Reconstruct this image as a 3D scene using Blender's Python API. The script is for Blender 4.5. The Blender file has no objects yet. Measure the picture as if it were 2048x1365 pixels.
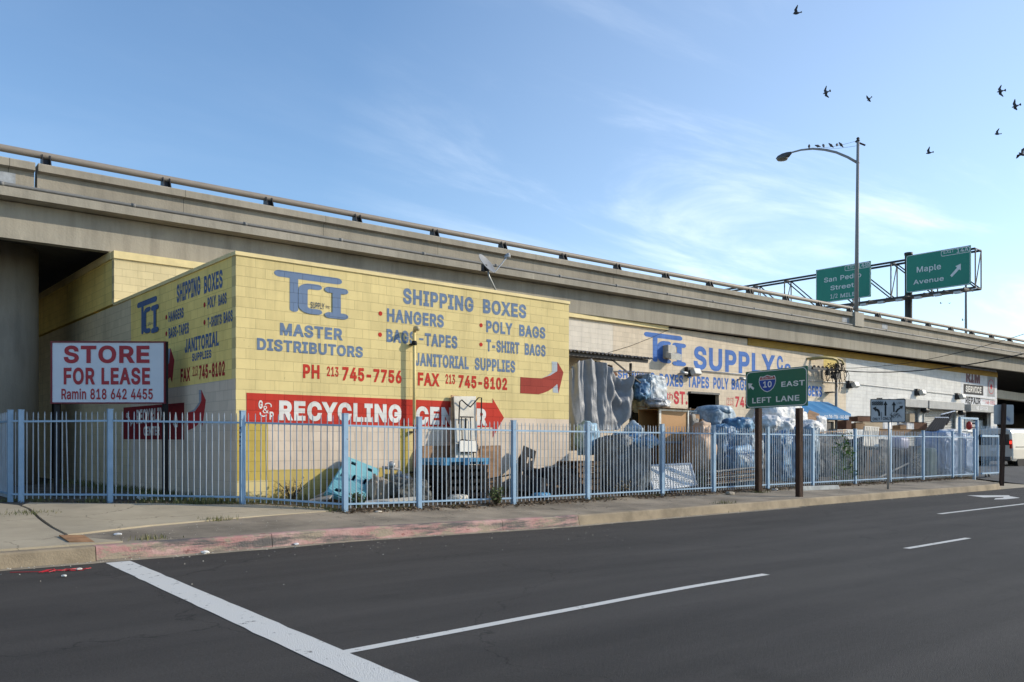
import bpy, bmesh, math, random
from mathutils import Vector, Matrix, noise
R_ = math.radians
scene = bpy.context.scene
COL = scene.collection
random.seed(7)

# ------------------------------------------------------------------ camera
EYE, FPX, HZ, TH = 1.6, 1715.0, 891.0, R_(49.6)
cam_d = bpy.data.cameras.new('camera')
cam = bpy.data.objects.new('camera', cam_d); COL.objects.link(cam)
cam.location = (0, 0, EYE)
cam.rotation_euler = (R_(90), 0, TH - R_(90))
cam_d.sensor_width = 36.0
cam_d.lens = 36.0 * FPX / 2048.0
cam_d.shift_y = (HZ - 682.5) / 2048.0
cam_d.clip_start = 0.1; cam_d.clip_end = 4000
scene.camera = cam

# ------------------------------------------------------------------ light
SUN_D = Vector((-1.6, 1.0, -0.85)).normalized()
sun_l = bpy.data.lights.new('sun', 'SUN'); sun_l.energy = 2.9; sun_l.angle = R_(0.5)
sun_l.color = (1.0, 0.90, 0.73)
sun = bpy.data.objects.new('sun', sun_l); COL.objects.link(sun)
sun.rotation_euler = SUN_D.to_track_quat('-Z', 'Y').to_euler()
sun.location = (30, -30, 30)
world = bpy.data.worlds.new('World'); scene.world = world; world.use_nodes = True
def sky_world():
    nt = world.node_tree; N = nt.nodes; L = nt.links
    bg = N['Background']
    sk = N.new('ShaderNodeTexSky'); sk.sky_type = 'NISHITA'; sk.sun_disc = False
    sk.sun_elevation = math.asin(-SUN_D.z)
    sk.sun_rotation = math.atan2(-SUN_D.x, -SUN_D.y)
    sk.altitude = 0; sk.air_density = 1.0; sk.dust_density = 0.4; sk.ozone_density = 2.5
    tc = N.new('ShaderNodeTexCoord')
    sep = N.new('ShaderNodeSeparateXYZ'); L.new(tc.outputs['Generated'], sep.inputs[0])
    def m(op, a, b=None, clamp=False):
        n = N.new('ShaderNodeMath'); n.operation = op; n.use_clamp = clamp
        for i, v in enumerate((a, b)):
            if v is None: continue
            if isinstance(v, (int, float)): n.inputs[i].default_value = v
            else: L.new(v, n.inputs[i])
        return n.outputs[0]
    zc = m('ADD', m('MAXIMUM', sep.outputs[2], 0.0), 0.12)
    cx = m('DIVIDE', sep.outputs[0], zc); cy = m('DIVIDE', sep.outputs[1], zc)
    comb = N.new('ShaderNodeCombineXYZ'); L.new(cx, comb.inputs[0]); L.new(cy, comb.inputs[1])
    mp = N.new('ShaderNodeMapping'); mp.inputs['Rotation'].default_value = (0, 0, R_(35)); mp.inputs['Scale'].default_value = (0.55, 1.5, 1)
    mp.inputs['Location'].default_value = (0.35, 0.2, 0)
    L.new(comb.outputs[0], mp.inputs[0])
    n1 = N.new('ShaderNodeTexNoise'); n1.inputs['Scale'].default_value = 1.15; n1.inputs['Detail'].default_value = 9; n1.inputs['Roughness'].default_value = 0.62; n1.inputs['Distortion'].default_value = 0.55
    L.new(mp.outputs[0], n1.inputs['Vector'])
    n2 = N.new('ShaderNodeTexNoise'); n2.inputs['Scale'].default_value = 0.45; n2.inputs['Detail'].default_value = 3
    L.new(comb.outputs[0], n2.inputs['Vector'])
    s = m('ADD', m('MULTIPLY', n1.outputs[0], 0.7), m('MULTIPLY', n2.outputs[0], 0.3))
    mr = N.new('ShaderNodeMapRange'); mr.inputs[1].default_value = 0.46; mr.inputs[2].default_value = 0.68; mr.interpolation_type = 'SMOOTHERSTEP'
    L.new(s, mr.inputs[0])
    # thin high cloud gathers towards the +X end of the sky
    side = N.new('ShaderNodeMapRange'); side.inputs[1].default_value = 0.45; side.inputs[2].default_value = 0.85
    L.new(sep.outputs[0], side.inputs[0])
    fac = m('MULTIPLY', m('MULTIPLY', mr.outputs[0], m('ADD', m('MULTIPLY', side.outputs[0], 0.9), 0.05)), 0.42, True)
    veil = m('ADD', fac, m('MULTIPLY', side.outputs[0], 0.11), True)
    mix = N.new('ShaderNodeMix'); mix.data_type = 'RGBA'
    L.new(veil, mix.inputs[0])
    hs = N.new('ShaderNodeHueSaturation'); hs.inputs['Saturation'].default_value = SKY_SAT; hs.inputs['Value'].default_value = 1.0
    L.new(sk.outputs[0], hs.inputs['Color']); L.new(hs.outputs[0], mix.inputs[6])
    mix.inputs[7].default_value = CLOUD
    L.new(mix.outputs[2], bg.inputs[0]); bg.inputs[1].default_value = SKY_STR
SKY_STR, SKY_SAT, CLOUD = 0.15, 1.06, (7.6, 8.0, 8.4, 1)
sky_world()
scene.view_settings.view_transform = 'Standard'; scene.view_settings.look = 'None'
scene.view_settings.gamma = 1.0; scene.view_settings.exposure = 0.53
scene.cycles.max_bounces = 6; scene.cycles.use_denoising = True

# ------------------------------------------------------------------ pixel of the photograph -> point on a real surface
FW = Vector((math.cos(TH), math.sin(TH))); RT = Vector((math.sin(TH), -math.cos(TH)))
def ray(px): return FW + RT * ((px - 1024.0) / FPX)
def at_t(px, py, t):
    d = ray(px); return Vector((d.x * t, d.y * t, EYE + (HZ - py) / FPX * t))
def onY(px, py, Y): return at_t(px, py, Y / ray(px).y)
def onX(px, py, X): return at_t(px, py, X / ray(px).x)
def onZ(px, py, z): return at_t(px, py, (EYE - z) * FPX / (py - HZ))
def sstep(a, b, x):
    t = min(1, max(0, (x - a) / (b - a))); return t * t * (3 - 2 * t)
CURB_Y = 12.2
def gz(x): return 0.065 * (1 - sstep(6.5, 12.5, x))
def gh(x, y):
    h = gz(x)
    if y <= CURB_Y: return h
    if y <= 14.5: return h + 0.19 + (y - CURB_Y) * 0.035
    b = 0.19 + 2.3 * 0.035
    return h * max(0, 1 - (y - 14.5) / 2) + b + min(y - 14.5, 1.9) * 0.115
def onG(px, py):
    z = 0.2
    for _ in range(12):
        p = onZ(px, py, z); z = 0.5 * z + 0.5 * gh(p.x, p.y)
    return onZ(px, py, z)

# ------------------------------------------------------------------ materials
def new_mat(name):
    m = bpy.data.materials.new(name); m.use_nodes = True
    return m, m.node_tree.nodes, m.node_tree.links, m.node_tree.nodes['Principled BSDF']
def c4(c): return (c[0], c[1], c[2], 1.0)
def mul(c, k): return tuple(max(0, min(1, v * k)) for v in c)
def M(name, color, rough=0.7, var=0.15, vscale=3.0, bump=0.0, bscale=20.0, metal=0.0, color2=None, detail=5, coord='Object', stretch=(1, 1, 1), alpha=None, spec=0.4, lo=0.35, hi=0.65):
    m, N, L, P = new_mat(name)
    P.inputs['Roughness'].default_value = rough; P.inputs['Metallic'].default_value = metal
    P.inputs['Specular IOR Level'].default_value = spec
    if coord == 'World':
        src = N.new('ShaderNodeNewGeometry').outputs['Position']
    else:
        src = N.new('ShaderNodeTexCoord').outputs['Object']
    mp = N.new('ShaderNodeMapping'); mp.inputs['Scale'].default_value = stretch; L.new(src, mp.inputs[0])
    if var > 0 or color2:
        n = N.new('ShaderNodeTexNoise'); n.inputs['Scale'].default_value = vscale; n.inputs['Detail'].default_value = detail; n.inputs['Roughness'].default_value = 0.6
        L.new(mp.outputs[0], n.inputs['Vector'])
        r = N.new('ShaderNodeValToRGB'); r.color_ramp.elements[0].position = lo; r.color_ramp.elements[1].position = hi
        r.color_ramp.elements[0].color = c4(mul(color, 1 - var)); r.color_ramp.elements[1].color = c4(color2 if color2 else mul(color, 1 + var))
        L.new(n.outputs['Fac'], r.inputs[0]); L.new(r.outputs[0], P.inputs['Base Color'])
    else:
        P.inputs['Base Color'].default_value = c4(color)
    if bump > 0:
        b = N.new('ShaderNodeTexNoise'); b.inputs['Scale'].default_value = bscale; b.inputs['Detail'].default_value = 6
        L.new(mp.outputs[0], b.inputs['Vector'])
        bn = N.new('ShaderNodeBump'); bn.inputs['Strength'].default_value = bump; bn.inputs['Distance'].default_value = 0.02
        L.new(b.outputs['Fac'], bn.inputs['Height']); L.new(bn.outputs[0], P.inputs['Normal'])
    if alpha is not None: P.inputs['Alpha'].default_value = alpha
    return m

def block_mat(name, color, plane='xz', joint=0.76, var=0.055, dirt=0.12, bump=0.6, rough=0.85, zoff=0.0, xoff=0.0, flake=0.0):
    """painted concrete block: the joints run on through whatever is painted over them"""
    m, N, L, P = new_mat(name)
    P.inputs['Roughness'].default_value = rough; P.inputs['Specular IOR Level'].default_value = 0.25
    g = N.new('ShaderNodeNewGeometry'); s = N.new('ShaderNodeSeparateXYZ'); L.new(g.outputs['Position'], s.inputs[0])
    c = N.new('ShaderNodeCombineXYZ')
    L.new(s.outputs[0 if plane == 'xz' else 1], c.inputs[0]); L.new(s.outputs[2], c.inputs[1])
    mp = N.new('ShaderNodeMapping'); mp.inputs['Location'].default_value = (xoff, zoff, 0); L.new(c.outputs[0], mp.inputs[0])
    br = N.new('ShaderNodeTexBrick'); br.offset = 0.5
    br.inputs['Scale'].default_value = 1.0; br.inputs['Brick Width'].default_value = 0.4064; br.inputs['Row Height'].default_value = 0.2032
    br.inputs['Mortar Size'].default_value = 0.0055; br.inputs['Mortar Smooth'].default_value = 0.25
    br.inputs['Color1'].default_value = c4(mul(color, 1 + var)); br.inputs['Color2'].default_value = c4(mul(color, 1 - var)); br.inputs['Mortar'].default_value = c4(mul(color, joint))
    L.new(mp.outputs[0], br.inputs['Vector'])
    n = N.new('ShaderNodeTexNoise'); n.inputs['Scale'].default_value = 0.9; n.inputs['Detail'].default_value = 8; n.inputs['Roughness'].default_value = 0.65
    L.new(g.outputs['Position'], n.inputs['Vector'])
    mr = N.new('ShaderNodeMapRange'); mr.inputs[1].default_value = 0.3; mr.inputs[2].default_value = 0.7; mr.inputs[3].default_value = 1 - dirt; mr.inputs[4].default_value = 1 + dirt * 0.4
    L.new(n.outputs['Fac'], mr.inputs[0])
    # patches where the paint has lost its joints: mortar filled
    mx = N.new('ShaderNodeMix'); mx.data_type = 'RGBA'; mx.blend_type = 'MULTIPLY'; mx.inputs[0].default_value = 1.0
    L.new(br.outputs['Color'], mx.inputs[6]); L.new(mr.outputs[0], mx.inputs[7])
    sp = N.new('ShaderNodeTexNoise'); sp.inputs['Scale'].default_value = 14; sp.inputs['Detail'].default_value = 3
    L.new(g.outputs['Position'], sp.inputs['Vector'])
    mr2 = N.new('ShaderNodeMapRange'); mr2.inputs[1].default_value = 0.73; mr2.inputs[2].default_value = 0.78; mr2.inputs[3].default_value = 1.0; mr2.inputs[4].default_value = 0.72
    L.new(sp.outputs['Fac'], mr2.inputs[0])
    mx2 = N.new('ShaderNodeMix'); mx2.data_type = 'RGBA'; mx2.blend_type = 'MULTIPLY'; mx2.inputs[0].default_value = 1.0
    L.new(mx.outputs[2], mx2.inputs[6]); L.new(mr2.outputs[0], mx2.inputs[7])
    sm = N.new('ShaderNodeMapping'); sm.inputs['Scale'].default_value = (3.2, 3.2, 0.28); L.new(g.outputs['Position'], sm.inputs[0])
    sn = N.new('ShaderNodeTexNoise'); sn.inputs['Scale'].default_value = 1.0; sn.inputs['Detail'].default_value = 7; sn.inputs['Roughness'].default_value = 0.7; L.new(sm.outputs[0], sn.inputs['Vector'])
    sr = N.new('ShaderNodeMapRange'); sr.inputs[1].default_value = 0.50; sr.inputs[2].default_value = 0.74; sr.inputs[3].default_value = 1.0; sr.inputs[4].default_value = 0.80; L.new(sn.outputs['Fac'], sr.inputs[0])
    mx3 = N.new('ShaderNodeMix'); mx3.data_type = 'RGBA'; mx3.blend_type = 'MULTIPLY'; mx3.inputs[0].default_value = 1.0
    L.new(mx2.outputs[2], mx3.inputs[6]); L.new(sr.outputs[0], mx3.inputs[7]); L.new(mx3.outputs[2], P.inputs['Base Color'])
    if flake > 0:
        fn_ = N.new('ShaderNodeTexNoise'); fn_.inputs['Scale'].default_value = 9; fn_.inputs['Detail'].default_value = 10; fn_.inputs['Roughness'].default_value = 0.75; L.new(g.outputs['Position'], fn_.inputs['Vector'])
        fr_ = N.new('ShaderNodeMapRange'); fr_.inputs[1].default_value = 0.70 - flake; fr_.inputs[2].default_value = 0.74 - flake; fr_.inputs[3].default_value = 1.0; fr_.inputs[4].default_value = 0.15; L.new(fn_.outputs['Fac'], fr_.inputs[0])
        L.new(fr_.outputs[0], P.inputs['Alpha'])
    f = N.new('ShaderNodeTexNoise'); f.inputs['Scale'].default_value = 60; f.inputs['Detail'].default_value = 2; L.new(g.outputs['Position'], f.inputs['Vector'])
    ma = N.new('ShaderNodeMath'); ma.operation = 'MULTIPLY_ADD'; ma.inputs[1].default_value = -1.0
    fm = N.new('ShaderNodeMath'); fm.operation = 'MULTIPLY'; fm.inputs[1].default_value = 0.25; L.new(f.outputs['Fac'], fm.inputs[0])
    L.new(br.outputs['Fac'], ma.inputs[0]); L.new(fm.outputs[0], ma.inputs[2])
    bn = N.new('ShaderNodeBump'); bn.inputs['Strength'].default_value = bump; bn.inputs['Distance'].default_value = 0.012
    L.new(ma.outputs[0], bn.inputs['Height']); L.new(bn.outputs[0], P.inputs['Normal'])
    return m

def concrete_mat(name, color, streak=0.22, joints=0.0, rough=0.9, bump=0.25):
    """cast concrete with run-down streaks, pores and (optional) cut joints every few metres"""
    m, N, L, P = new_mat(name)
    P.inputs['Roughness'].default_value = rough; P.inputs['Specular IOR Level'].default_value = 0.2
    g = N.new('ShaderNodeNewGeometry')
    mp = N.new('ShaderNodeMapping'); mp.inputs['Scale'].default_value = (2.2, 2.2, 0.22); L.new(g.outputs['Position'], mp.inputs[0])
    n = N.new('ShaderNodeTexNoise'); n.inputs['Scale'].default_value = 1.6; n.inputs['Detail'].default_value = 7; n.inputs['Roughness'].default_value = 0.65; L.new(mp.outputs[0], n.inputs['Vector'])
    n2 = N.new('ShaderNodeTexNoise'); n2.inputs['Scale'].default_value = 0.35; n2.inputs['Detail'].default_value = 6; L.new(g.outputs['Position'], n2.inputs['Vector'])
    r = N.new('ShaderNodeValToRGB'); e = r.color_ramp.elements
    e[0].position = 0.28; e[1].position = 0.72
    e[0].color = c4(mul(color, 1 - streak)); e[1].color = c4(mul(color, 1 + streak * 0.6))
    md = e.new(0.5); md.color = c4(color)
    L.new(n.outputs['Fac'], r.inputs[0])
    mr = N.new('ShaderNodeMapRange'); mr.inputs[1].default_value = 0.3; mr.inputs[2].default_value = 0.7; mr.inputs[3].default_value = 0.82; mr.inputs[4].default_value = 1.08
    L.new(n2.outputs['Fac'], mr.inputs[0])
    mx = N.new('ShaderNodeMix'); mx.data_type = 'RGBA'; mx.blend_type = 'MULTIPLY'; mx.inputs[0].default_value = 1.0
    L.new(r.outputs[0], mx.inputs[6]); L.new(mr.outputs[0], mx.inputs[7])
    out = mx.outputs[2]
    # pale lime runs
    mp3 = N.new('ShaderNodeMapping'); mp3.inputs['Scale'].default_value = (4.5, 4.5, 0.35); L.new(g.outputs['Position'], mp3.inputs[0])
    n3 = N.new('ShaderNodeTexNoise'); n3.inputs['Scale'].default_value = 1.0; n3.inputs['Detail'].default_value = 3; L.new(mp3.outputs[0], n3.inputs['Vector'])
    mr3 = N.new('ShaderNodeMapRange'); mr3.inputs[1].default_value = 0.68; mr3.inputs[2].default_value = 0.76; mr3.inputs[3].default_value = 0.0; mr3.inputs[4].default_value = 0.35
    L.new(n3.outputs['Fac'], mr3.inputs[0])
    mx3 = N.new('ShaderNodeMix'); mx3.data_type = 'RGBA'; L.new(mr3.outputs[0], mx3.inputs[0]); L.new(out, mx3.inputs[6]); mx3.inputs[7].default_value = c4(mul(color, 1.6))
    out = mx3.outputs[2]
    mp4 = N.new('ShaderNodeMapping'); mp4.inputs['Scale'].default_value = (1.1, 1.1, 0.30); mp4.inputs['Location'].default_value = (7, 3, 1); L.new(g.outputs['Position'], mp4.inputs[0])
    n4 = N.new('ShaderNodeTexNoise'); n4.inputs['Scale'].default_value = 1.3; n4.inputs['Detail'].default_value = 9; n4.inputs['Roughness'].default_value = 0.72; L.new(mp4.outputs[0], n4.inputs['Vector'])
    mr4 = N.new('ShaderNodeMapRange'); mr4.inputs[1].default_value = 0.5; mr4.inputs[2].default_value = 0.72; mr4.inputs[3].default_value = 0.0; mr4.inputs[4].default_value = 0.6; L.new(n4.outputs['Fac'], mr4.inputs[0])
    mx4 = N.new('ShaderNodeMix'); mx4.data_type = 'RGBA'; L.new(mr4.outputs[0], mx4.inputs[0]); L.new(out, mx4.inputs[6]); mx4.inputs[7].default_value = c4(mul(color, 0.55)); out = mx4.outputs[2]
    if joints > 0:
        s = N.new('ShaderNodeSeparateXYZ'); L.new(g.outputs['Position'], s.inputs[0])
        d = N.new('ShaderNodeMath'); d.operation = 'DIVIDE'; d.inputs[1].default_value = joints; L.new(s.outputs[0], d.inputs[0])
        fr = N.new('ShaderNodeMath'); fr.operation = 'FRACT'; L.new(d.outputs[0], fr.inputs[0])
        lt = N.new('ShaderNodeMath'); lt.operation = 'LESS_THAN'; lt.inputs[1].default_value = 0.02 / joints; L.new(fr.outputs[0], lt.inputs[0])
        mj = N.new('ShaderNodeMix'); mj.data_type = 'RGBA'; mj.inputs[7].default_value = c4(mul(color, 0.45)); L.new(lt.outputs[0], mj.inputs[0]); L.new(out, mj.inputs[6])
        out = mj.outputs[2]
    L.new(out, P.inputs['Base Color'])
    b = N.new('ShaderNodeTexNoise'); b.inputs['Scale'].default_value = 18; b.inputs['Detail'].default_value = 8; L.new(g.outputs['Position'], b.inputs['Vector'])
    bn = N.new('ShaderNodeBump'); bn.inputs['Strength'].default_value = bump; bn.inputs['Distance'].default_value = 0.03
    L.new(b.outputs['Fac'], bn.inputs['Height']); L.new(bn.outputs[0], P.inputs['Normal'])
    return m

# ------------------------------------------------------------------ mesh builder
class MB:
    def __init__(self): self.v = []; self.f = []
    def add(self, vs, fs):
        o = len(self.v); self.v += [Vector(p) for p in vs]; self.f += [[i + o for i in f] for f in fs]; return self
    def box(self, c, s, rot=None):
        c = Vector(c); hx, hy, hz = s[0] / 2, s[1] / 2, s[2] / 2
        P = [Vector((x, y, z)) for x in (-hx, hx) for y in (-hy, hy) for z in (-hz, hz)]
        if rot is not None: P = [rot @ p for p in P]
        return self.add([c + p for p in P], [[0, 1, 3, 2], [4, 6, 7, 5], [0, 4, 5, 1], [2, 3, 7, 6], [0, 2, 6, 4], [1, 5, 7, 3]])
    def bar(self, p, q, w, h=None, up=(0, 0, 1)):
        p = Vector(p); q = Vector(q); h = h or w; d = (q - p).normalized(); u = Vector(up)
        if abs(d.dot(u)) > 0.98: u = Vector((0, 1, 0))
        s = d.cross(u).normalized(); n = s.cross(d)
        vs = []
        for e in (p, q):
            for a, b in ((-1, -1), (1, -1), (1, 1), (-1, 1)): vs.append(e + s * a * w / 2 + n * b * h / 2)
        return self.add(vs, [[3, 2, 1, 0], [4, 5, 6, 7], [0, 1, 5, 4], [1, 2, 6, 5], [2, 3, 7, 6], [3, 0, 4, 7]])
    def tube(self, pts, r, n=8, cap=True):
        pts = [Vector(p) for p in pts]; rs = r if isinstance(r, (list, tuple)) else [r] * len(pts)
        vs = []; prev = None
        for i, p in enumerate(pts):
            a = pts[max(0, i - 1)]; b = pts[min(len(pts) - 1, i + 1)]; d = (b - a).normalized()
            if prev is None:
                u = Vector((0, 0, 1)) if abs(d.z) < 0.9 else Vector((1, 0, 0)); s = d.cross(u).normalized()
            else:
                s = (prev - d * prev.dot(d)).normalized()
            prev = s; t = d.cross(s)
            for k in range(n):
                an = 2 * math.pi * k / n; vs.append(p + (s * math.cos(an) + t * math.sin(an)) * rs[i])
        fs = []
        for i in range(len(pts) - 1):
            for k in range(n):
                k2 = (k + 1) % n; fs.append([i * n + k, i * n + k2, (i + 1) * n + k2, (i + 1) * n + k])
        if cap:
            fs.append(list(range(n))[::-1]); fs.append([(len(pts) - 1) * n + k for k in range(n)])
        return self.add(vs, fs)
    def prism(self, pts, off):
        """closed outline (3-D points, planar) pushed along the vector off"""
        pts = [Vector(p) for p in pts]; off = Vector(off); n = len(pts)
        vs = pts + [p + off for p in pts]
        fs = [list(range(n))[::-1], [n + i for i in range(n)]] + [[i, (i + 1) % n, n + (i + 1) % n, n + i] for i in range(n)]
        return self.add(vs, fs)
    def quad(self, a, b, c, d): return self.add([a, b, c, d], [[0, 1, 2, 3]])
    def grid(self, fn, nu, nv):
        vs = [fn(i / nu, j / nv) for j in range(nv + 1) for i in range(nu + 1)]
        fs = [[j * (nu + 1) + i, j * (nu + 1) + i + 1, (j + 1) * (nu + 1) + i + 1, (j + 1) * (nu + 1) + i] for j in range(nv) for i in range(nu)]
        return self.add(vs, fs)
    def slab(self, A, B, C, D, th, nu=1, nv=1, holes=()):
        """A B bottom edge, D C top edge; thickness away from the normal; holes = set of (i, j) cells left out"""
        A, B, C, D = map(Vector, (A, B, C, D)); n = (B - A).cross(D - A).normalized() * th
        fn = lambda u, v: (A * (1 - u) + B * u) * (1 - v) + (D * (1 - u) + C * u) * v
        holes = set(holes); cell = lambda i, j: 0 <= i < nu and 0 <= j < nv and (i, j) not in holes
        vs = []; idx = {}
        def V(i, j, k):
            if (i, j, k) not in idx: idx[(i, j, k)] = len(vs); vs.append(fn(i / nu, j / nv) - n * k)
            return idx[(i, j, k)]
        fs = []
        for i in range(nu):
            for j in range(nv):
                if not cell(i, j): continue
                fs.append([V(i, j, 0), V(i + 1, j, 0), V(i + 1, j + 1, 0), V(i, j + 1, 0)])
                fs.append([V(i, j + 1, 1), V(i + 1, j + 1, 1), V(i + 1, j, 1), V(i, j, 1)])
                for (di, dj, e) in ((-1, 0, ((i, j + 1), (i, j))), (1, 0, ((i + 1, j), (i + 1, j + 1))), (0, -1, ((i, j), (i + 1, j))), (0, 1, ((i + 1, j + 1), (i, j + 1)))):
                    if not cell(i + di, j + dj):
                        a, b = e; fs.append([V(*a, 0), V(*a, 1), V(*b, 1), V(*b, 0)])
        return self.add(vs, fs)
    def blob(self, c, r, seed=0, amp=0.12, power=1.0, freq=2.2, wrinkle=0.05, sub=4, flat=None, rz=0.0):
        bm = bmesh.new(); bmesh.ops.create_icosphere(bm, subdivisions=sub, radius=1.0)
        c = Vector(c); off = Vector((seed * 7.31, seed * 3.17, seed * 1.93)); rot = Matrix.Rotation(rz, 3, 'Z')
        vs = []
        for v in bm.verts:
            d = v.co.normalized()
            p = Vector([math.copysign(abs(x) ** power, x) for x in d])
            k = 1 + amp * noise.noise(d * freq + off)
            w = noise.noise(d * freq * 3.1 + off * 2); w2 = noise.noise(d * freq * 7 + off)
            k += wrinkle * (0.5 - abs(w)) * 1.6 + wrinkle * 0.7 * (0.4 - abs(w2))
            q = rot @ Vector((p.x * r[0] * k, p.y * r[1] * k, p.z * r[2] * k)) + c
            if flat is not None and q.z < flat: q.z = flat + (q.z - flat) * 0.04
            vs.append(q)
        bm.verts.index_update()
        fs = [[v.index for v in f.verts] for f in bm.faces]; bm.free()
        return self.add(vs, fs)
    def lathe(self, c, prof, n=20, axis='Z'):
        c = Vector(c); vs = []; fs = []
        for (r, h) in prof:
            for k in range(n):
                a = 2 * math.pi * k / n
                if axis == 'Z': vs.append(c + Vector((r * math.cos(a), r * math.sin(a), h)))
                elif axis == 'Y': vs.append(c + Vector((r * math.cos(a), h, r * math.sin(a))))
                else: vs.append(c + Vector((h, r * math.cos(a), r * math.sin(a))))
        for i in range(len(prof) - 1):
            for k in range(n):
                fs.append([i * n + k, i * n + (k + 1) % n, (i + 1) * n + (k + 1) % n, (i + 1) * n + k])
        fs.append(list(range(n))[::-1]); fs.append([(len(prof) - 1) * n + k for k in range(n)])
        return self.add(vs, fs)
    def build(self, name, mat, parent=None, smooth=False, bevel=0.0, local=False):
        me = bpy.data.meshes.new(name)
        o = bpy.data.objects.new(name, me); COL.objects.link(o)
        off = Vector((0, 0, 0))
        if parent is not None: off = wl(parent); o.parent = parent
        elif not local and self.v:
            lo = Vector([min(p[i] for p in self.v) for i in range(3)]); hi = Vector([max(p[i] for p in self.v) for i in range(3)])
            off = Vector(((lo.x + hi.x) / 2, (lo.y + hi.y) / 2, lo.z)); o.location = off
        me.from_pydata([p - off for p in self.v], [], self.f); me.update()
        if mat is not None: me.materials.append(mat)
        bm = bmesh.new(); bm.from_mesh(me); bmesh.ops.recalc_face_normals(bm, faces=bm.faces); bm.to_mesh(me); bm.free()
        if smooth:
            for p in me.polygons: p.use_smooth = True
        if bevel > 0:
            b = o.modifiers.new('bevel', 'BEVEL'); b.width = bevel; b.segments = 2; b.limit_method = 'ANGLE'
        return o
def wl(o):
    v = Vector(o.location)
    while o.parent is not None: o = o.parent; v = v + Vector(o.location)
    return v
def tag(o, label=None, cat=None, group=None, kind=None):
    if label: o['label'] = label
    if cat: o['category'] = cat
    if group: o['group'] = group
    if kind: o['kind'] = kind
    return o
def thing(name, label, cat, loc=(0, 0, 0), group=None):
    o = bpy.data.objects.new(name, None); COL.objects.link(o); o.location = loc; o.empty_display_size = 0.3
    return tag(o, label, cat, group)
def struct(name, mb, mat, smooth=False):
    o = mb.build(name, mat, None, smooth, local=True); o['kind'] = 'structure'; return o
def copy_tree(o, parent=None):
    c = o.copy(); COL.objects.link(c); c.parent = parent
    for ch in list(o.children): copy_tree(ch, c)
    return c

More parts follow.
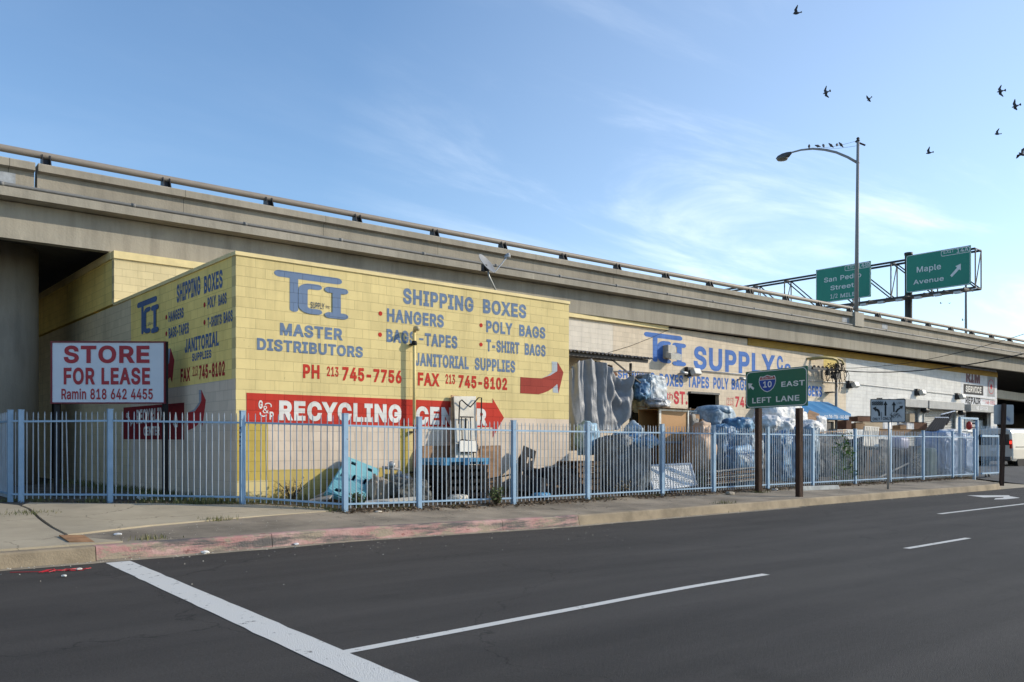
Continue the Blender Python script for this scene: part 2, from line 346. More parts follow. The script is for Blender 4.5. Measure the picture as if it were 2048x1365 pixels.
GLYPH_DATA = """
A480:16,0 201,509 276,509 463,0 395,0 287,302 280,323 272,346 264,372 255,402 244,438 232,478 245,478 233,437 222,402 213,371 204,345 197,322 191,302 85,0;110,142 110,199 370,199 370,142
B456:60,0 60,509 241,509 274,507 304,501 329,491 350,477 367,461 381,442 390,421 396,398 398,374 397,353 393,336 387,320 378,307 368,295 356,286 343,278 329,272 315,267 315,262 331,260 347,254 363,245 378,234 391,220 402,203 411,184 416,161 418,136 416,111 410,88 400,67 386,48 368,31 344,18 317,8 284,2 247,0;125,57 245,57 281,60 309,67 330,80 344,96 353,115 355,137 354,153 350,169 342,184 333,197 320,209 306,218 289,225 269,229 248,231 125,231;125,285 238,285 256,287 273,290 288,296 302,304 314,314 323,326 330,340 335,355 336,372 333,393 326,412 313,429 294,442 270,449 240,452 125,452
C510:267,-7 225,-3 186,7 150,25 119,49 92,79 70,115 53,157 44,203 40,254 44,305 53,352 70,393 92,429 119,459 150,484 186,501 225,512 267,516 293,514 317,511 340,504 362,496 383,485 402,471 419,456 435,438 448,418 459,397 467,373 473,348 408,348 404,365 397,380 389,395 380,407 369,418 357,428 344,437 330,444 315,449 300,453 284,455 267,456 237,453 209,445 184,432 161,414 141,391 125,364 113,332 106,295 103,254 106,213 113,177 125,145 141,117 161,94 184,76 210,63 237,56 267,53 284,54 300,56 315,60 330,65 344,72 357,81 369,90 380,102 389,114 397,128 404,144 408,160 473,160 467,135 459,112 448,91 435,71 420,53 402,38 383,24 363,13 341,5 317,-2 293,-6
D502:219,0 96,0 96,57 215,57 254,60 288,68 318,81 343,99 363,122 379,149 390,181 397,216 399,255 397,294 390,329 379,361 364,388 344,410 320,428 291,441 258,449 221,452 93,452 93,509 225,509 273,505 315,495 353,478 385,455 412,426 433,391 449,351 458,306 462,255 458,205 449,159 433,119 411,83 384,54 351,31 312,14 268,3;125,509 125,0 60,0 60,509
E419:60,0 60,509 372,509 372,452 125,452 125,286 355,286 355,229 125,229 125,57 375,57 375,0
F410:60,0 60,509 369,509 369,452 125,452 125,278 346,278 346,221 125,221 125,0
G520:269,-7 225,-3 185,7 149,25 118,49 91,79 69,116 53,157 43,203 40,254 43,305 53,352 69,393 91,429 117,459 149,484 184,501 223,512 265,516 291,514 316,510 340,504 363,494 384,483 403,469 421,453 436,436 449,416 460,395 468,373 474,349 408,349 402,365 395,379 387,393 378,406 368,417 356,427 344,436 330,443 315,448 300,453 283,455 265,456 236,453 209,445 183,432 160,414 141,392 125,364 113,332 106,295 103,254 106,213 113,177 125,145 141,117 161,95 184,76 210,63 238,56 269,53 296,55 322,61 345,71 365,85 382,102 396,123 407,147 413,173 415,202 434,199 283,199 283,256 478,256 478,200 475,160 466,124 451,91 431,62 406,38 377,19 344,5 308,-4
H517:60,0 60,509 125,509 125,289 392,289 392,509 457,509 457,0 392,0 392,232 125,232 125,0
I300:31,0 31,57 118,57 118,452 31,452 31,509 269,509 269,452 183,452 183,57 269,57 269,0
J396:185,-7 143,-2 106,11 75,33 52,63 38,100 33,145 33,173 98,173 98,145 100,117 108,93 122,74 139,61 160,53 185,50 209,53 230,61 248,74 261,93 269,117 272,145 272,509 336,509 336,145 332,100 318,63 294,33 263,11 227,-2
K467:104,145 104,216 116,231 128,246 139,261 151,275 162,289 174,303 187,317 199,331 212,344 364,509 448,509 231,276 228,276;60,0 60,509 125,509 125,334 124,225 125,193 125,0;372,0 188,259 228,309 449,0
L393:60,0 60,509 125,509 125,57 361,57 361,0
M628:60,0 60,509 152,509 277,187 280,179 284,170 287,159 291,147 295,135 299,123 303,110 307,97 311,84 315,71 319,60 322,49 307,49 311,59 314,71 318,83 322,95 326,108 330,121 334,134 338,146 342,158 346,169 349,179 352,187 476,509 568,509 568,0 504,0 504,291 504,302 504,314 504,327 505,340 505,354 505,369 505,383 506,398 506,413 506,428 507,443 507,457 513,457 508,441 503,425 498,409 492,393 487,378 482,363 477,348 472,335 467,322 463,310 459,300 456,291 342,0 286,0 170,291 167,300 163,310 159,321 155,333 150,347 145,361 140,376 134,392 129,408 124,424 118,441 112,457 119,457 119,444 120,430 120,416 120,401 121,386 121,372 121,357 121,342 122,328 122,315 122,302 122,291 122,0
N523:60,0 60,509 136,509 343,183 349,174 355,163 363,151 371,137 379,122 388,107 396,90 405,73 414,55 405,54 403,72 402,90 401,108 400,126 399,142 399,157 399,171 399,184 399,195 399,509 463,509 463,0 387,0 202,290 194,303 186,317 177,331 168,346 159,363 148,381 136,402 123,425 108,452 119,454 120,429 121,406 122,384 123,363 124,345 124,328 125,313 125,301 125,291 125,0
O533:267,-7 225,-3 186,7 150,25 119,49 92,79 70,115 53,157 44,203 40,254 44,305 53,352 70,393 92,429 119,459 150,484 186,501 225,512 267,516 309,512 348,501 384,484 415,459 442,429 464,393 480,352 490,305 493,254 490,203 480,157 464,115 442,79 415,49 384,25 348,7 309,-3;267,53 296,55 324,63 349,76 372,94 392,116 408,144 420,176 428,213 430,254 428,295 420,332 408,365 392,392 372,415 349,433 324,446 296,453 267,456 237,453 210,445 184,433 161,415 142,392 125,364 113,332 106,295 103,254 106,213 113,176 125,144 142,117 161,94 184,76 210,63 237,55
P445:60,0 60,509 235,509 272,506 305,499 332,487 356,471 375,452 390,430 400,404 407,377 409,348 407,318 400,291 390,265 375,243 356,223 332,207 305,195 272,188 235,186 109,186 109,242 233,242 257,244 279,248 297,256 312,266 324,279 333,294 339,310 343,328 344,348 343,367 339,385 333,402 324,416 312,428 297,439 279,446 257,451 232,452 125,452 125,0
R449:60,0 60,509 236,509 273,506 305,500 333,489 356,473 376,455 390,433 401,408 407,381 409,352 407,323 401,296 390,271 376,250 356,232 333,217 305,206 273,200 236,198 96,198 96,255 234,255 258,256 280,260 298,267 313,276 325,287 334,300 340,316 344,333 345,352 344,371 340,389 334,405 325,419 313,430 298,440 279,446 258,451 233,452 125,452 125,0;353,0 230,229 303,229 428,0
S447:224,-9 188,-7 156,-1 128,9 102,23 81,40 64,60 51,83 42,109 38,137 104,137 108,118 114,102 123,88 136,76 150,66 166,59 185,53 204,50 224,49 246,50 267,54 286,60 303,69 317,79 329,92 338,106 344,122 346,139 344,154 340,168 332,179 322,189 310,197 296,205 280,211 263,217 245,222 184,239 145,253 112,269 86,289 67,313 56,341 52,372 54,400 62,425 75,448 92,468 113,484 138,498 165,508 195,514 227,516 259,514 289,508 316,498 340,484 360,468 377,449 390,427 398,403 401,378 337,378 332,402 320,421 302,437 280,449 254,456 225,459 204,457 185,454 167,448 152,440 139,430 129,418 121,405 117,391 115,376 117,359 122,345 131,334 142,324 155,315 169,308 184,302 198,297 212,293 264,279 279,275 295,270 312,264 328,256 344,248 359,238 372,226 384,213 395,198 402,180 407,161 408,139 406,112 399,87 386,64 370,43 349,25 323,11 294,0 261,-7
T449:32,452 32,509 417,509 417,452 257,452 257,0 193,0 193,452
U517:259,-8 220,-6 186,2 154,15 126,33 103,55 85,80 71,108 63,140 60,173 60,509 124,509 124,178 126,155 132,133 141,113 153,95 169,80 187,68 208,59 232,53 259,52 285,53 309,59 331,68 349,80 364,95 377,113 385,133 391,155 393,178 393,509 457,509 457,173 454,140 446,108 433,80 414,55 391,33 363,15 332,2 297,-6
V480:204,0 16,509 84,509 192,206 199,187 207,164 215,137 225,106 236,71 248,31 235,31 247,71 257,107 267,138 276,165 283,187 290,206 395,509 463,509 278,0
X474:18,0 217,284 217,236 29,509 104,509 178,400 188,386 196,373 204,361 211,350 217,340 223,329 230,318 236,305 243,292 232,292 239,305 246,317 252,329 258,339 265,350 272,361 280,373 288,386 298,400 374,509 446,509 259,239 259,287 456,0 382,0 292,129 283,142 275,154 268,165 262,175 256,185 250,195 244,206 237,218 230,231 244,231 238,219 231,207 225,196 219,186 213,176 206,166 199,155 191,143 182,129 91,0
Y472:203,0 203,208 16,509 91,509 192,344 203,327 213,309 222,292 231,274 240,254 250,230 224,230 233,254 242,275 251,293 260,310 270,327 280,344 381,509 455,509 268,208 268,0
Z438:42,0 42,46 273,385 284,400 295,415 306,431 318,446 329,461 341,476 348,454 327,453 306,453 285,452 265,452 244,452 223,452 40,452 40,509 397,509 397,462 169,129 157,113 146,97 134,81 122,65 110,49 97,33 90,54 111,55 131,56 152,57 173,57 193,57 214,57 399,57 399,0
W686:155,0 16,509 82,509 163,196 167,179 172,162 175,145 179,128 183,111 187,94 190,76 194,58 197,40 189,40 193,58 196,76 200,94 203,111 207,128 211,145 215,162 220,179 224,196 306,509 380,509 462,196 466,179 470,162 474,145 478,128 482,111 486,94 490,76 494,58 497,40 488,40 492,58 495,76 499,94 503,111 506,128 510,145 515,162 519,179 523,196 603,509 670,509 530,0 455,0 368,323 362,345 357,368 351,391 346,417 341,445 336,475 350,475 345,446 340,420 335,395 330,371 324,347 318,323 230,0
0453:227,-7 191,-3 158,7 130,24 105,48 85,77 69,113 57,155 50,202 48,254 50,306 57,353 69,395 85,431 106,461 130,484 159,502 191,512 227,516 262,512 295,502 323,484 348,461 368,431 384,395 396,353 403,306 405,254 403,202 396,155 384,113 368,77 348,48 323,24 295,7 263,-3;227,50 250,52 271,60 290,74 306,92 320,116 330,144 338,176 342,213 344,254 342,295 338,332 330,365 320,393 306,416 290,435 271,449 250,457 227,460 203,457 182,449 163,435 147,416 134,393 123,365 115,332 111,295 109,254 111,213 115,176 123,144 134,116 147,92 163,74 182,60 203,52
1453:76,0 76,55 391,55 391,0;276,509 276,0 212,0 212,448 209,448 86,358 86,427 198,509
2453:64,0 64,47 234,229 252,248 268,266 282,282 294,298 303,312 311,327 316,341 319,356 320,371 319,389 315,405 308,419 298,431 287,441 273,449 258,455 241,458 224,460 205,458 188,454 172,447 159,438 148,427 139,413 132,398 128,381 127,362 66,362 68,391 75,418 86,442 102,464 121,482 143,496 168,507 196,513 225,516 254,513 281,507 306,497 328,482 346,465 361,445 372,423 379,398 381,372 380,354 377,336 371,318 363,299 351,280 336,259 317,235 294,209 267,180 153,60 153,57 389,57 389,0
3453:218,-7 188,-5 159,1 133,10 108,22 88,38 70,57 57,79 48,104 44,132 109,132 112,115 118,100 126,87 137,76 150,66 165,59 182,54 200,51 219,50 239,51 258,55 275,61 291,69 304,80 315,93 323,108 328,125 329,145 328,163 323,180 316,196 306,211 292,223 275,234 254,241 229,246 201,248 157,248 157,299 288,448 288,452 70,452 70,509 372,509 372,461 211,278 211,289 247,290 279,286 308,276 333,262 354,244 371,222 383,198 391,173 393,145 390,116 383,90 370,66 354,45 333,27 309,12 281,2 251,-5
4453:40,105 40,158 247,509 311,509 109,166 109,163 413,163 413,105;282,0 282,121 282,146 282,318 343,318 343,0
5453:221,-7 192,-5 165,1 140,11 118,25 99,41 83,60 71,82 63,105 60,130 122,130 125,115 130,102 138,89 148,78 160,68 173,60 188,54 204,51 221,50 241,51 259,56 276,64 291,75 304,89 314,104 322,122 326,141 328,162 326,183 321,203 314,221 303,237 290,251 275,262 257,270 238,275 218,277 201,276 184,273 167,268 152,262 139,255 128,246 67,253 96,509 366,509 366,452 151,452 134,301 136,301 148,311 162,318 178,325 194,330 212,333 229,334 252,332 274,328 294,321 313,311 330,299 345,285 358,269 370,251 379,231 386,210 390,187 391,163 388,132 381,102 369,76 352,52 332,32 309,15 282,3 253,-4
6453:226,-7 196,-4 168,3 142,15 119,31 100,51 84,74 73,101 66,130 64,162 65,187 71,212 80,239 93,268 112,302 137,340 252,509 322,509 151,261 145,261 151,270 157,279 165,288 174,295 184,302 196,307 208,311 221,313 235,314 265,312 291,305 316,295 337,280 355,262 370,240 380,215 387,187 389,157 387,127 379,98 368,73 352,50 333,30 310,14 284,3 257,-4;226,48 245,50 263,55 279,63 293,73 304,86 314,101 322,119 326,137 327,157 326,178 322,196 314,213 304,228 293,241 279,251 263,259 245,264 226,265 207,264 190,259 174,252 160,241 148,229 138,214 131,197 126,179 125,158 126,138 131,119 138,102 148,86 160,73 174,63 190,55 207,50
7453:97,0 323,448 323,452 62,452 62,509 391,509 391,449 165,0
8453:226,-7 193,-5 163,1 136,11 111,25 91,42 74,62 62,84 54,109 52,135 53,156 58,176 65,195 75,212 87,228 101,241 117,252 134,260 153,265 153,267 129,276 109,289 93,308 80,330 73,354 70,380 73,405 79,429 90,450 106,469 124,485 146,498 170,508 197,514 226,516 255,514 282,508 306,498 328,485 346,469 361,450 373,429 379,405 382,380 379,354 372,330 359,308 343,289 323,276 300,267 300,265 319,260 335,252 351,241 365,228 377,212 387,195 395,176 399,156 401,135 398,109 391,84 378,62 362,42 341,25 317,11 289,1 259,-5;226,49 248,50 267,54 285,60 300,69 313,79 323,91 331,106 335,121 337,139 335,157 330,173 322,189 312,202 298,213 283,223 265,230 247,234 226,235 206,234 187,230 169,223 154,213 140,202 130,189 122,173 117,157 115,139 117,121 121,106 129,91 139,79 152,69 167,60 185,54 205,50;226,290 244,291 260,294 274,300 287,308 298,318 307,330 314,344 318,359 319,376 318,392 314,407 308,420 299,432 288,442 275,449 260,455 244,459 226,460 208,459 192,455 177,449 164,442 153,432 145,420 138,407 134,392 133,376 134,359 138,344 145,330 154,318 165,308 178,300 193,294 209,291
9453:226,516 256,513 285,506 310,494 333,478 352,458 368,434 380,408 387,378 389,347 387,322 382,296 373,270 359,240 340,207 315,168 200,0 130,0 301,248 307,248 302,238 295,229 287,221 278,214 268,207 257,202 245,198 232,195 218,195 188,197 161,203 137,214 116,229 98,247 83,269 72,294 66,321 64,352 66,382 73,411 85,436 101,459 120,479 143,494 168,506 196,513;226,460 207,459 190,454 174,446 160,435 148,423 138,407 131,390 127,372 125,352 127,331 131,313 138,295 148,280 160,268 174,257 190,250 207,245 226,243 245,245 263,249 279,257 293,267 305,280 314,295 322,312 326,330 327,350 326,371 322,390 314,407 305,422 293,435 279,446 263,454 245,459
a389:160,-9 137,-7 115,-3 94,5 76,15 60,29 48,45 38,63 32,84 30,108 32,128 36,146 43,161 53,174 64,184 78,193 92,200 108,206 125,211 143,214 161,217 178,220 200,223 218,225 234,227 247,229 257,231 265,235 271,240 274,246 276,255 276,257 275,272 272,285 267,297 260,307 251,315 240,322 227,327 212,330 196,331 178,330 163,327 149,322 137,316 127,309 118,301 110,292 104,283 100,274 41,291 51,313 64,331 79,346 95,358 114,368 133,375 153,380 173,383 194,384 208,384 223,382 239,379 255,375 271,369 286,360 300,350 312,336 322,320 330,301 335,278 337,251 337,0 277,0 277,52 272,52 267,43 260,34 252,25 242,16 229,8 215,1 199,-4 181,-7;170,45 192,47 211,51 228,59 242,68 254,80 263,93 270,108 274,122 276,138 276,190 272,187 267,184 259,182 251,180 241,178 231,176 221,174 210,173 200,171 191,170 182,169 175,168 161,166 147,163 134,159 122,153 112,147 103,139 97,130 93,118 92,105 93,93 96,82 102,72 109,64 119,57 130,52 142,48 156,46
b424:229,-8 208,-7 189,-3 172,4 159,12 147,21 138,31 130,41 123,50 118,59 112,59 112,0 53,0 53,509 114,509 114,319 118,319 123,327 130,336 137,346 147,355 158,364 171,373 188,379 207,383 229,384 259,382 287,374 313,361 335,342 354,320 370,293 381,261 388,227 390,189 388,151 381,116 370,84 355,57 336,34 313,16 288,3 260,-6;220,47 242,49 262,55 279,66 294,80 306,97 316,117 323,139 327,163 328,189 327,215 323,239 316,261 307,281 295,298 280,311 262,322 243,328 220,330 198,328 178,322 161,312 147,299 134,282 125,263 118,241 114,216 113,189 114,162 118,138 125,115 135,95 147,78 162,65 179,55 198,49
c396:207,-8 174,-5 144,3 117,16 93,35 72,58 56,85 44,116 37,150 34,187 37,225 44,260 56,291 72,318 93,341 117,360 144,374 174,382 207,384 226,384 243,381 260,377 276,371 291,364 305,356 318,346 330,335 340,322 349,308 356,293 362,277 303,262 300,272 295,281 290,289 284,297 278,304 270,311 261,316 252,321 242,325 231,328 220,329 207,330 184,328 163,321 145,310 130,296 118,278 108,258 102,236 98,212 96,187 98,163 102,139 108,117 118,97 130,80 145,66 163,55 184,49 207,46 220,47 232,49 243,52 253,55 262,60 271,66 279,73 285,80 292,89 297,98 301,107 304,117 363,102 357,86 350,70 341,56 331,43 319,32 306,21 292,12 277,5 261,-1 244,-5 226,-7
d424:195,-8 165,-6 137,3 111,16 89,34 70,57 55,84 43,116 36,151 34,189 36,227 43,261 55,293 70,320 89,342 112,361 137,374 165,382 196,384 218,383 237,379 253,373 267,364 278,355 287,346 295,336 301,327 306,319 311,319 311,509 372,509 372,0 313,0 313,59 307,59 301,50 295,41 287,31 277,21 266,12 252,4 236,-3 217,-7;205,47 226,49 246,55 263,65 278,78 290,95 299,115 306,138 310,162 312,189 310,216 306,241 300,263 290,282 278,299 263,312 246,322 227,328 205,330 182,328 162,322 145,311 130,298 118,281 108,261 102,239 98,215 96,189 98,163 102,139 109,117 118,97 130,80 145,66 162,55 182,49
e404:212,-8 177,-5 145,3 117,16 92,35 72,58 56,85 44,116 37,150 34,187 36,224 44,258 55,290 71,317 91,340 115,359 142,373 172,382 205,384 226,383 246,380 266,374 285,366 303,355 319,341 334,324 347,305 357,282 365,256 370,227 371,194 371,169 75,169 75,221 338,221 310,202 308,226 304,248 298,269 288,286 277,301 263,314 246,323 227,328 205,330 183,328 164,323 146,313 131,301 119,286 109,270 102,251 97,231 96,211 96,178 98,151 102,127 110,106 121,88 135,73 151,61 169,53 190,48 212,46 227,47 241,49 254,53 265,58 276,65 285,73 294,82 300,93 306,105 365,91 358,72 348,55 335,39 320,26 302,14 283,4 261,-3 237,-7
f254:228,379 228,327 6,327 6,379;81,0 81,432 82,452 87,470 96,486 107,499 120,510 135,519 152,525 169,529 187,530 201,530 212,529 222,527 231,525 238,523 243,521 227,468 224,470 220,471 215,472 209,473 202,474 195,474 178,472 164,468 154,460 147,449 143,435 142,419 142,0
g425:207,-151 180,-149 156,-146 134,-140 114,-132 97,-122 82,-110 70,-97 59,-84 51,-69 101,-41 107,-49 114,-57 122,-66 131,-74 142,-82 154,-88 169,-93 187,-96 207,-97 236,-95 261,-87 282,-75 298,-58 308,-34 311,-6 311,68 306,68 301,60 294,51 287,41 277,32 266,23 252,16 236,10 217,6 195,5 165,7 138,14 113,27 90,43 71,65 55,90 43,120 36,154 34,191 36,229 43,263 55,293 71,320 90,342 112,361 138,374 166,382 196,384 218,383 237,379 253,373 267,365 279,356 288,346 296,336 302,327 308,319 313,319 313,379 372,379 372,-9 370,-40 363,-67 350,-90 334,-109 314,-124 291,-136 265,-144 237,-149;205,59 227,61 246,66 264,75 278,87 290,103 300,121 307,142 311,166 312,193 311,219 307,242 300,264 291,283 279,299 264,312 247,322 227,328 205,330 182,328 163,322 145,312 130,298 118,282 109,262 102,241 98,218 96,193 98,167 102,144 109,123 118,104 131,88 145,76 163,66 183,61
h410:114,227 114,0 53,0 53,509 114,509 114,287 102,287 116,319 132,344 152,362 175,374 200,382 227,384 252,383 275,377 295,369 313,356 328,340 341,321 350,298 355,271 357,240 357,0 296,0 296,235 293,263 286,286 273,304 256,318 235,326 210,329 192,328 176,324 161,317 147,308 136,297 126,283 119,266 115,248
i167:53,0 53,379 114,379 114,0;84,443 73,444 63,448 54,455 47,463 43,472 41,483 43,494 47,504 54,512 63,518 73,522 84,524 95,522 105,518 114,512 121,504 125,494 126,483 125,472 121,463 114,455 105,448 95,444
j167:53,379 114,379 114,-30 112,-52 108,-72 102,-90 92,-106 80,-119 65,-129 47,-137 27,-141 4,-143 -10,-143 -10,-87 2,-87 18,-85 31,-80 40,-72 47,-61 51,-46 53,-29;83,443 72,444 62,448 53,455 47,463 42,472 41,483 42,494 47,504 53,512 62,518 72,522 83,524 95,522 105,518 114,512 120,504 125,494 126,483 125,472 120,463 114,455 105,448 95,444
k381:110,137 110,212 121,212 284,379 360,379 184,199 177,199;53,0 53,509 114,509 114,0;294,0 148,186 191,229 372,0
l189:139,-2 112,0 91,8 74,20 62,37 55,59 53,84 53,509 114,509 114,99 114,83 117,71 120,62 126,57 135,53 146,52 152,52 157,52 160,53 164,53 167,54 170,54 181,3 175,1 169,0 162,-1 154,-2 147,-2
m610:53,0 53,379 112,379 112,295 108,295 114,314 122,331 132,346 144,358 158,368 172,376 187,382 203,385 219,386 245,383 268,375 287,361 303,342 314,320 321,295 312,295 318,312 326,329 337,343 350,356 364,366 381,375 398,381 417,385 437,386 458,385 478,380 497,372 514,361 529,346 541,328 550,307 555,283 557,255 557,0 496,0 496,254 493,279 485,298 473,313 456,323 438,329 419,330 402,329 387,326 374,320 363,312 353,302 345,290 340,277 336,263 335,247 335,0 274,0 274,260 272,280 265,297 253,311 238,322 220,328 199,330 185,329 171,326 158,320 145,312 135,302 126,289 119,274 115,257 114,238 114,0
n410:114,227 114,0 53,0 53,379 112,379 112,287 102,287 116,319 132,344 152,362 175,374 200,382 227,384 252,383 275,377 295,369 313,356 328,340 341,321 350,298 355,271 357,240 357,0 296,0 296,235 293,263 286,286 273,304 256,318 235,326 210,329 192,328 176,324 161,317 147,308 136,297 126,283 119,266 115,248
o415:207,-8 174,-5 144,3 117,16 93,35 72,58 56,85 44,116 37,150 34,187 37,225 44,260 56,291 72,318 93,341 117,360 144,374 174,382 207,384 241,382 271,374 299,360 323,341 343,318 359,291 371,260 379,225 381,187 379,150 371,116 359,85 343,58 323,35 299,16 271,3 241,-5;207,46 231,49 252,55 270,66 285,80 298,97 307,117 314,139 318,163 319,187 318,212 314,236 307,258 298,278 285,296 270,310 252,321 231,328 207,330 184,328 163,321 145,310 130,296 118,278 108,258 102,236 98,212 96,187 98,163 102,139 108,117 118,97 130,80 145,66 163,55 184,49
p424:53,-143 53,379 112,379 112,319 118,319 123,327 130,336 137,346 147,355 158,364 171,373 188,379 207,383 229,384 259,382 287,374 313,361 335,342 354,320 370,293 381,261 388,227 390,189 388,151 381,116 370,84 355,57 336,34 313,16 288,3 260,-6 229,-8 208,-7 189,-3 173,4 159,12 147,21 138,31 130,41 124,50 118,59 114,59 114,-143;220,47 242,49 262,55 279,66 294,80 306,97 316,117 323,139 327,163 328,189 327,215 323,239 316,261 307,281 295,298 280,311 262,322 243,328 220,330 198,328 178,322 161,312 147,299 134,282 125,263 118,241 114,216 113,189 114,162 118,138 125,115 135,95 147,78 162,65 179,55 198,49
q424:372,-143 311,-143 311,59 306,59 301,50 295,41 287,31 277,21 266,12 252,4 236,-3 217,-7 195,-8 165,-6 137,3 111,16 89,34 70,57 55,84 43,116 36,151 34,189 36,227 43,261 55,293 70,320 89,342 112,361 137,374 165,382 196,384 218,383 237,379 253,373 267,364 278,355 287,346 295,336 301,327 307,319 313,319 313,379 372,379;205,47 226,49 246,55 263,65 278,78 290,95 299,115 306,138 310,162 312,189 310,216 306,241 300,263 290,282 278,299 263,312 246,322 227,328 205,330 182,328 162,322 145,311 130,298 118,281 108,261 102,239 98,215 96,189 98,163 102,139 109,117 118,97 130,80 145,66 162,55 182,49
r259:53,0 53,379 112,379 112,321 115,321 124,339 137,354 152,367 171,377 191,383 213,385 218,385 223,385 229,384 235,384 240,384 243,384 243,322 241,323 236,324 230,324 223,325 215,326 207,326 190,324 174,321 159,315 146,306 135,296 126,284 119,269 115,254 114,237 114,0
s365:182,-8 157,-7 133,-3 112,3 93,12 76,24 62,38 50,54 41,73 36,94 94,107 101,87 111,72 124,60 141,52 160,47 181,45 206,47 227,53 244,62 258,74 265,88 268,103 266,115 262,126 254,136 243,144 229,150 212,155 149,170 118,180 92,192 72,208 58,227 50,249 47,274 49,295 55,314 65,332 79,347 95,360 115,370 137,378 161,383 187,384 212,383 234,379 254,372 271,363 286,352 299,339 309,324 318,308 324,290 268,277 262,291 254,304 243,316 228,325 210,331 187,333 166,331 147,326 131,317 119,305 111,292 109,277 110,264 115,253 124,243 136,235 152,229 172,223 229,209 261,200 287,187 306,171 320,153 328,131 331,107 329,85 323,65 312,47 298,31 281,18 260,6 236,-2 210,-7
t227:204,379 204,327 6,327 6,379;65,471 126,471 126,98 127,83 130,70 136,61 144,55 156,51 170,50 175,50 180,50 185,51 191,52 197,53 202,54 213,2 207,0 200,-2 192,-3 184,-3 176,-4 168,-4 138,-1 113,7 92,21 77,41 68,64 65,93
u410:182,-5 158,-3 135,2 115,11 97,23 82,39 69,59 60,82 54,109 53,139 53,379 114,379 114,144 116,117 124,94 137,75 154,61 175,53 200,50 218,51 234,55 249,62 263,71 274,83 283,97 290,113 295,132 296,153 296,379 357,379 357,0 298,0 298,92 307,92 294,60 277,35 257,17 234,5 209,-3
v389:163,0 17,379 84,379 165,155 173,132 180,110 187,87 193,64 199,42 206,21 184,21 191,42 197,64 203,87 209,110 216,132 224,155 305,379 371,379 226,0
w567:138,0 23,379 87,379 133,214 140,190 147,164 154,137 161,107 168,75 175,41 165,41 172,74 179,105 186,135 192,163 199,189 206,214 252,379 316,379 362,214 368,189 375,163 382,136 388,106 395,75 402,41 391,41 399,75 406,106 413,135 420,163 427,189 434,214 480,379 545,379 429,0 368,0 319,172 314,189 309,207 305,225 300,243 295,262 291,280 286,299 281,318 277,338 291,338 286,319 281,299 277,280 272,262 267,243 263,225 258,207 253,189 248,172 199,0
x379:21,0 171,218 171,171 29,379 100,379 147,306 159,287 170,270 179,253 188,237 198,221 207,206 175,206 185,221 194,237 202,253 211,270 222,287 233,306 282,379 352,379 209,169 209,214 358,0 287,0 231,85 219,103 209,120 200,136 191,152 182,167 173,182 205,182 195,167 187,152 178,136 170,120 160,103 148,85 91,0
y389:47,-139 61,-86 71,-87 83,-89 94,-90 104,-89 113,-86 122,-81 130,-74 138,-64 145,-51 151,-36 163,-1 17,379 84,379 165,155 173,132 180,109 187,87 193,64 199,42 206,21 184,21 190,42 196,64 202,87 209,110 216,132 224,155 305,379 371,379 204,-58 196,-77 187,-93 177,-107 165,-119 153,-128 139,-136 125,-141 109,-144 91,-145 82,-145 73,-144 65,-143 57,-142 52,-140
z380:42,0 42,46 254,320 254,323 48,323 48,379 333,379 333,331 126,60 126,56 339,56 339,0
&448:197,-7 165,-5 136,1 110,12 88,26 69,42 54,62 43,84 36,108 34,133 36,154 40,173 47,189 58,205 70,220 85,235 101,249 120,264 140,279 216,335 223,340 230,346 237,352 243,359 249,367 255,375 259,384 261,394 262,405 260,420 255,434 245,445 233,454 219,459 201,461 189,460 178,457 168,453 159,447 151,440 145,431 141,421 138,411 137,399 138,386 141,375 145,363 152,352 159,340 169,327 179,314 191,300 204,284 438,0 364,0 171,231 153,254 136,274 121,293 108,310 96,327 87,344 81,361 77,379 75,398 77,420 82,440 91,458 102,474 117,488 134,499 154,507 176,512 200,513 224,512 246,507 266,499 283,488 297,475 308,459 317,442 322,424 324,404 323,389 320,375 315,362 309,349 301,336 291,325 281,314 269,303 256,293 154,217 135,202 121,188 110,174 103,161 98,146 97,131 98,115 102,101 109,87 118,76 130,66 143,57 158,51 175,48 193,46 213,48 232,52 251,59 269,69 286,81 301,95 315,112 327,131 336,151 343,174 348,198 349,224 408,224 406,194 403,167 397,144 389,124 380,107 371,92 361,80 353,70 345,62 333,47 315,30 294,17 271,7 246,-1 221,-5
-453:337,244 337,188 114,188 114,244
.188:95,-4 83,-3 73,1 63,9 55,18 51,29 50,41 51,53 55,64 63,73 73,81 83,85 95,87 107,85 118,81 128,73 135,64 140,53 141,41 140,29 135,18 128,9 118,1 107,-3
(273:89,207 90,244 94,283 101,324 109,364 119,403 132,441 145,477 160,510 177,539 236,539 219,503 204,466 191,428 179,390 169,351 161,313 156,276 152,241 151,207 152,176 155,145 160,115 167,83 177,50 188,16 202,-19 218,-57 236,-96 177,-96 150,-46 128,4 111,55 99,106 92,156
)273:37,-96 56,-56 72,-18 86,18 97,52 106,85 113,116 118,147 121,177 122,207 121,241 117,276 112,313 104,351 94,390 82,428 69,466 54,503 37,539 97,539 113,510 128,477 142,441 154,403 164,364 173,323 179,283 183,244 184,207 182,156 174,104 161,53 144,3 123,-47 97,-96
/249:235,533 71,-76 14,-76 178,533
'206:78,318 70,509 136,509 128,318
"""
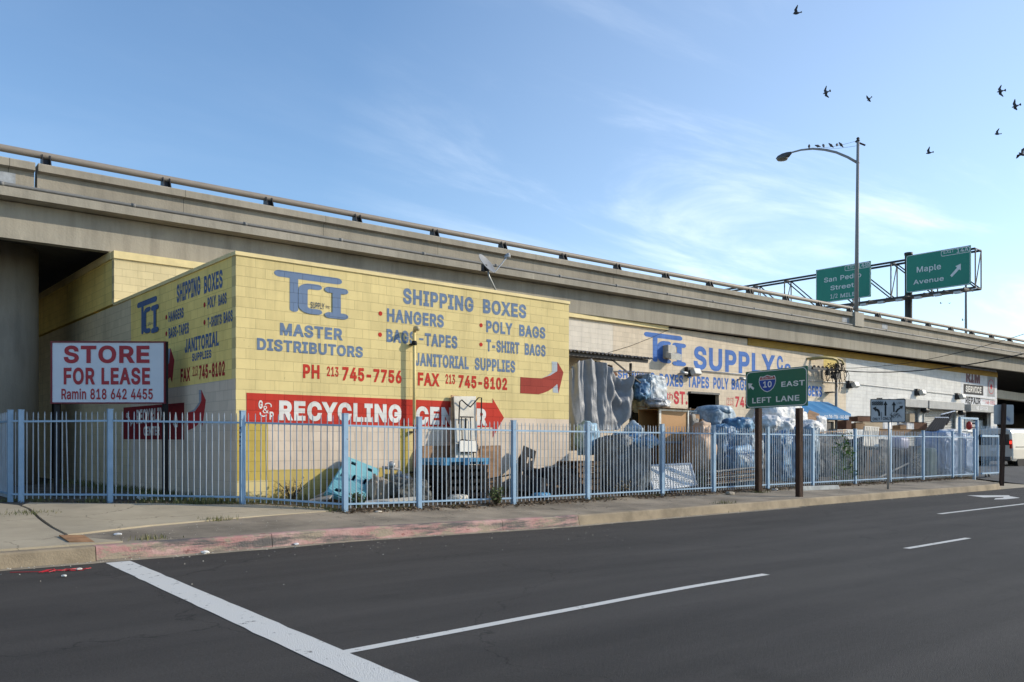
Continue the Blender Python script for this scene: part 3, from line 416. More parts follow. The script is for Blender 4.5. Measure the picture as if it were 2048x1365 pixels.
# ------------------------------------------------------------------ lettering: outlines of a plain grotesque alphabet, 1/1000 em
GLYPHS = {}
for ln in GLYPH_DATA.strip().split('\n'):
    hd, body = ln[1:].split(':', 1)
    GLYPHS[ln[0]] = (int(hd) / 1000, [[tuple(int(q) / 1000 for q in p.split(',')) for p in c.split(' ')] for c in body.split(';')])
def area2(c): return sum(a[0] * b[1] - b[0] * a[1] for a, b in zip(c, c[1:] + c[:1]))
def inside(p, c):
    r = False
    for a, b in zip(c, c[1:] + c[:1]):
        if (a[1] > p[1]) != (b[1] > p[1]) and p[0] < (b[0] - a[0]) * (p[1] - a[1]) / (b[1] - a[1]) + a[0]: r = not r
    return r
def grow(c, d):
    """outline moved outwards (counter-clockwise) or the hole made smaller (clockwise)"""
    c = [p for p, q in zip(c, c[1:] + c[:1]) if abs(p[0] - q[0]) + abs(p[1] - q[1]) > 0.0015]; n = len(c); out = []
    for i in range(n):
        p, a, b = Vector(c[i]), Vector(c[i - 1]), Vector(c[(i + 1) % n])
        e, f = (p - a).normalized(), (b - p).normalized(); m = Vector((e.y + f.y, -e.x - f.x))
        m = m.normalized() if m.length > 1e-4 else Vector((e.y, -e.x)); k = max(0.45, m.dot(Vector((e.y, -e.x)))); out.append(tuple(p + m * d / k))
    return out
for ch, (adv, cs) in list(GLYPHS.items()):
    fixed = []
    for i, c in enumerate(cs):
        hole = sum(all(inside(p, o) for p in c + [((p[0] + q[0]) / 2, (p[1] + q[1]) / 2) for p, q in zip(c, c[1:] + c[:1])]) for j, o in enumerate(cs) if j != i) % 2
        if (area2(c) < 0) != bool(hole): c = c[::-1]
        fixed.append(c)
    GLYPHS[ch] = (adv, fixed)
from mathutils.geometry import delaunay_2d_cdt
def winding(p, cs):
    w = 0
    for c in cs:
        for a, b in zip(c, c[1:] + c[:1]):
            if a[1] <= p[1]:
                if b[1] > p[1] and (b[0] - a[0]) * (p[1] - a[1]) - (p[0] - a[0]) * (b[1] - a[1]) > 0: w += 1
            elif b[1] <= p[1] and (b[0] - a[0]) * (p[1] - a[1]) - (p[0] - a[0]) * (b[1] - a[1]) < 0: w -= 1
    return w
_gc = {}
def glyph(ch, bold):
    if (ch, bold) in _gc: return _gc[(ch, bold)]
    cs = [grow(c, bold) for c in GLYPHS[ch][1]]; pv = []; pe = []
    for c in cs:
        o = len(pv); pv += [Vector(p) for p in c]; pe += [(o + i, o + (i + 1) % len(c)) for i in range(len(c))]
    v, e, f, *_ = delaunay_2d_cdt(pv, pe, [], 0, 1e-5)
    keep = [list(t) for t in f if winding(sum((v[i] for i in t), Vector((0, 0))) / len(t), cs) > 0]
    us = sorted({i for t in keep for i in t}); mp = {q: k for k, q in enumerate(us)}
    _gc[(ch, bold)] = ([v[i] for i in us], [[mp[i] for i in t] for t in keep]); return _gc[(ch, bold)]
_tc = {}
def text_mesh(body, bold=0.02):
    key = (body, bold)
    if key in _tc: return _tc[key]
    x = 0.0; vs = []; fs = []
    for ch in body:
        if ch == ' ': x += 0.26; continue
        gv, gf = glyph(ch, bold); o = len(vs)
        vs += [Vector((p.x + x, p.y)) for p in gv]; fs += [[i + o for i in t] for t in gf]
        x += GLYPHS[ch][0] + 2 * bold * 0.8
    x0 = min(v.x for v in vs); x1 = max(v.x for v in vs); y0 = min(v.y for v in vs); y1 = max(v.y for v in vs)
    _tc[key] = ([((v.x - x0) / (x1 - x0), (v.y - y0) / (y1 - y0)) for v in vs], fs); return _tc[key]
def letters(body, fn, mat, parent, bold=0.025, name='lettering', label=None):
    uv, fs = text_mesh(body, bold)
    o = MB().add([fn(u, v) for u, v in uv], fs).build(name, mat, parent)
    if label: o['label'] = label
    return o
def boxfn(P0, U, V):
    P0, U, V = Vector(P0), Vector(U), Vector(V)
    return lambda u, v: P0 + U * u + V * v
# ================================================================== SETTING
m_asphalt = M('asphalt', (0.049, 0.044, 0.0385), 0.85, 0.16, 0.5, 0.5, 160, coord='World', stretch=(0.35, 1.6, 1), spec=0.3)
def asphalt_extra(m):
    N, L = m.node_tree.nodes, m.node_tree.links; P = N['Principled BSDF']
    src = P.inputs['Base Color'].links[0].from_socket
    g = N.new('ShaderNodeNewGeometry')
    a = N.new('ShaderNodeTexNoise'); a.inputs['Scale'].default_value = 90; a.inputs['Detail'].default_value = 4; a.inputs['Roughness'].default_value = 0.8; L.new(g.outputs['Position'], a.inputs['Vector'])
    mr = N.new('ShaderNodeMapRange'); mr.inputs[1].default_value = 0.3; mr.inputs[2].default_value = 0.7; mr.inputs[3].default_value = 0.6; mr.inputs[4].default_value = 1.5; L.new(a.outputs['Fac'], mr.inputs[0])
    mx = N.new('ShaderNodeMix'); mx.data_type = 'RGBA'; mx.blend_type = 'MULTIPLY'; mx.inputs[0].default_value = 1; L.new(src, mx.inputs[6]); L.new(mr.outputs[0], mx.inputs[7])
    for (sc, st, lo, hi, k) in ((0.55, (0.16, 1.0, 1), 0.50, 0.70, 0.72), (0.9, (1, 1, 1), 0.60, 0.72, 0.78), (1.0, (0.05, 1.3, 1), 0.42, 0.60, 1.16)):
        mp = N.new('ShaderNodeMapping'); mp.inputs['Scale'].default_value = st; mp.inputs['Location'].default_value = (sc * 9, 4, 0); L.new(g.outputs['Position'], mp.inputs[0])
        q = N.new('ShaderNodeTexNoise'); q.inputs['Scale'].default_value = sc; q.inputs['Detail'].default_value = 8; q.inputs['Roughness'].default_value = 0.62; L.new(mp.outputs[0], q.inputs['Vector'])
        r2 = N.new('ShaderNodeMapRange'); r2.inputs[1].default_value = lo; r2.inputs[2].default_value = hi; r2.inputs[3].default_value = 1.0; r2.inputs[4].default_value = k; L.new(q.outputs['Fac'], r2.inputs[0])
        mq = N.new('ShaderNodeMix'); mq.data_type = 'RGBA'; mq.blend_type = 'MULTIPLY'; mq.inputs[0].default_value = 1; L.new(mx.outputs[2], mq.inputs[6]); L.new(r2.outputs[0], mq.inputs[7]); mx = mq
    # hairline cracks
    w = N.new('ShaderNodeTexNoise'); w.inputs['Scale'].default_value = 1.2; w.inputs['Detail'].default_value = 6; L.new(g.outputs['Position'], w.inputs['Vector'])
    va = N.new('ShaderNodeVectorMath'); va.operation = 'MULTIPLY_ADD'; va.inputs[1].default_value = (1.4, 1.4, 0); L.new(w.outputs['Color'], va.inputs[0]); L.new(g.outputs['Position'], va.inputs[2])
    v = N.new('ShaderNodeTexVoronoi'); v.feature = 'DISTANCE_TO_EDGE'; v.inputs['Scale'].default_value = 0.22; L.new(va.outputs[0], v.inputs['Vector'])
    lt = N.new('ShaderNodeMapRange'); lt.inputs[1].default_value = 0.0; lt.inputs[2].default_value = 0.0030; lt.inputs[3].default_value = 0.25; lt.inputs[4].default_value = 1.0; L.new(v.outputs['Distance'], lt.inputs[0])
    mx2 = N.new('ShaderNodeMix'); mx2.data_type = 'RGBA'; mx2.blend_type = 'MULTIPLY'; mx2.inputs[0].default_value = 0.7; L.new(mx.outputs[2], mx2.inputs[6]); L.new(lt.outputs[0], mx2.inputs[7])
    L.new(mx2.outputs[2], P.inputs['Base Color'])
asphalt_extra(m_asphalt)
m_walkasph = M('walk_asphalt', (0.25, 0.208, 0.155), 0.95, 0.34, 0.9, 0.6, 70, coord='World', detail=9)
m_walkconc = M('walk_concrete', (0.385, 0.325, 0.23), 0.9, 0.13, 1.1, 0.3, 60, coord='World', detail=9)
def spots(m):
    N, L = m.node_tree.nodes, m.node_tree.links; P = N['Principled BSDF']; src = P.inputs['Base Color'].links[0].from_socket; g = N.new('ShaderNodeNewGeometry')
    v = N.new('ShaderNodeTexVoronoi'); v.inputs['Scale'].default_value = 3.2; L.new(g.outputs['Position'], v.inputs['Vector'])
    r = N.new('ShaderNodeMapRange'); r.inputs[1].default_value = 0.05; r.inputs[2].default_value = 0.07; r.inputs[3].default_value = 0.55; r.inputs[4].default_value = 1.0; L.new(v.outputs['Distance'], r.inputs[0])
    x = N.new('ShaderNodeMix'); x.data_type = 'RGBA'; x.blend_type = 'MULTIPLY'; x.inputs[0].default_value = 1; L.new(src, x.inputs[6]); L.new(r.outputs[0], x.inputs[7])
    n = N.new('ShaderNodeTexNoise'); n.inputs['Scale'].default_value = 2; n.inputs['Detail'].default_value = 6; L.new(g.outputs['Position'], n.inputs['Vector'])
    va = N.new('ShaderNodeVectorMath'); va.operation = 'MULTIPLY_ADD'; va.inputs[1].default_value = (0.7, 0.7, 0); L.new(n.outputs['Color'], va.inputs[0]); L.new(g.outputs['Position'], va.inputs[2])
    e = N.new('ShaderNodeTexVoronoi'); e.feature = 'DISTANCE_TO_EDGE'; e.inputs['Scale'].default_value = 0.45; L.new(va.outputs[0], e.inputs['Vector'])
    r2 = N.new('ShaderNodeMapRange'); r2.inputs[2].default_value = 0.006; r2.inputs[3].default_value = 0.3; L.new(e.outputs['Distance'], r2.inputs[0])
    y = N.new('ShaderNodeMix'); y.data_type = 'RGBA'; y.blend_type = 'MULTIPLY'; y.inputs[0].default_value = 0.8; L.new(x.outputs[2], y.inputs[6]); L.new(r2.outputs[0], y.inputs[7]); L.new(y.outputs[2], P.inputs['Base Color'])
spots(m_walkconc); spots(m_walkasph)
m_kerb = M('kerb_concrete', (0.285, 0.228, 0.155), 0.9, 0.28, 1.6, 0.4, 40, coord='World', detail=9)
m_redkerb = M('kerb_red', (0.42, 0.22, 0.20), 0.85, 0.12, 2.0, 0.5, 30, coord='World', detail=9, color2=(0.46, 0.30, 0.265))
def worn_kerb(m):
    N, L = m.node_tree.nodes, m.node_tree.links; P = N['Principled BSDF']; src = P.inputs['Base Color'].links[0].from_socket; g = N.new('ShaderNodeNewGeometry')
    def layer(src, scale, stretch, lo, hi, col, det=8, off=0):
        mp = N.new('ShaderNodeMapping'); mp.inputs['Scale'].default_value = stretch; mp.inputs['Location'].default_value = (off, 0, 0); L.new(g.outputs['Position'], mp.inputs[0])
        n = N.new('ShaderNodeTexNoise'); n.inputs['Scale'].default_value = scale; n.inputs['Detail'].default_value = det; n.inputs['Roughness'].default_value = 0.7; L.new(mp.outputs[0], n.inputs['Vector'])
        r = N.new('ShaderNodeMapRange'); r.inputs[1].default_value = lo; r.inputs[2].default_value = hi; L.new(n.outputs['Fac'], r.inputs[0])
        x = N.new('ShaderNodeMix'); x.data_type = 'RGBA'; x.inputs[7].default_value = c4(col); L.new(r.outputs[0], x.inputs[0]); L.new(src, x.inputs[6]); return x.outputs[2]
    s = layer(src, 2.4, (1, 1, 3), 0.50, 0.56, (0.30, 0.245, 0.18))
    s = layer(s, 5.0, (1, 1, 3), 0.60, 0.64, (0.24, 0.10, 0.085), off=3)
    s = layer(s, 1.5, (0.7, 1, 6), 0.47, 0.60, (0.105, 0.095, 0.09), off=9)
    L.new(s, P.inputs['Base Color'])
worn_kerb(m_redkerb)
m_gutter = M('gutter_dust', (0.30, 0.25, 0.18), 0.95, 0.3, 2.5, 0.3, 60, coord='World', detail=9)
m_dirt = M('dirt', (0.13, 0.10, 0.07), 1.0, 0.5, 1.8, 0.9, 30, coord='World', detail=9)
m_ground = M('far_ground', (0.10, 0.095, 0.085), 1.0, 0.2, 0.3, coord='World')
m_roadpaint = M('road_paint', (0.70, 0.68, 0.62), 0.8, 0.1, 7, 0.4, 90, coord='World', detail=9, color2=(0.62, 0.61, 0.57), lo=0.3, hi=0.7)
def worn_paint(m):
    N, L = m.node_tree.nodes, m.node_tree.links; P = N['Principled BSDF']
    g = N.new('ShaderNodeNewGeometry')
    n = N.new('ShaderNodeTexNoise'); n.inputs['Scale'].default_value = 9; n.inputs['Detail'].default_value = 10; n.inputs['Roughness'].default_value = 0.75; L.new(g.outputs['Position'], n.inputs['Vector'])
    mr = N.new('ShaderNodeMapRange'); mr.inputs[1].default_value = 0.60; mr.inputs[2].default_value = 0.645; mr.inputs[3].default_value = 1; mr.inputs[4].default_value = 0; L.new(n.outputs['Fac'], mr.inputs[0])
    L.new(mr.outputs[0], P.inputs['Alpha'])
worn_paint(m_roadpaint)

xs = [-60, -30, -10] + [i * 0.5 for i in range(-8, 31)] + [20, 40, 80, 160, 320]
def strip(y0, y1, fz, x0=-60, x1=320, ny=1):
    X = [x for x in xs if x0 < x < x1]; X = [x0] + X + [x1]
    b = MB(); n = len(X); vs = []; fs = []
    for j in range(ny + 1):
        y = y0 + (y1 - y0) * j / ny
        for x in X: vs.append((x, y, fz(x, y)))
    for j in range(ny):
        for i in range(n - 1): fs.append([j * n + i, j * n + i + 1, (j + 1) * n + i + 1, (j + 1) * n + i])
    return b.add(vs, fs)
g = MB(); g.quad((-1500, -1500, -0.12), (1500, -1500, -0.12), (1500, 1500, -0.12), (-1500, 1500, -0.12)); struct('ground', g, m_ground)
struct('road', strip(-16, CURB_Y - 0.02, lambda x, y: gz(x)), m_asphalt)
# gutter dust along the kerb foot
def gut(x, y): return gz(x) + 0.004
gm = MB(); X = [x for x in xs if -60 < x < 36.5]; vs = []; fs = []
for i, x in enumerate(X):
    w = 0.24 + 0.09 * noise.noise(Vector((x * 0.8, 3, 0))) + 0.04 * noise.noise(Vector((x * 4, 7, 0)))
    vs += [(x, CURB_Y - w, gut(x, 0)), (x, CURB_Y - 0.02, gut(x, 0))]
    if i: fs.append([2 * i - 2, 2 * i, 2 * i + 1, 2 * i - 1])
struct('gutter', gm.add(vs, fs), m_gutter)

def kerb_path():
    P = [(x, CURB_Y) for x in [-60, -30, -10] + [i * 0.5 for i in range(-8, 67)]]
    P += [(33.0 + 3.2 * math.sin(a), CURB_Y + 3.2 * (1 - math.cos(a))) for a in [R_(8 * k) for k in range(1, 9)]]
    return P
KP = kerb_path()
def kerb_piece(x0, x1):
    P = [p for p in KP if x0 - 1e-6 <= p[0] <= x1 + 1e-6]
    if P[0][0] > x0 + 1e-6: P.insert(0, (x0, CURB_Y))
    if x1 < 33 and P[-1][0] < x1 - 1e-6: P.append((x1, CURB_Y))
    b = MB(); vs = []; fs = []
    for i, (x, y) in enumerate(P):
        a = Vector(P[max(0, i - 1)]); c = Vector(P[min(len(P) - 1, i + 1)]); d = (c - a).normalized(); n = Vector((-d.y, d.x))
        ht = 0.20 * (1 - sstep(34.2, 36.1, x) * 0.85); z = gz(x)
        for (o, h) in ((-0.03, -0.05), (-0.03, 0.0), (0.0, ht - 0.025), (0.012, ht - 0.007), (0.03, ht), (0.17, ht), (0.17, -0.05)):
            vs.append((x + n.x * o, y + n.y * o, z + h))
    k = 7
    for i in range(len(P) - 1):
        for j in range(k):
            j2 = (j + 1) % k; fs.append([i * k + j, (i + 1) * k + j, (i + 1) * k + j2, i * k + j2])
    fs.append(list(range(k))); fs.append([(len(P) - 1) * k + j for j in range(k)])
    return b.add(vs, fs)
struct('kerb', kerb_piece(-60, 3.15), m_kerb)
struct('kerb', kerb_piece(12.13, 40), m_kerb)
for (a, b) in ((3.16, 5.62), (5.63, 10.14), (10.15, 12.12)): struct('red_kerb', kerb_piece(a, b), m_redkerb)

def walk(x, y): return gh(x, y) + 0.004
struct('pavement', strip(CURB_Y + 0.16, 14.7, walk, -60, 33.0, 3), m_walkasph)
pc = [(33.0 + 3.04 * math.sin(R_(6.4 * k)), 15.4 - 3.04 * math.cos(R_(6.4 * k))) for k in range(11)] + [(35.73, 14.7), (33.0, 14.7)]
struct('pavement', MB().add([(x, y, walk(x, y) + 0.002) for x, y in pc], [list(range(len(pc)))]), m_walkasph)
struct('lot', strip(14.66, 62, lambda x, y: gh(x, y), -60, 37.9, 30), m_dirt)
struct('driveway', strip(CURB_Y - 0.03, 62, lambda x, y: max(0.0, gh(x, y) - 0.19 * (1 - sstep(12.5, 15.5, y))) + 0.002, 37.6, 120, 24), M('driveway_asphalt', (0.075, 0.073, 0.07), 0.9, 0.2, 0.8, 0.4, 60, coord='World'))
dv = MB(); vs = [(35.62, CURB_Y + 0.0), (37.7, CURB_Y - 0.02), (37.7, 14.7), (35.62, 14.7)]
struct('driveway_apron', MB().add([(32.8, CURB_Y - 0.04, 0.006), (37.7, CURB_Y - 0.04, 0.006), (37.7, 14.9, 0.15), (32.8, 14.9, 0.15)], [[0, 1, 2, 3]]), m_walkconc)
# concrete corner pavement, a slab standing a little above the old asphalt strip
def slab_poly(name, pix, mat, lift=0.03):
    P = [onG(*p) if len(p) == 2 else Vector((p[0], p[1], gh(p[0], p[1]))) for p in pix]
    n = len(P); b = MB()
    # fine fill so that the slab follows the slope
    me = bmesh.new(); V = [me.verts.new((p.x, p.y, 0)) for p in P]; me.faces.new(V)
    bmesh.ops.triangulate(me, faces=me.faces[:])
    for _ in range(4): bmesh.ops.subdivide_edges(me, edges=[e for e in me.edges if e.calc_length() > 0.6], cuts=1)
    bmesh.ops.triangulate(me, faces=me.faces[:])
    for v in me.verts: v.co.z = gh(v.co.x, v.co.y) + lift
    ex = bmesh.ops.extrude_face_region(me, geom=me.faces[:])
    for e in ex['geom']:
        if isinstance(e, bmesh.types.BMVert): e.co.z -= lift + 0.08
    me.verts.index_update()
    b.add([v.co.copy() for v in me.verts], [[v.index for v in f.verts] for f in me.faces]); me.free()
    return struct(name, b, mat)
slab_poly('pavement_slab', [(136, 1073), (300, 1054), (520, 1035), (658, 1024.5), (640, 1018.5), (520, 1012), (400, 1013), (225, 1010.5), (60, 1008.5), (44, 1014), (80, 1038)], m_walkconc)
slab_poly('pavement_slab', [(131, 1075.5), (75, 1041), (36, 1014), (2.9, 19.3, 0), (2.3, 30.0, 0), (-6, 30, 0), (-6, CURB_Y + 0.19, 0), (2.9, CURB_Y + 0.19, 0), (3.55, CURB_Y + 0.19, 0)], m_walkconc)

def paint(name, P):
    b = MB(); b.add([(p[0], p[1], gz(p[0]) + 0.004) for p in P], [list(range(len(P)))]); return struct(name, b, m_roadpaint)
def line(name, x0, x1, ya, w=0.11, yb=None):
    b = MB(); n = max(1, int((x1 - x0) / 0.25)); vs = []; fs = []
    for i in range(n + 1):
        x = x0 + (x1 - x0) * i / n; y = ya + ((yb or ya) - ya) * i / n; e = 0.006 * noise.noise(Vector((x * 5, y, 0)))
        vs += [(x, y - w / 2 + e, gz(x) + 0.004), (x, y + w / 2 + e, gz(x) + 0.004)]
        if i: fs.append([2 * i - 2, 2 * i, 2 * i + 1, 2 * i - 1])
    return struct(name, b.add(vs, fs), m_roadpaint)
line('lane_line', 3.16, 9.05, 5.64, 0.11, 5.90); line('lane_line', 13.25, 15.55, 6.15)
line('lane_line', 20.5, 30.5, 8.75, 0.13)
b = MB(); vs = []; fs = []
for i in range(60):
    t = i / 59; y = 11.93 - t * 14; cx = 3.36 - t * 0.72; e = 0.016 * noise.noise(Vector((y * 5, 0, 0)))
    vs += [(cx - 0.153 + e, y, gz(cx) + 0.0045), (cx + 0.153 + e, y, gz(cx) + 0.0045)]
    if i: fs.append([2 * i - 2, 2 * i, 2 * i + 1, 2 * i - 1])
struct('stop_line', b.add(vs, fs), m_roadpaint)
paint('turn_arrow', [(22.3, 10.55), (26.0, 10.62), (26.0, 11.05), (24.4, 11.0), (23.4, 10.95), (22.0, 11.35), (21.3, 11.05)] if False else [tuple(onZ(px, py, 0).xy) for px, py in [(1934, 991.5), (2018, 991.2), (2020, 993.2), (2040, 996.3), (2012, 999.2), (1988, 999.6), (1991, 997.2), (2006, 996.2), (2008, 994.4), (1968, 995.5)]])

# ================================================================== OVERPASS
FA = R_(1.55); FO = Vector((6.8, 24.77)); FE = Vector((math.cos(FA), -math.sin(FA))); FN = Vector((math.sin(FA), math.cos(FA)))
def fw(s, n, z): p = FO + FE * s + FN * n; return Vector((p.x, p.y, z))
def fw_s(px, n):  # arc length where the pixel column meets the plane at offset n
    d = ray(px); den = d.dot(FN); t = (FO.dot(FN) + n) / den; p = d * t; return (p - FO).dot(FE)
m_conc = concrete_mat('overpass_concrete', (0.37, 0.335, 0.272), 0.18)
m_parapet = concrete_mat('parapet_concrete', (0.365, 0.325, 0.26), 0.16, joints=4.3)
m_under = concrete_mat('soffit_concrete_shaded', (0.085, 0.08, 0.072), 0.25)  # concrete colour darkened to carry the shade under the deck
m_rail = M('rail_paint', (0.27, 0.23, 0.19), 0.55, 0.06, 2, spec=0.4)
m_darkmetal = M('dark_metal', (0.035, 0.033, 0.034), 0.5, 0.15, 6, metal=0.3)
m_galv = M('galvanised', (0.42, 0.43, 0.43), 0.45, 0.12, 5, metal=0.6)
ovp = thing('concrete_overpass', 'long grey concrete freeway overpass with pipe railing behind the yellow building', 'overpass', fw(0, 0, 0))
S0, S1 = -60, 330
def extr(prof, s0, s1): # profile of (n, z) swept along the deck
    P = [fw(s0, n, z) for n, z in prof]; return MB().prism(P, fw(s1, 0, 0) - fw(s0, 0, 0))
def extr_seg(prof, cuts):
    b = MB()
    for a, c in zip(cuts[:-1], cuts[1:]):
        P = [fw(a, n, z) for n, z in prof]; b.prism(P, fw(c, 0, 0) - fw(a, 0, 0))
    return b
sj = fw_s(73, -0.42)
extr([(0.0, 6.855), (0.30, 6.855), (0.36, 7.78), (-0.02, 7.78)], S0, S1).build('girder', m_conc, ovp)
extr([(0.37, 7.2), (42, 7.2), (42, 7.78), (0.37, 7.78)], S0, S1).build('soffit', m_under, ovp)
extr([(-0.5, 7.803), (42, 7.79), (42, 8.02), (-0.40, 8.03), (-0.5, 8.025)], S0, S1).build('deck_slab', m_conc, ovp)
for a, c in ((S0, sj - 0.035), (sj + 0.035, S1)):
    extr([(-0.32, 8.031), (-0.32, 8.53), (-0.48, 8.56), (-0.48, 8.735), (-0.46, 8.76), (-0.04, 8.76), (-0.02, 8.64), (0.08, 8.032)], a, c).build('parapet', m_parapet, ovp)
b = MB(); b.tube([fw(s, -0.18, 9.055) for s in (S0, 0, 60, 150, S1)], 0.095, 12); b.build('railing', m_rail, ovp, True)
def rail_post(s):
    b = MB()
    for e in (-0.09, 0.09):
        b.prism([fw(s + e - 0.012, -0.40, 8.761), fw(s + e - 0.012, -0.06, 8.761), fw(s + e - 0.012, -0.10, 9.06), fw(s + e - 0.012, -0.28, 9.06)], FE.to_3d() * 0.024)
    b.prism([fw(s - 0.10, -0.24, 8.762), fw(s + 0.10, -0.24, 8.762), fw(s + 0.10, -0.20, 8.97), fw(s - 0.10, -0.20, 8.97)], FN.to_3d() * 0.05)
    b.box(fw(s, -0.23, 8.772), (0.3, 0.3, 0.02), Matrix.Rotation(-FA, 3, 'Z'))
    return b.build('rail_post', m_darkmetal, ovp)
s = fw_s(91, -0.18); st = (fw_s(1330, -0.18) - s) / 8.0
s -= st * 2; first = None
while s < 150:
    if first is None: first = rail_post(s); s0 = s
    else:
        c = first.copy(); COL.objects.link(c); c.parent = ovp
        dlt = FE * (s - s0); c.location = first.location + Vector((dlt.x, dlt.y, 0))
    s += st
b = MB(); b.tube([fw(s, -0.455, 8.085) for s in (S0, -3, 20, 60, S1)], 0.045, 8)
s = -12
while s < 110: b.tube([fw(s, -0.455, 8.085), fw(s + 0.10, -0.455, 8.085)], 0.06, 8); s += 3.1
b.build('conduit', M('conduit_grey', (0.17, 0.17, 0.165), 0.6, 0.15, 1.0), ovp, True)
m_drain = M('patch_grey', (0.33, 0.35, 0.37), 0.8, 0.25, 5, coord='World')
for px0, px1, z0, z1 in ((-20, 31, 8.17, 8.43),):
    a, c = fw_s(px0, -0.32), fw_s(px1, -0.32)
    MB().prism([fw(a, -0.323, z0), fw(c, -0.323, z0), fw(c, -0.323, z1), fw(a, -0.323, z1)], FN.to_3d() * -0.004).build('repair_patch', m_drain, ovp)
for px0, px1, z0, z1 in ((1684, 1697, 8.2, 8.46), (1764, 1775, 8.2, 8.46)):
    a, c = fw_s(px0, -0.32), fw_s(px1, -0.32)
    MB().prism([fw(a, -0.323, z0), fw(c, -0.323, z0), fw(c, -0.323, z1), fw(a, -0.323, z1)], FN.to_3d() * -0.004).build('repair_patch', m_drain, ovp)
# pilaster under the street lamp
sl = fw_s(1714, -0.42)
extr([(-0.57, 8.04), (-0.57, 8.80), (-0.03, 8.80), (-0.03, 8.04)], sl - 0.45, sl + 0.45).build('lamp_plinth', concrete_mat('plinth_concrete', (0.42, 0.38, 0.31), 0.15), ovp)
# columns and cap beams that carry the deck
for (x, y) in ((4.7, 28.0), (4.7, 41.0), (-26, 29.0), (80, 33), (112, 32), (145, 31)):
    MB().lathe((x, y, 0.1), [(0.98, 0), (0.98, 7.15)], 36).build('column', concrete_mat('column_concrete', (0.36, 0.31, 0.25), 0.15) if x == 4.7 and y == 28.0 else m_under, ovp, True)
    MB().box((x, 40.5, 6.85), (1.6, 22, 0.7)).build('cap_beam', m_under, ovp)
MB().box((-40, 62.0, 3.5), (93.0, 0.5, 7.2)).build('shade_wall', m_under, ovp)  # added wall closing off daylight behind the left underpass
MB().box((-14, 43.5, 3.5), (0.5, 36.0, 7.2)).build('shade_wall', m_under, ovp)  # added out of view to block sky light under the deck
MB().box((200, 56.0, 3.5), (260.0, 0.5, 7.2)).build('shade_wall', m_under, ovp)  # added wall that keeps the background dark beyond the row
MB().box((69.2 + 20 * math.cos(R_(4)), 25.6 + 20 * math.sin(R_(4)), 5.45), (40, 0.5, 0.62), Matrix.Rotation(R_(4), 3, 'Z')).build('edge_beam', concrete_mat('beam_concrete_lit', (0.55, 0.49, 0.39), 0.12), ovp)  # concrete paled so the beam looks lit under the deck

# ================================================================== BUILDINGS
BX0, BX1, BY, WY = 6.78, 15.88, 16.33, 24.44
YEL = (0.72, 0.585, 0.275); CRM = (0.70, 0.59, 0.45); WHT = (0.72, 0.71, 0.68); PINK = (0.70, 0.575, 0.45); OCH = (0.56, 0.42, 0.10)
def bm_(n, c, pl='xz', **k): return block_mat(n, c, pl, zoff=-0.06, xoff=(-BX0 if pl == 'xz' else -BY), **k)
m_yel = bm_('yellow_block', YEL); m_yel_s = bm_('yellow_block_side_lifted', (0.92, 0.70, 0.235), 'yz'); m_yel_up = bm_('pale_yellow_block', (0.72, 0.60, 0.34)); m_crm = bm_('cream_block', CRM, joint=0.80); m_wht = bm_('white_block', WHT, joint=0.82, dirt=0.06)  # side yellow brightened in colour to lift the shaded wall
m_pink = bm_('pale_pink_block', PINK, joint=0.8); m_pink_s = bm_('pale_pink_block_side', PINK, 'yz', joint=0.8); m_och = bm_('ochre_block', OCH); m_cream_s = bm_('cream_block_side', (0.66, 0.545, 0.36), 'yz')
BLUE = (0.155, 0.22, 0.34); RED = (0.52, 0.042, 0.025)
m_tblue = bm_('painted_blue', BLUE, joint=0.7, flake=0.02); m_tred = bm_('painted_red', RED, joint=0.7, flake=0.02); m_twht = bm_('painted_white', (0.74, 0.72, 0.68), joint=0.8, flake=0.02)
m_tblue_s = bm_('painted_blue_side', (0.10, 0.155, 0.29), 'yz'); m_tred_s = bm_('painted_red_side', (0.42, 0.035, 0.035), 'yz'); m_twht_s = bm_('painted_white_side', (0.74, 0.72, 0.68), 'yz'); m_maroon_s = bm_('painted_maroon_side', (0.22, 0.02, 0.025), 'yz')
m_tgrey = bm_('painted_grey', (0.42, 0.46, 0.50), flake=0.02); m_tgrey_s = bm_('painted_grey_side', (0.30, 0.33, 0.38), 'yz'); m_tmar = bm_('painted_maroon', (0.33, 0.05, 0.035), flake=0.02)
m_tblue2 = bm_('painted_bright_blue', (0.085, 0.19, 0.50), flake=0.02); m_tred2 = bm_('painted_faded_red', (0.56, 0.06, 0.075), flake=0.02)
m_cop = M('coping_paint', (0.74, 0.60, 0.30), 0.7, 0.1, 2, coord='World'); m_cop2 = M('coping_ochre_shaded', (0.36, 0.21, 0.022), 0.7, 0.12, 2, coord='World')  # second colour: ochre trim darkened with the overpass shade put in
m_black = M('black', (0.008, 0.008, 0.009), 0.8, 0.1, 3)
m_roof = M('roof_felt', (0.12, 0.115, 0.11), 0.95, 0.2, 2, coord='World')

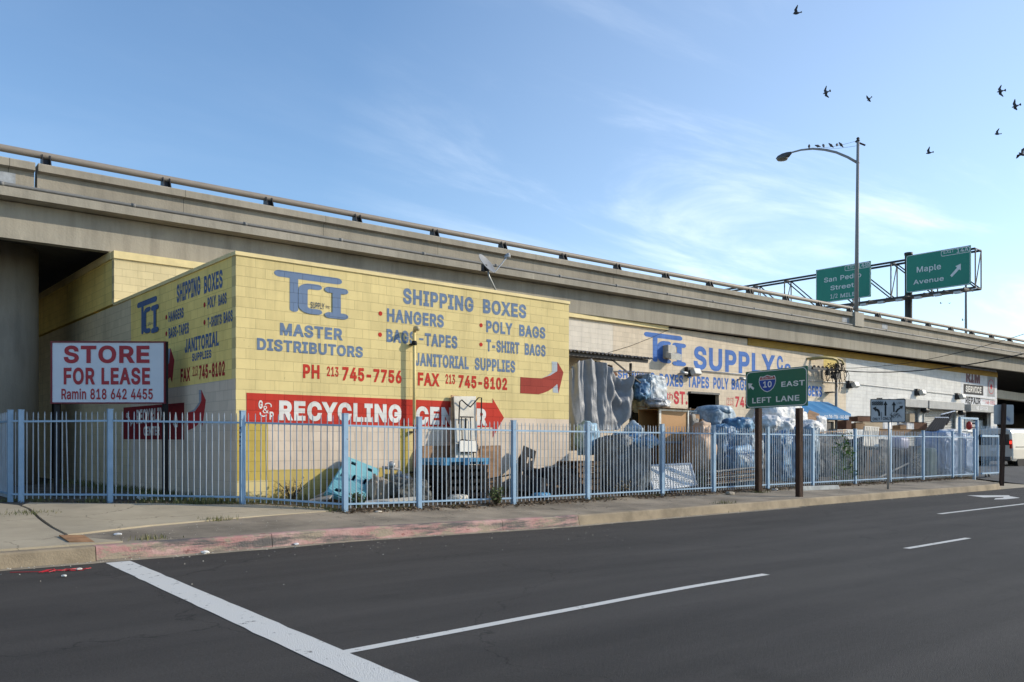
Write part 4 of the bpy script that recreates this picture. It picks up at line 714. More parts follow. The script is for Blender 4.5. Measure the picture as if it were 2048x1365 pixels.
def wall_y(x0, x1, z0, z1, Y, th, holes=()):
    X = sorted({x0, x1} | {h[0] for h in holes} | {h[1] for h in holes}); Z = sorted({z0, z1} | {h[2] for h in holes} | {h[3] for h in holes})
    b = MB(); cells = set()
    for i in range(len(X) - 1):
        for j in range(len(Z) - 1):
            cx, cz = (X[i] + X[i + 1]) / 2, (Z[j] + Z[j + 1]) / 2
            if not any(h[0] < cx < h[1] and h[2] < cz < h[3] for h in holes): cells.add((i, j))
    vs = []; idx = {}; fs = []
    def V(i, j, k):
        if (i, j, k) not in idx: idx[(i, j, k)] = len(vs); vs.append((X[i], Y + th * k, Z[j]))
        return idx[(i, j, k)]
    for (i, j) in cells:
        for k in (0, 1): fs.append([V(i, j, k), V(i + 1, j, k), V(i + 1, j + 1, k), V(i, j + 1, k)])
        for (di, dj, a, c) in ((-1, 0, (i, j + 1), (i, j)), (1, 0, (i + 1, j), (i + 1, j + 1)), (0, -1, (i, j), (i + 1, j)), (0, 1, (i + 1, j + 1), (i, j + 1))):
            if (i + di, j + dj) not in cells: fs.append([V(*a, 0), V(*a, 1), V(*c, 1), V(*c, 0)])
    return b.add(vs, fs)
def tY(body, l, r, top, bot, Y, mat, par, ref='l', bold=0.036, proud=0.005, **k):
    q = l if ref == 'l' else r
    x0, x1 = onY(l, 800, Y).x, onY(r, 800, Y).x; z0, z1 = onY(q, bot, Y).z, onY(q, top, Y).z
    return letters(body, lambda u, v: (x0 + (x1 - x0) * u, Y - proud, z0 + (z1 - z0) * v), mat, par, bold, **k)
def tX(body, l, r, top, bot, X, mat, par, ref='r', bold=0.034, proud=0.005, **k):
    q = l if ref == 'l' else r
    y0, y1 = onX(l, 800, X).y, onX(r, 800, X).y; z0, z1 = onX(q, bot, X).z, onX(q, top, X).z
    return letters(body, lambda u, v: (X - proud, y0 + (y1 - y0) * u, z0 + (z1 - z0) * v), mat, par, bold, **k)
def polyY(name, pix, Y, mat, par, proud=0.004):
    P = [onY(px, py, Y - proud) for px, py in pix]; return MB().prism(P, (0, proud - 0.001, 0)).build(name, mat, par)
def polyX(name, pix, X, mat, par, proud=0.004):
    P = [onX(px, py, X - proud) for px, py in pix]; return MB().prism(P, (proud - 0.001, 0, 0)).build(name, mat, par)
def rectY(name, x0, x1, z0, z1, Y, mat, par, proud=0.003):
    return MB().box(((x0 + x1) / 2, Y - proud / 2 + 0.0005, (z0 + z1) / 2), (x1 - x0, proud - 0.001, z1 - z0)).build(name, mat, par)
def rectX(name, y0, y1, z0, z1, X, mat, par, proud=0.003):
    return MB().box((X - proud / 2 + 0.0005, (y0 + y1) / 2, (z0 + z1) / 2), (proud - 0.001, y1 - y0, z1 - z0)).build(name, mat, par)
def dotY(px, py, Y, mat, par, r=0.05):
    c = onY(px, py, Y); return MB().lathe((c.x, Y - 0.005, c.z), [(r, 0), (r, 0.003)], 16, 'Y').build('bullet', mat, par)
def dotX(px, py, X, mat, par, r=0.05):
    c = onX(px, py, X); return MB().lathe((X - 0.005, c.y, c.z), [(r, 0), (r, 0.003)], 16, 'X').build('bullet', mat, par)
def stroke(b, pts, w, fn, lift):
    """rounded flat stroke through 2-D points, mapped on to the wall by fn(u, v, lift)"""
    k = 0
    for p, q in zip(pts[:-1], pts[1:]):
        p, q = Vector(p), Vector(q); d = (q - p).normalized(); n = Vector((-d.y, d.x)) * w / 2; a0 = math.atan2(n.y, n.x)
        out = [p + Vector((math.cos(a0 + math.pi * i / 10), math.sin(a0 + math.pi * i / 10))) * w / 2 for i in range(11)]
        out += [q + Vector((math.cos(a0 + math.pi + math.pi * i / 10), math.sin(a0 + math.pi + math.pi * i / 10))) * w / 2 for i in range(11)]
        b.add([fn(o.x, o.y, lift + 0.0006 * k) for o in out], [list(range(len(out)))]); k += 1
def arc(cx, cy, r, a0, a1, n=6): return [(cx + r * math.cos(R_(a0 + (a1 - a0) * i / n)), cy + r * math.sin(R_(a0 + (a1 - a0) * i / n))) for i in range(n + 1)]
def logo(par, mat, x_of, name='logo'):
    """interlocked monogram in a unit box: x 0..1, y 0..1"""
    b = MB(); w = 0.125; f = x_of
    stroke(b, [(0.062, 0.925), (0.845, 0.925)], 0.15, f, 0.004)
    stroke(b, [(0.25, 0.92), (0.25, 0.155)], w * 0.9, f, 0.0052)
    stroke(b, [(0.57, 0.72), (0.50, 0.72)] + arc(0.475, 0.615, 0.105, 90, 180)[0:] + [(0.37, 0.30)] + arc(0.475, 0.255, 0.105, 180, 270) + [(0.57, 0.15)], 0.125, f, 0.0062)
    stroke(b, [(0.735, 0.70), (0.94, 0.70)], 0.135, f, 0.0150)
    stroke(b, [(0.735, 0.11), (0.94, 0.11)], 0.135, f, 0.0158)
    stroke(b, [(0.838, 0.66), (0.838, 0.15)], 0.12, f, 0.0166)
    return b.build(name, mat, par)

# ---------------------------------------------------------------- yellow corner store
ys = thing('yellow_store', 'yellow painted block store building with blue and red painted lettering on two walls', 'building', (BX0, BY, 0.2))
ZT = 5.41
fwall = MB().box(((BX0 + BX1) / 2, BY + 0.1, (0.1 + ZT - 0.07) / 2), (BX1 - BX0, 0.2, ZT - 0.17)).build('front_wall', m_yel, ys)
swall = MB().box((BX0 + 0.1, (BY + 0.2 + 46) / 2, (0.1 + ZT - 0.07) / 2), (0.2, 46 - BY - 0.2, ZT - 0.17)).build('side_wall', m_yel_s, ys)
MB().box((BX1 - 0.1, (BY + 0.2 + WY) / 2, (0.1 + ZT - 0.07) / 2), (0.2, WY - BY - 0.2, ZT - 0.17)).build('end_wall', m_yel_s, ys)
MB().box(((BX0 + BX1) / 2, (BY + WY) / 2, ZT - 0.3), (BX1 - BX0 - 0.42, WY - BY - 0.42, 0.1)).build('roof', m_roof, ys)
b = MB(); b.box(((BX0 + BX1) / 2, BY + 0.09, ZT - 0.035), (BX1 - BX0 + 0.04, 0.24, 0.075)); b.box((BX0 + 0.09, (BY + 0.215 + WY) / 2, ZT - 0.035), (0.24, WY - BY - 0.215, 0.075)); b.box((BX1 - 0.09, (BY + 0.215 + WY) / 2, ZT - 0.035), (0.24, WY - BY - 0.215, 0.075))
b.build('coping', m_cop, ys)
MB().box(((BX0 + BX1) / 2, WY + 0.1, (ZT + 6.62) / 2), (BX1 - BX0, 0.2, 6.62 - ZT)).build('upper_wall', m_yel_up, ys)
MB().box((BX0 + 0.1, (WY + 0.2 + 46) / 2, (ZT + 6.62) / 2), (0.2, 46 - WY - 0.2, 6.62 - ZT)).build('upper_wall', m_yel_s, ys)
b = MB(); b.box(((BX0 + BX1) / 2, WY + 0.08, 6.72), (BX1 - BX0 + 0.04, 0.26, 0.2)); b.box((BX0 + 0.08, (WY + 0.22 + 46) / 2, 6.72), (0.26, 46 - WY - 0.22, 0.2)); b.build('coping', m_cop, ys)
# painted fields below the lettering
zb = lambda px, py: onY(px, py, BY).z
xb = lambda px: onY(px, 800, BY).x
ZR0, ZR1 = zb(493, 846.5), zb(493, 786)
rectY('painted_panel', xb(536), xb(800), zb(536, 940), ZR0, BY, m_pink, fwall)
rectY('painted_panel', BX0 + 0.01, xb(535.5), 0.9, ZR0, BY, m_och, fwall)
rectY('painted_panel', xb(536), xb(800), 0.3, zb(536, 940) - 0.002, BY, bm_('ochre_block_low', (0.60, 0.46, 0.15)), fwall)
rectY('painted_panel', xb(800.5), xb(818), 0.3, ZR0, BY, m_och, fwall)
rectY('painted_panel', xb(826), BX1 - 0.005, 0.3, zb(1007, 836), BY, m_pink, fwall)
rectY('painted_panel', xb(493), xb(985.5), ZR0 - 0.002, ZR1, BY, m_tred, fwall, 0.007)
polyY('arrow_head', [(985.5, 797.5), (1008, 836), (985.5, 875.5)], BY, m_tred, fwall, 0.007)
lx0, lx1, lz0, lz1 = xb(550), xb(695), zb(680, 642.5), zb(550, 539)
logo(fwall, m_tblue, lambda u, v, l: (lx0 + (lx1 - lx0) * u, BY - l, lz0 + (lz1 - lz0) * v))
T = lambda body, l, r, t, bo, m=m_tblue, **k: tY(body, l, r, t, bo, BY, m, fwall, **k)
m_tdkb = bm_('painted_dark_blue', (0.05, 0.08, 0.14)); T('SUPPLY', 621, 648.5, 604, 616.5, m_tdkb, bold=0.01, proud=0.009); T('inc', 652, 659, 610.5, 617, m_tdkb, bold=0.01, proud=0.009)
T('MASTER', 560, 685.5, 645.5, 671); T('DISTRIBUTORS', 514, 725.5, 675.8, 700.4)
T('PH', 606, 639, 728.6, 756.7, m_tred); T('213', 653.8, 677, 733, 753, m_tred, bold=0.02); T('745-7756', 684.6, 803, 734, 761.5, m_tred)
T('SHIPPING', 806, 947, 575.8, 607.7); T('BOXES', 966, 1052.3, 598, 627); T('HANGERS', 773.8, 887.5, 616.5, 644)
T('BAGS', 773, 831.5, 657.8, 684.6); T('-', 838, 847, 676.5, 680.5); T('TAPES', 849.5, 914.7, 666, 692.5)
T('POLY', 972.5, 1025, 640.7, 665.3); T('BAGS', 1038.5, 1090.5, 649, 673); T('T-SHIRT', 973, 1038.5, 678.5, 703.3); T('BAGS', 1049.5, 1091, 686.5, 710.5)
T('JANITORIAL', 830, 937.4, 705.5, 731.9); T('SUPPLIES', 949.5, 1030, 715.5, 740.5)
T('FAX', 835.6, 879, 745, 771.4, m_tred); T('213', 891, 910, 748.4, 768, m_tred, bold=0.02); T('745-8102', 917, 1014, 750, 775.8, m_tred)
for p in ((760.7, 627.5), (760, 669.7), (962, 651), (961.8, 689.5)): dotY(p[0], p[1], BY, m_tred, fwall)
Z6 = lambda x, y: (800 + x / 4.55, 500 + y / 4.55)
polyY('painted_arrow', [Z6(*p) for p in ((1097, 1158), (1200, 1166), (1290, 1170), (1370, 1143), (1431, 1105), (1434, 1022), (1488, 1115), (1443, 1305), (1432, 1220), (1390, 1258), (1350, 1285), (1300, 1305), (1262, 1315), (1095, 1305))], BY, m_tmar, fwall, 0.006)
polyY('arrow_shading', [Z6(*p) for p in ((1382, 1016), (1432, 1021), (1431, 1104), (1370, 1142), (1285, 1169), (1345, 1145), (1384, 1110))], BY, m_tgrey, fwall, 0.005)
polyY('arrow_shading', [Z6(*p) for p in ((1392, 1258), (1432, 1222), (1443, 1304), (1392, 1298))], BY, m_tgrey, fwall, 0.005)
T('RECYCLING', 557.8, 802.4, 800.7, 841.3, m_twht, bold=0.045, proud=0.011); T('CENTER', 831.4, 973.6, 812.7, 849.5, m_twht, bold=0.045, proud=0.011)
T('G', 516.7, 525, 800.7, 818, m_twht, proud=0.011); T('&', 525, 537, 812, 827, m_twht, proud=0.011, bold=0.0); T('P', 538.7, 547, 823.7, 839.6, m_twht, proud=0.011)
b = MB(); fnw = lambda u, v, l: (u, BY - l, v)
for sgn, (cx_, cy_) in ((1, (537.5, 812)), (-1, (524.5, 828))):
    c = onY(cx_, cy_, BY); stroke(b, [(c.x + sgn * 0.07 * math.cos(a) - sgn * 0.02, c.z + sgn * (0.05 * math.sin(a))) for a in [R_(-20 + 28 * i) for i in range(7)]], 0.022, fnw, 0.011)
b.build('lettering', m_twht, fwall)
# side wall, in the shade
xs_ = lambda px: onX(px, 800, BX0).y
zs_ = lambda px, py: onX(px, py, BX0).z
zsplit = zs_(472, 757)
rectX('painted_panel', BY + 0.01, xs_(262), 0.3, zsplit, BX0, m_pink_s, swall)
rectX('painted_panel', xs_(262), 38, 0.3, ZT - 0.08, BX0, m_cream_s, swall, 0.0035)
T2 = lambda body, l, r, t, bo, m=m_tblue_s, **k: tX(body, l, r, t, bo, BX0, m, swall, **k)
sy0, sy1, sz0, sz1 = xs_(275), xs_(318), zs_(317, 667), zs_(312.5, 592)
logo(swall, m_tblue_s, lambda u, v, l: (BX0 - l, sy0 + (sy1 - sy0) * u, sz0 + (sz1 - sz0) * v))
T2('SUPPLY', 296, 303, 644, 650, bold=0.0, proud=0.009); T2('inc', 304, 306.5, 644, 649, bold=0.0, proud=0.009)
T2('SHIPPING', 353.8, 401, 551, 590); T2('BOXES', 408.5, 445.4, 538.5, 575.5); T2('HANGERS', 337.6, 367.5, 614.5, 635.7); T2('POLY', 415.5, 432, 590, 613); T2('BAGS', 437, 453.4, 584.6, 607.5)
T2('BAGS-TAPES', 337.6, 378, 644.4, 667); T2('T-SHIRTS', 415.5, 443.5, 627.5, 649); T2('BAGS', 447.5, 465.4, 619.5, 643); T2('JANITORIAL', 370, 438, 661.4, 691.8); T2('SUPPLIES', 384.4, 423, 699, 715.8)
T2('FAX', 361.7, 380.7, 735, 762, m_tred_s); T2('213', 385.6, 395.6, 731.6, 751.5, m_tred_s, bold=0.01); T2('745-8102', 398.6, 450, 721.7, 751.5, m_tred_s)
for p in ((332.8, 635.2), (332.8, 668), (409.3, 610.3), (409.3, 645.4)): dotX(p[0], p[1], BX0, m_tred_s, swall, 0.055)
Z1 = lambda x, y: (x / 4.014, 480 + y / 4.014); Z2 = lambda x, y: (x / 3.592, 780 + y / 3.592)
polyX('painted_arrow', [Z1(*p) for p in ((1300, 1060), (1330, 1030), (1358, 990), (1368, 870), (1398, 965), (1380, 1145), (1366, 1100), (1340, 1130), (1300, 1150))], BX0, m_tmar if False else m_tred_s, swall, 0.006)
polyX('arrow_shading', [Z1(*p) for p in ((1350, 875), (1367, 872), (1357, 988), (1330, 1028), (1340, 1000))], BX0, m_tgrey_s, swall, 0.005)
polyX('painted_arrow', [Z2(*p) for p in ((1350, 163), (1400, 155), (1432, 110), (1446, 80), (1446, 2), (1478, 75), (1453, 266), (1442, 205), (1420, 250), (1390, 275), (1350, 292))], BX0, m_tred_s, swall, 0.006)
polyX('arrow_shading', [Z2(*p) for p in ((1428, 2), (1445, 0), (1445, 80), (1430, 110), (1398, 155), (1350, 162), (1395, 140), (1430, 90))], BX0, m_tgrey_s, swall, 0.005)
polyX('painted_board', [(247, 815.6), (368, 805.6), (368, 879.7), (247, 878.8)], BX0, m_maroon_s, swall, 0.007)
T2('RECYCLING', 274, 337, 820, 848, m_twht_s, ref='l', proud=0.011, bold=0.04); T2('CENTER', 288, 320.7, 853.8, 872, m_twht_s, ref='l', proud=0.011, bold=0.04)
T2('G', 253, 257, 826, 836, m_twht_s, proud=0.011); T2('&', 257.5, 261.5, 834, 843, m_twht_s, proud=0.011); T2('P', 262, 266, 841, 853, m_twht_s, proud=0.011)
# three folded arrows of the recycling mark
b = MB(); c = onX(352.5, 843, BX0); r = abs(xs_(346) - xs_(359)) * 0.42
for k in range(3):
    a = R_(90 + 120 * k); p = Vector((c.y + r * 0.9 * math.cos(a), c.z + 1.15 * r * math.sin(a))); q = Vector((c.y + r * 0.9 * math.cos(a + 2.1), c.z + 1.15 * r * math.sin(a + 2.1)))
    stroke(b, [p + (q - p) * 0.14, p + (q - p) * 0.75], r * 0.42, lambda u, v, l: (BX0 - l, u, v), 0.011 + 0.001 * k)
b.build('emblem', m_twht_s, swall)
# dark doorway far back in the side wall
rectX('doorway', 30.2, 31.4, 0.5, 3.3, BX0, m_black, swall, 0.006)

# ---------------------------------------------------------------- cream warehouse and white repair shop
WX1, WX2 = onY(1692, 800, WY).x, onY(1994, 800, WY).x
xw = lambda px: onY(px, 800, WY).x
zw = lambda px, py: onY(px, py, WY).z
wh = thing('cream_warehouse', 'cream block warehouse under the overpass with faded blue supply lettering', 'building', (BX1, WY, 0.2))
door = (xw(1376), xw(1438), 0.2, zw(1376, 783))
adoor = (xw(1606), xw(1668), 0.2, 2.9)
wwall = wall_y(BX1, WX1, 0.1, 6.80, WY, 0.2, [door, adoor]).build('front_wall', m_crm, wh)
rectY('whitewash_patch', BX1 + 0.3, xw(1226), zw(1138, 700), 6.6, WY, bm_('whitewash_block', (0.74, 0.665, 0.56), joint=0.84), wwall)
rectY('painted_stripe', xw(1647), xw(1674), zw(1647, 738), 6.6, WY, bm_('yellow_stripe_block', (0.70, 0.54, 0.19)), wwall)
rectY('painted_stripe', BX1 + 0.05, xw(1215), zw(1138, 707), zw(1138, 700.5), WY, M('blue_strip', (0.20, 0.30, 0.45), 0.8), wwall, 0.02)
MB().box(((BX1 + xw(1333)) / 2, WY + 0.03, 6.765), (xw(1333) - BX1, 0.3, 0.16)).build('fascia', m_cop, wh)
MB().box(((xw(1495) + WX1) / 2, WY + 0.11, 6.67), (WX1 - xw(1495), 0.3, 0.35)).build('fascia', m_cop2, wh)
m_doorf = M('door_steel', (0.10, 0.10, 0.10), 0.6, 0.2, 4)
b = MB(); b.box((door[0] + 0.04, WY + 0.05, 1.7), (0.08, 0.32, 3.2)); b.box((door[1] - 0.04, WY + 0.05, 1.7), (0.08, 0.32, 3.2)); b.box(((door[0] + door[1]) / 2, WY + 0.05, door[3] - 0.045), (door[1] - door[0] - 0.17, 0.32, 0.09)); b.build('door_frame', m_doorf, wh)
b = MB()
for k in range(7): b.box((door[1] - 0.35, WY + 0.35 + 0.1 * k, 1.7), (0.02, 0.09, 3.2))
b.build('folded_gate', m_doorf, wh)
MB().box(((adoor[0] + adoor[1]) / 2, WY + 0.12, 1.5), (adoor[1] - adoor[0], 0.05, 2.8)).build('door', M('door_dark', (0.05, 0.045, 0.04), 0.6), wh)
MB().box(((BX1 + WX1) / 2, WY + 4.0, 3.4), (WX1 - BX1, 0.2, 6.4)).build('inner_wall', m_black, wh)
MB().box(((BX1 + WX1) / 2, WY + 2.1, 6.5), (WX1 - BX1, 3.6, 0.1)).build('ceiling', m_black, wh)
tx0, tx1, tz0, tz1 = xw(1289), xw(1371), zw(1371, 736), zw(1289, 663.5)
logo(wwall, m_tblue2, lambda u, v, l: (tx0 + (tx1 - tx0) * u, WY - l, tz0 + (tz1 - tz0) * v))
T3 = lambda body, l, r, t, bo, m=m_tblue2, **k: tY(body, l, r, t, bo, WY, m, wwall, **k)
T3('SUPPLY', 1387, 1550.4, 691.4, 739, bold=0.035); T3('C', 1553.6, 1566, 711, 742); T3('o', 1569, 1581.5, 727, 746)
T3('SHIPPING', 1235.4, 1309.5, 739.8, 756.5); T3('BOXES', 1319, 1366, 747, 772); T3('TAPES', 1375, 1418, 751, 775); T3('POLY', 1426.6, 1457, 754.5, 778); T3('BAGS', 1463, 1496, 757, 780)
T3('HANGERS', 1590, 1644, 769, 791)
T3('17', 1316, 1331, 780, 806, m_tred2); T3('th', 1333, 1345.5, 785, 799, m_tred2, bold=0.01); T3('ST.', 1347.5, 1375, 782, 809, m_tred2)
T3('(213)', 1453, 1467.5, 794.7, 813.4, m_tred2, bold=0.0); T3('745-7756', 1470.5, 1545, 793, 814.5, m_tred2)

rs = thing('white_repair_shop', 'white block repair shop with three shutter bays at the end of the row', 'building', (WX1, WY, 0.2))
m_shut = M('shutter_steel', (0.40, 0.40, 0.39), 0.5, 0.12, 3, metal=0.3); m_hous = M('shutter_housing', (0.36, 0.36, 0.35), 0.6, 0.12, 2)
bays = [(xw(1796), xw(1836), 0.3, zw(1820, 815)), (xw(1846), xw(1910), 0.3, zw(1846, 817)), (xw(1929), xw(1980), 0.3, zw(1929, 823))]
rwall = wall_y(WX1, WX2, 0.1, 6.80, WY, 0.2, bays).build('front_wall', m_wht, rs)
MB().box((WX2 - 0.1, WY + 6.2, 3.4), (0.2, 12, 6.6)).build('end_wall', m_yel_s if False else bm_('white_block_side', WHT, 'yz'), rs)
MB().box(((WX1 + WX2) / 2, WY + 0.11, 6.67), (WX2 - WX1, 0.3, 0.35)).build('fascia', m_cop2, rs)
for i, (x0, x1, z0, z1) in enumerate(bays):
    hb = MB().box(((x0 + x1) / 2, WY - 0.26, z1 + 0.22), (x1 - x0 + 0.5, 0.5, 0.5)).build('shutter_housing', m_hous, rs, bevel=0.02)
    if i < 2:
        b = MB(); n = int((z1 - z0) / 0.11)
        def sh(u, v, x0=x0, x1=x1, z0=z0, z1=z1, n=n): return (x0 + (x1 - x0) * u, WY + 0.10 + 0.025 * math.sin(v * n * 2 * math.pi), z0 + (z1 - z0) * v)
        b.grid(sh, 1, n * 6).build('roller_shutter', m_shut, rs)
    b = MB(); b.box((x0 + 0.03, WY - 0.02, (z0 + z1) / 2), (0.09, 0.1, z1 - z0)); b.box((x1 - 0.03, WY - 0.02, (z0 + z1) / 2), (0.09, 0.1, z1 - z0)); b.build('guide_rail', m_hous, rs)
    if i < 2: MB().lathe((x1 + 0.1, WY - 0.28, z1 - 0.15), [(0.16, 0), (0.19, 0.1), (0.19, 0.5), (0.12, 0.62)], 14, 'X').build('shutter_motor', m_darkmetal, rs, True)
x0, x1, z0, z1 = bays[2]
MB().box(((x0 + x1) / 2, WY + 0.5, 1.8), (x1 - x0, 0.05, 3.2)).build('door_panel', M('painted_panel_white', (0.6, 0.6, 0.58), 0.6, 0.08), rs)
MB().box((x0 - 0.7, WY - 0.02, 1.9), (0.35, 0.04, 0.55)).build('notice', M('notice_paper', (0.55, 0.56, 0.56), 0.7), rs)
m_tdk = bm_('painted_dark', (0.05, 0.05, 0.055)); m_tpink = bm_('faded_red_outline', (0.27, 0.10, 0.10))
rectY('sign_panel', xw(1922), xw(1993), zw(1930, 810), zw(1930, 733), WY, bm_('sign_white_block', (0.70, 0.71, 0.73), joint=0.86), rwall)
T4 = lambda body, l, r, t, bo, m=m_tdk, **k: tY(body, l, r, t, bo, WY, m, rwall, **k)
T4('RIM', 1931.8, 1959.7, 740.7, 764.6, m_tpink, bold=0.05, proud=0.009); T4('RIM', 1933, 1958.5, 743, 762.6, bm_('faded_grey_red', (0.23, 0.15, 0.16)), bold=0.02, proud=0.013)
rectY('sign_band', xw(1926.9), xw(1966.3), zw(1927, 788), zw(1927, 768), WY, m_tdk, rwall, 0.008)
T4('SERVICE', 1931, 1962.5, 771.5, 784.5, m_twht, proud=0.012); T4('REPAIR', 1931, 1961, 793.9, 807.4, proud=0.009)
T4('213', 1965, 1969, 800.5, 803, m_tred2, bold=0.0, proud=0.009); T4('748-5551', 1970.5, 1989.6, 801, 808.5, m_tred2, bold=0.01, proud=0.009)
rectY('sign_band', xw(1974.7), xw(1989.6), zw(1975, 793.5), zw(1975, 751.6), WY, bm_('grey_panel', (0.36, 0.37, 0.38)), rwall, 0.008)
c = onY(1982, 774, WY)
for i, (r, mm) in enumerate(((1.05, m_tred2), (0.95, bm_('grey_disc', (0.40, 0.41, 0.42))), (0.62, bm_('pale_disc', (0.5, 0.45, 0.44))), (0.36, m_tred2))):
    MB().lathe((c.x, WY - 0.010 - 0.003 * i, c.z), [(r * 0.5, 0), (r * 0.5, 0.002)], 28, 'Y').build('emblem', mm, rwall)
hz = bays[2][3] + 0.22
letters('WE SERVICE', boxfn((xw(1936.5), WY - 0.515, hz - 0.12), (xw(1960) - xw(1936.5), 0, 0), (0, 0, 0.26)), M('letter_white', (0.7, 0.7, 0.7), 0.7), rs)
ddy = WY + 0.47
for body, l, r, t, bo in (('RIM', 1943, 1956, 831.5, 841.5), ('24', 1962, 1968.5, 835, 841.5)):
    tY(body, l, r, t, bo, ddy, m_tdk, rs, proud=0.004)
xx = [onY(p, 850, ddy).x for p in (1942.5, 1956.5)]; zz = [onY(1942.5, p, ddy).z for p in (856.5, 846)]
MB().box((sum(xx) / 2, ddy - 0.002, sum(zz) / 2), (xx[1] - xx[0], 0.01, zz[1] - zz[0])).build('sign_band', m_tdk, rs)
tY('SERVICE', 1943.5, 1955.5, 848.5, 854.5, ddy - 0.01, M('letter_white_small', (0.7, 0.7, 0.7), 0.7), rs, proud=0.003)
MB().lathe((onY(1937.5, 852, WY - 0.1).x, WY - 0.12, onY(1937.5, 852, WY - 0.1).z), [(0.02, -0.3), (0.17, -0.2), (0.2, 0), (0.17, 0.2), (0.03, 0.32)], 12).build('wall_bell', M('red_bell', (0.35, 0.03, 0.03), 0.4), rs, True)
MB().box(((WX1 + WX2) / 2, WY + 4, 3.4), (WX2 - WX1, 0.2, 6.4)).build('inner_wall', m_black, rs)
# ================================================================== FENCE
m_fence = M('fence_blue', (0.25, 0.385, 0.535), 0.42, 0.07, 3, 0.1, 40, color2=(0.30, 0.44, 0.585), coord='World')
m_picket = M('picket_blue_sunlit', (0.34, 0.40, 0.46), 0.40, 0.07, 3, 0.1, 40, color2=(0.40, 0.46, 0.52), coord='World')  # paler than the posts: sun highlights put into the picket colour
def chipped(m):
    N, L = m.node_tree.nodes, m.node_tree.links; P = N['Principled BSDF']; src = P.inputs['Base Color'].links[0].from_socket; g = N.new('ShaderNodeNewGeometry')
    n = N.new('ShaderNodeTexNoise'); n.inputs['Scale'].default_value = 7; n.inputs['Detail'].default_value = 9; n.inputs['Roughness'].default_value = 0.75; L.new(g.outputs['Position'], n.inputs['Vector'])
    r = N.new('ShaderNodeMapRange'); r.inputs[1].default_value = 0.64; r.inputs[2].default_value = 0.68; L.new(n.outputs['Fac'], r.inputs[0])
    x = N.new('ShaderNodeMix'); x.data_type = 'RGBA'; x.inputs[7].default_value = (0.16, 0.10, 0.07, 1); L.new(r.outputs[0], x.inputs[0]); L.new(src, x.inputs[6]); L.new(x.outputs[2], P.inputs['Base Color'])
chipped(m_fence); chipped(m_picket)
fence = thing('metal_fence', 'pale blue spiked metal picket fence running along the pavement and round the corner', 'fence', (8.2, 14.5, gh(8.2, 14.5)))
FYY = 14.5
fx = lambda px: onY(px, 900, FYY).x
fposts = [(fx(p), FYY, 1.87) for p in (690, 838, 1027, 1175, 1324, 1427, 1535, 1625, 1710, 1780, 1846, 1905)] + [(fx(1948.5), FYY, 2.0)]
A = Vector((8.2, 14.5)); B = Vector((3.54, 18.9))
def on_diag(px):
    d = ray(px); e = B - A; det = d.x * (-e.y) - d.y * (-e.x); t = (A.x * (-e.y) - A.y * (-e.x)) / det; return d * t
dpo = [on_diag(485), on_diag(220)]
chain = [(3.45, 18.95 + 2.4 * k, 1.8) for k in range(5, 0, -1)] + [(3.40, 19.15, 1.79), (B.x, B.y, 1.79)] + [(p.x, p.y, 1.8) for p in reversed(dpo)] + fposts
m_rust = M('fence_base_bare', (0.30, 0.27, 0.22), 0.8, 0.2, 6)
def fence_post(x, y, h, w=0.092):
    z = gh(x, y); b = MB(); b.box((x, y, z + (h - 0.1) / 2), (w, w, h + 0.1)); b.box((x, y, z + h + 0.008), (w + 0.012, w + 0.012, 0.016))
    return b.build('post', m_fence, fence)
def fence_bay(p, q):
    (x0, y0, h0), (x1, y1, h1) = p, q
    if x1 < 4: h0 = h1 = 1.8
    a = Vector((x0, y0, gh(x0, y0))); c = Vector((x1, y1, gh(x1, y1))); L = (c - a).xy.length; n = max(1, round(L / 0.117))
    d = (c - a) / L; s = Vector((d.x, d.y, 0)).normalized(); t = Vector((-s.y, s.x, 0)); w = 0.0076
    b = MB(); rnd = random.Random(int(x0 * 100))
    top = lambda u: (min(h0, 1.87) * (1 - u) + min(h1, 1.87) * u)
    for i in range(1, n):
        u = i / n; base = a + (c - a) * u; hh = top(u) - 0.03 + rnd.gauss(0, 0.005); lean = s * (rnd.gauss(0, 0.008) + (rnd.choice((-1, 1)) * 0.035 if rnd.random() < 0.04 else 0)) + t * rnd.gauss(0, 0.006)
        vs = []
        for k, (zz, ww) in enumerate(((0.07, w), (hh - 0.05, w), (hh, 0.003))):
            o = base + Vector((0, 0, zz)) + lean * (zz / 1.8)
            for e, f in ((-1, -1), (1, -1), (1, 1), (-1, 1)): vs.append(o + s * e * ww + t * f * ww)
        b.add(vs, [[0, 1, 5, 4], [1, 2, 6, 5], [2, 3, 7, 6], [3, 0, 4, 7], [4, 5, 9, 8], [5, 6, 10, 9], [6, 7, 11, 10], [7, 4, 8, 11], [3, 2, 1, 0], [8, 9, 10, 11]])
    pan = b.build('picket_panel', m_picket, fence)
    up = Vector((0, 0, 1))
    for nm, o0, o1 in (('top_rail', min(h0, 1.87) - 0.215, min(h1, 1.87) - 0.215), ('bottom_rail', 0.155, 0.155)):
        MB().bar(a + up * o0 + s * 0.05, c + up * o1 - s * 0.05, 0.036, 0.036).build(nm, m_fence, pan)
for p in chain: fence_post(*p)
for p, q in zip(chain[:-1], chain[1:]): fence_bay(p, q)
# graffiti tag on the corner post
P0 = Vector((dpo[0].x, dpo[0].y, gh(*dpo[0]) + 1.48)); b = MB()
nn = Vector((-0.70, -0.72, 0)).normalized()
for k in range(5):
    z = P0.z - 0.085 * k; b.tube([(P0.x - 0.0495 , P0.y - 0.03 + 0.06 * j / 6, z - 0.03 + 0.05 * abs(math.sin(j * 1.3 + k))) for j in range(7)], 0.004, 4)
b.build('graffiti', M('graffiti_navy', (0.02, 0.03, 0.10), 0.6), fence)
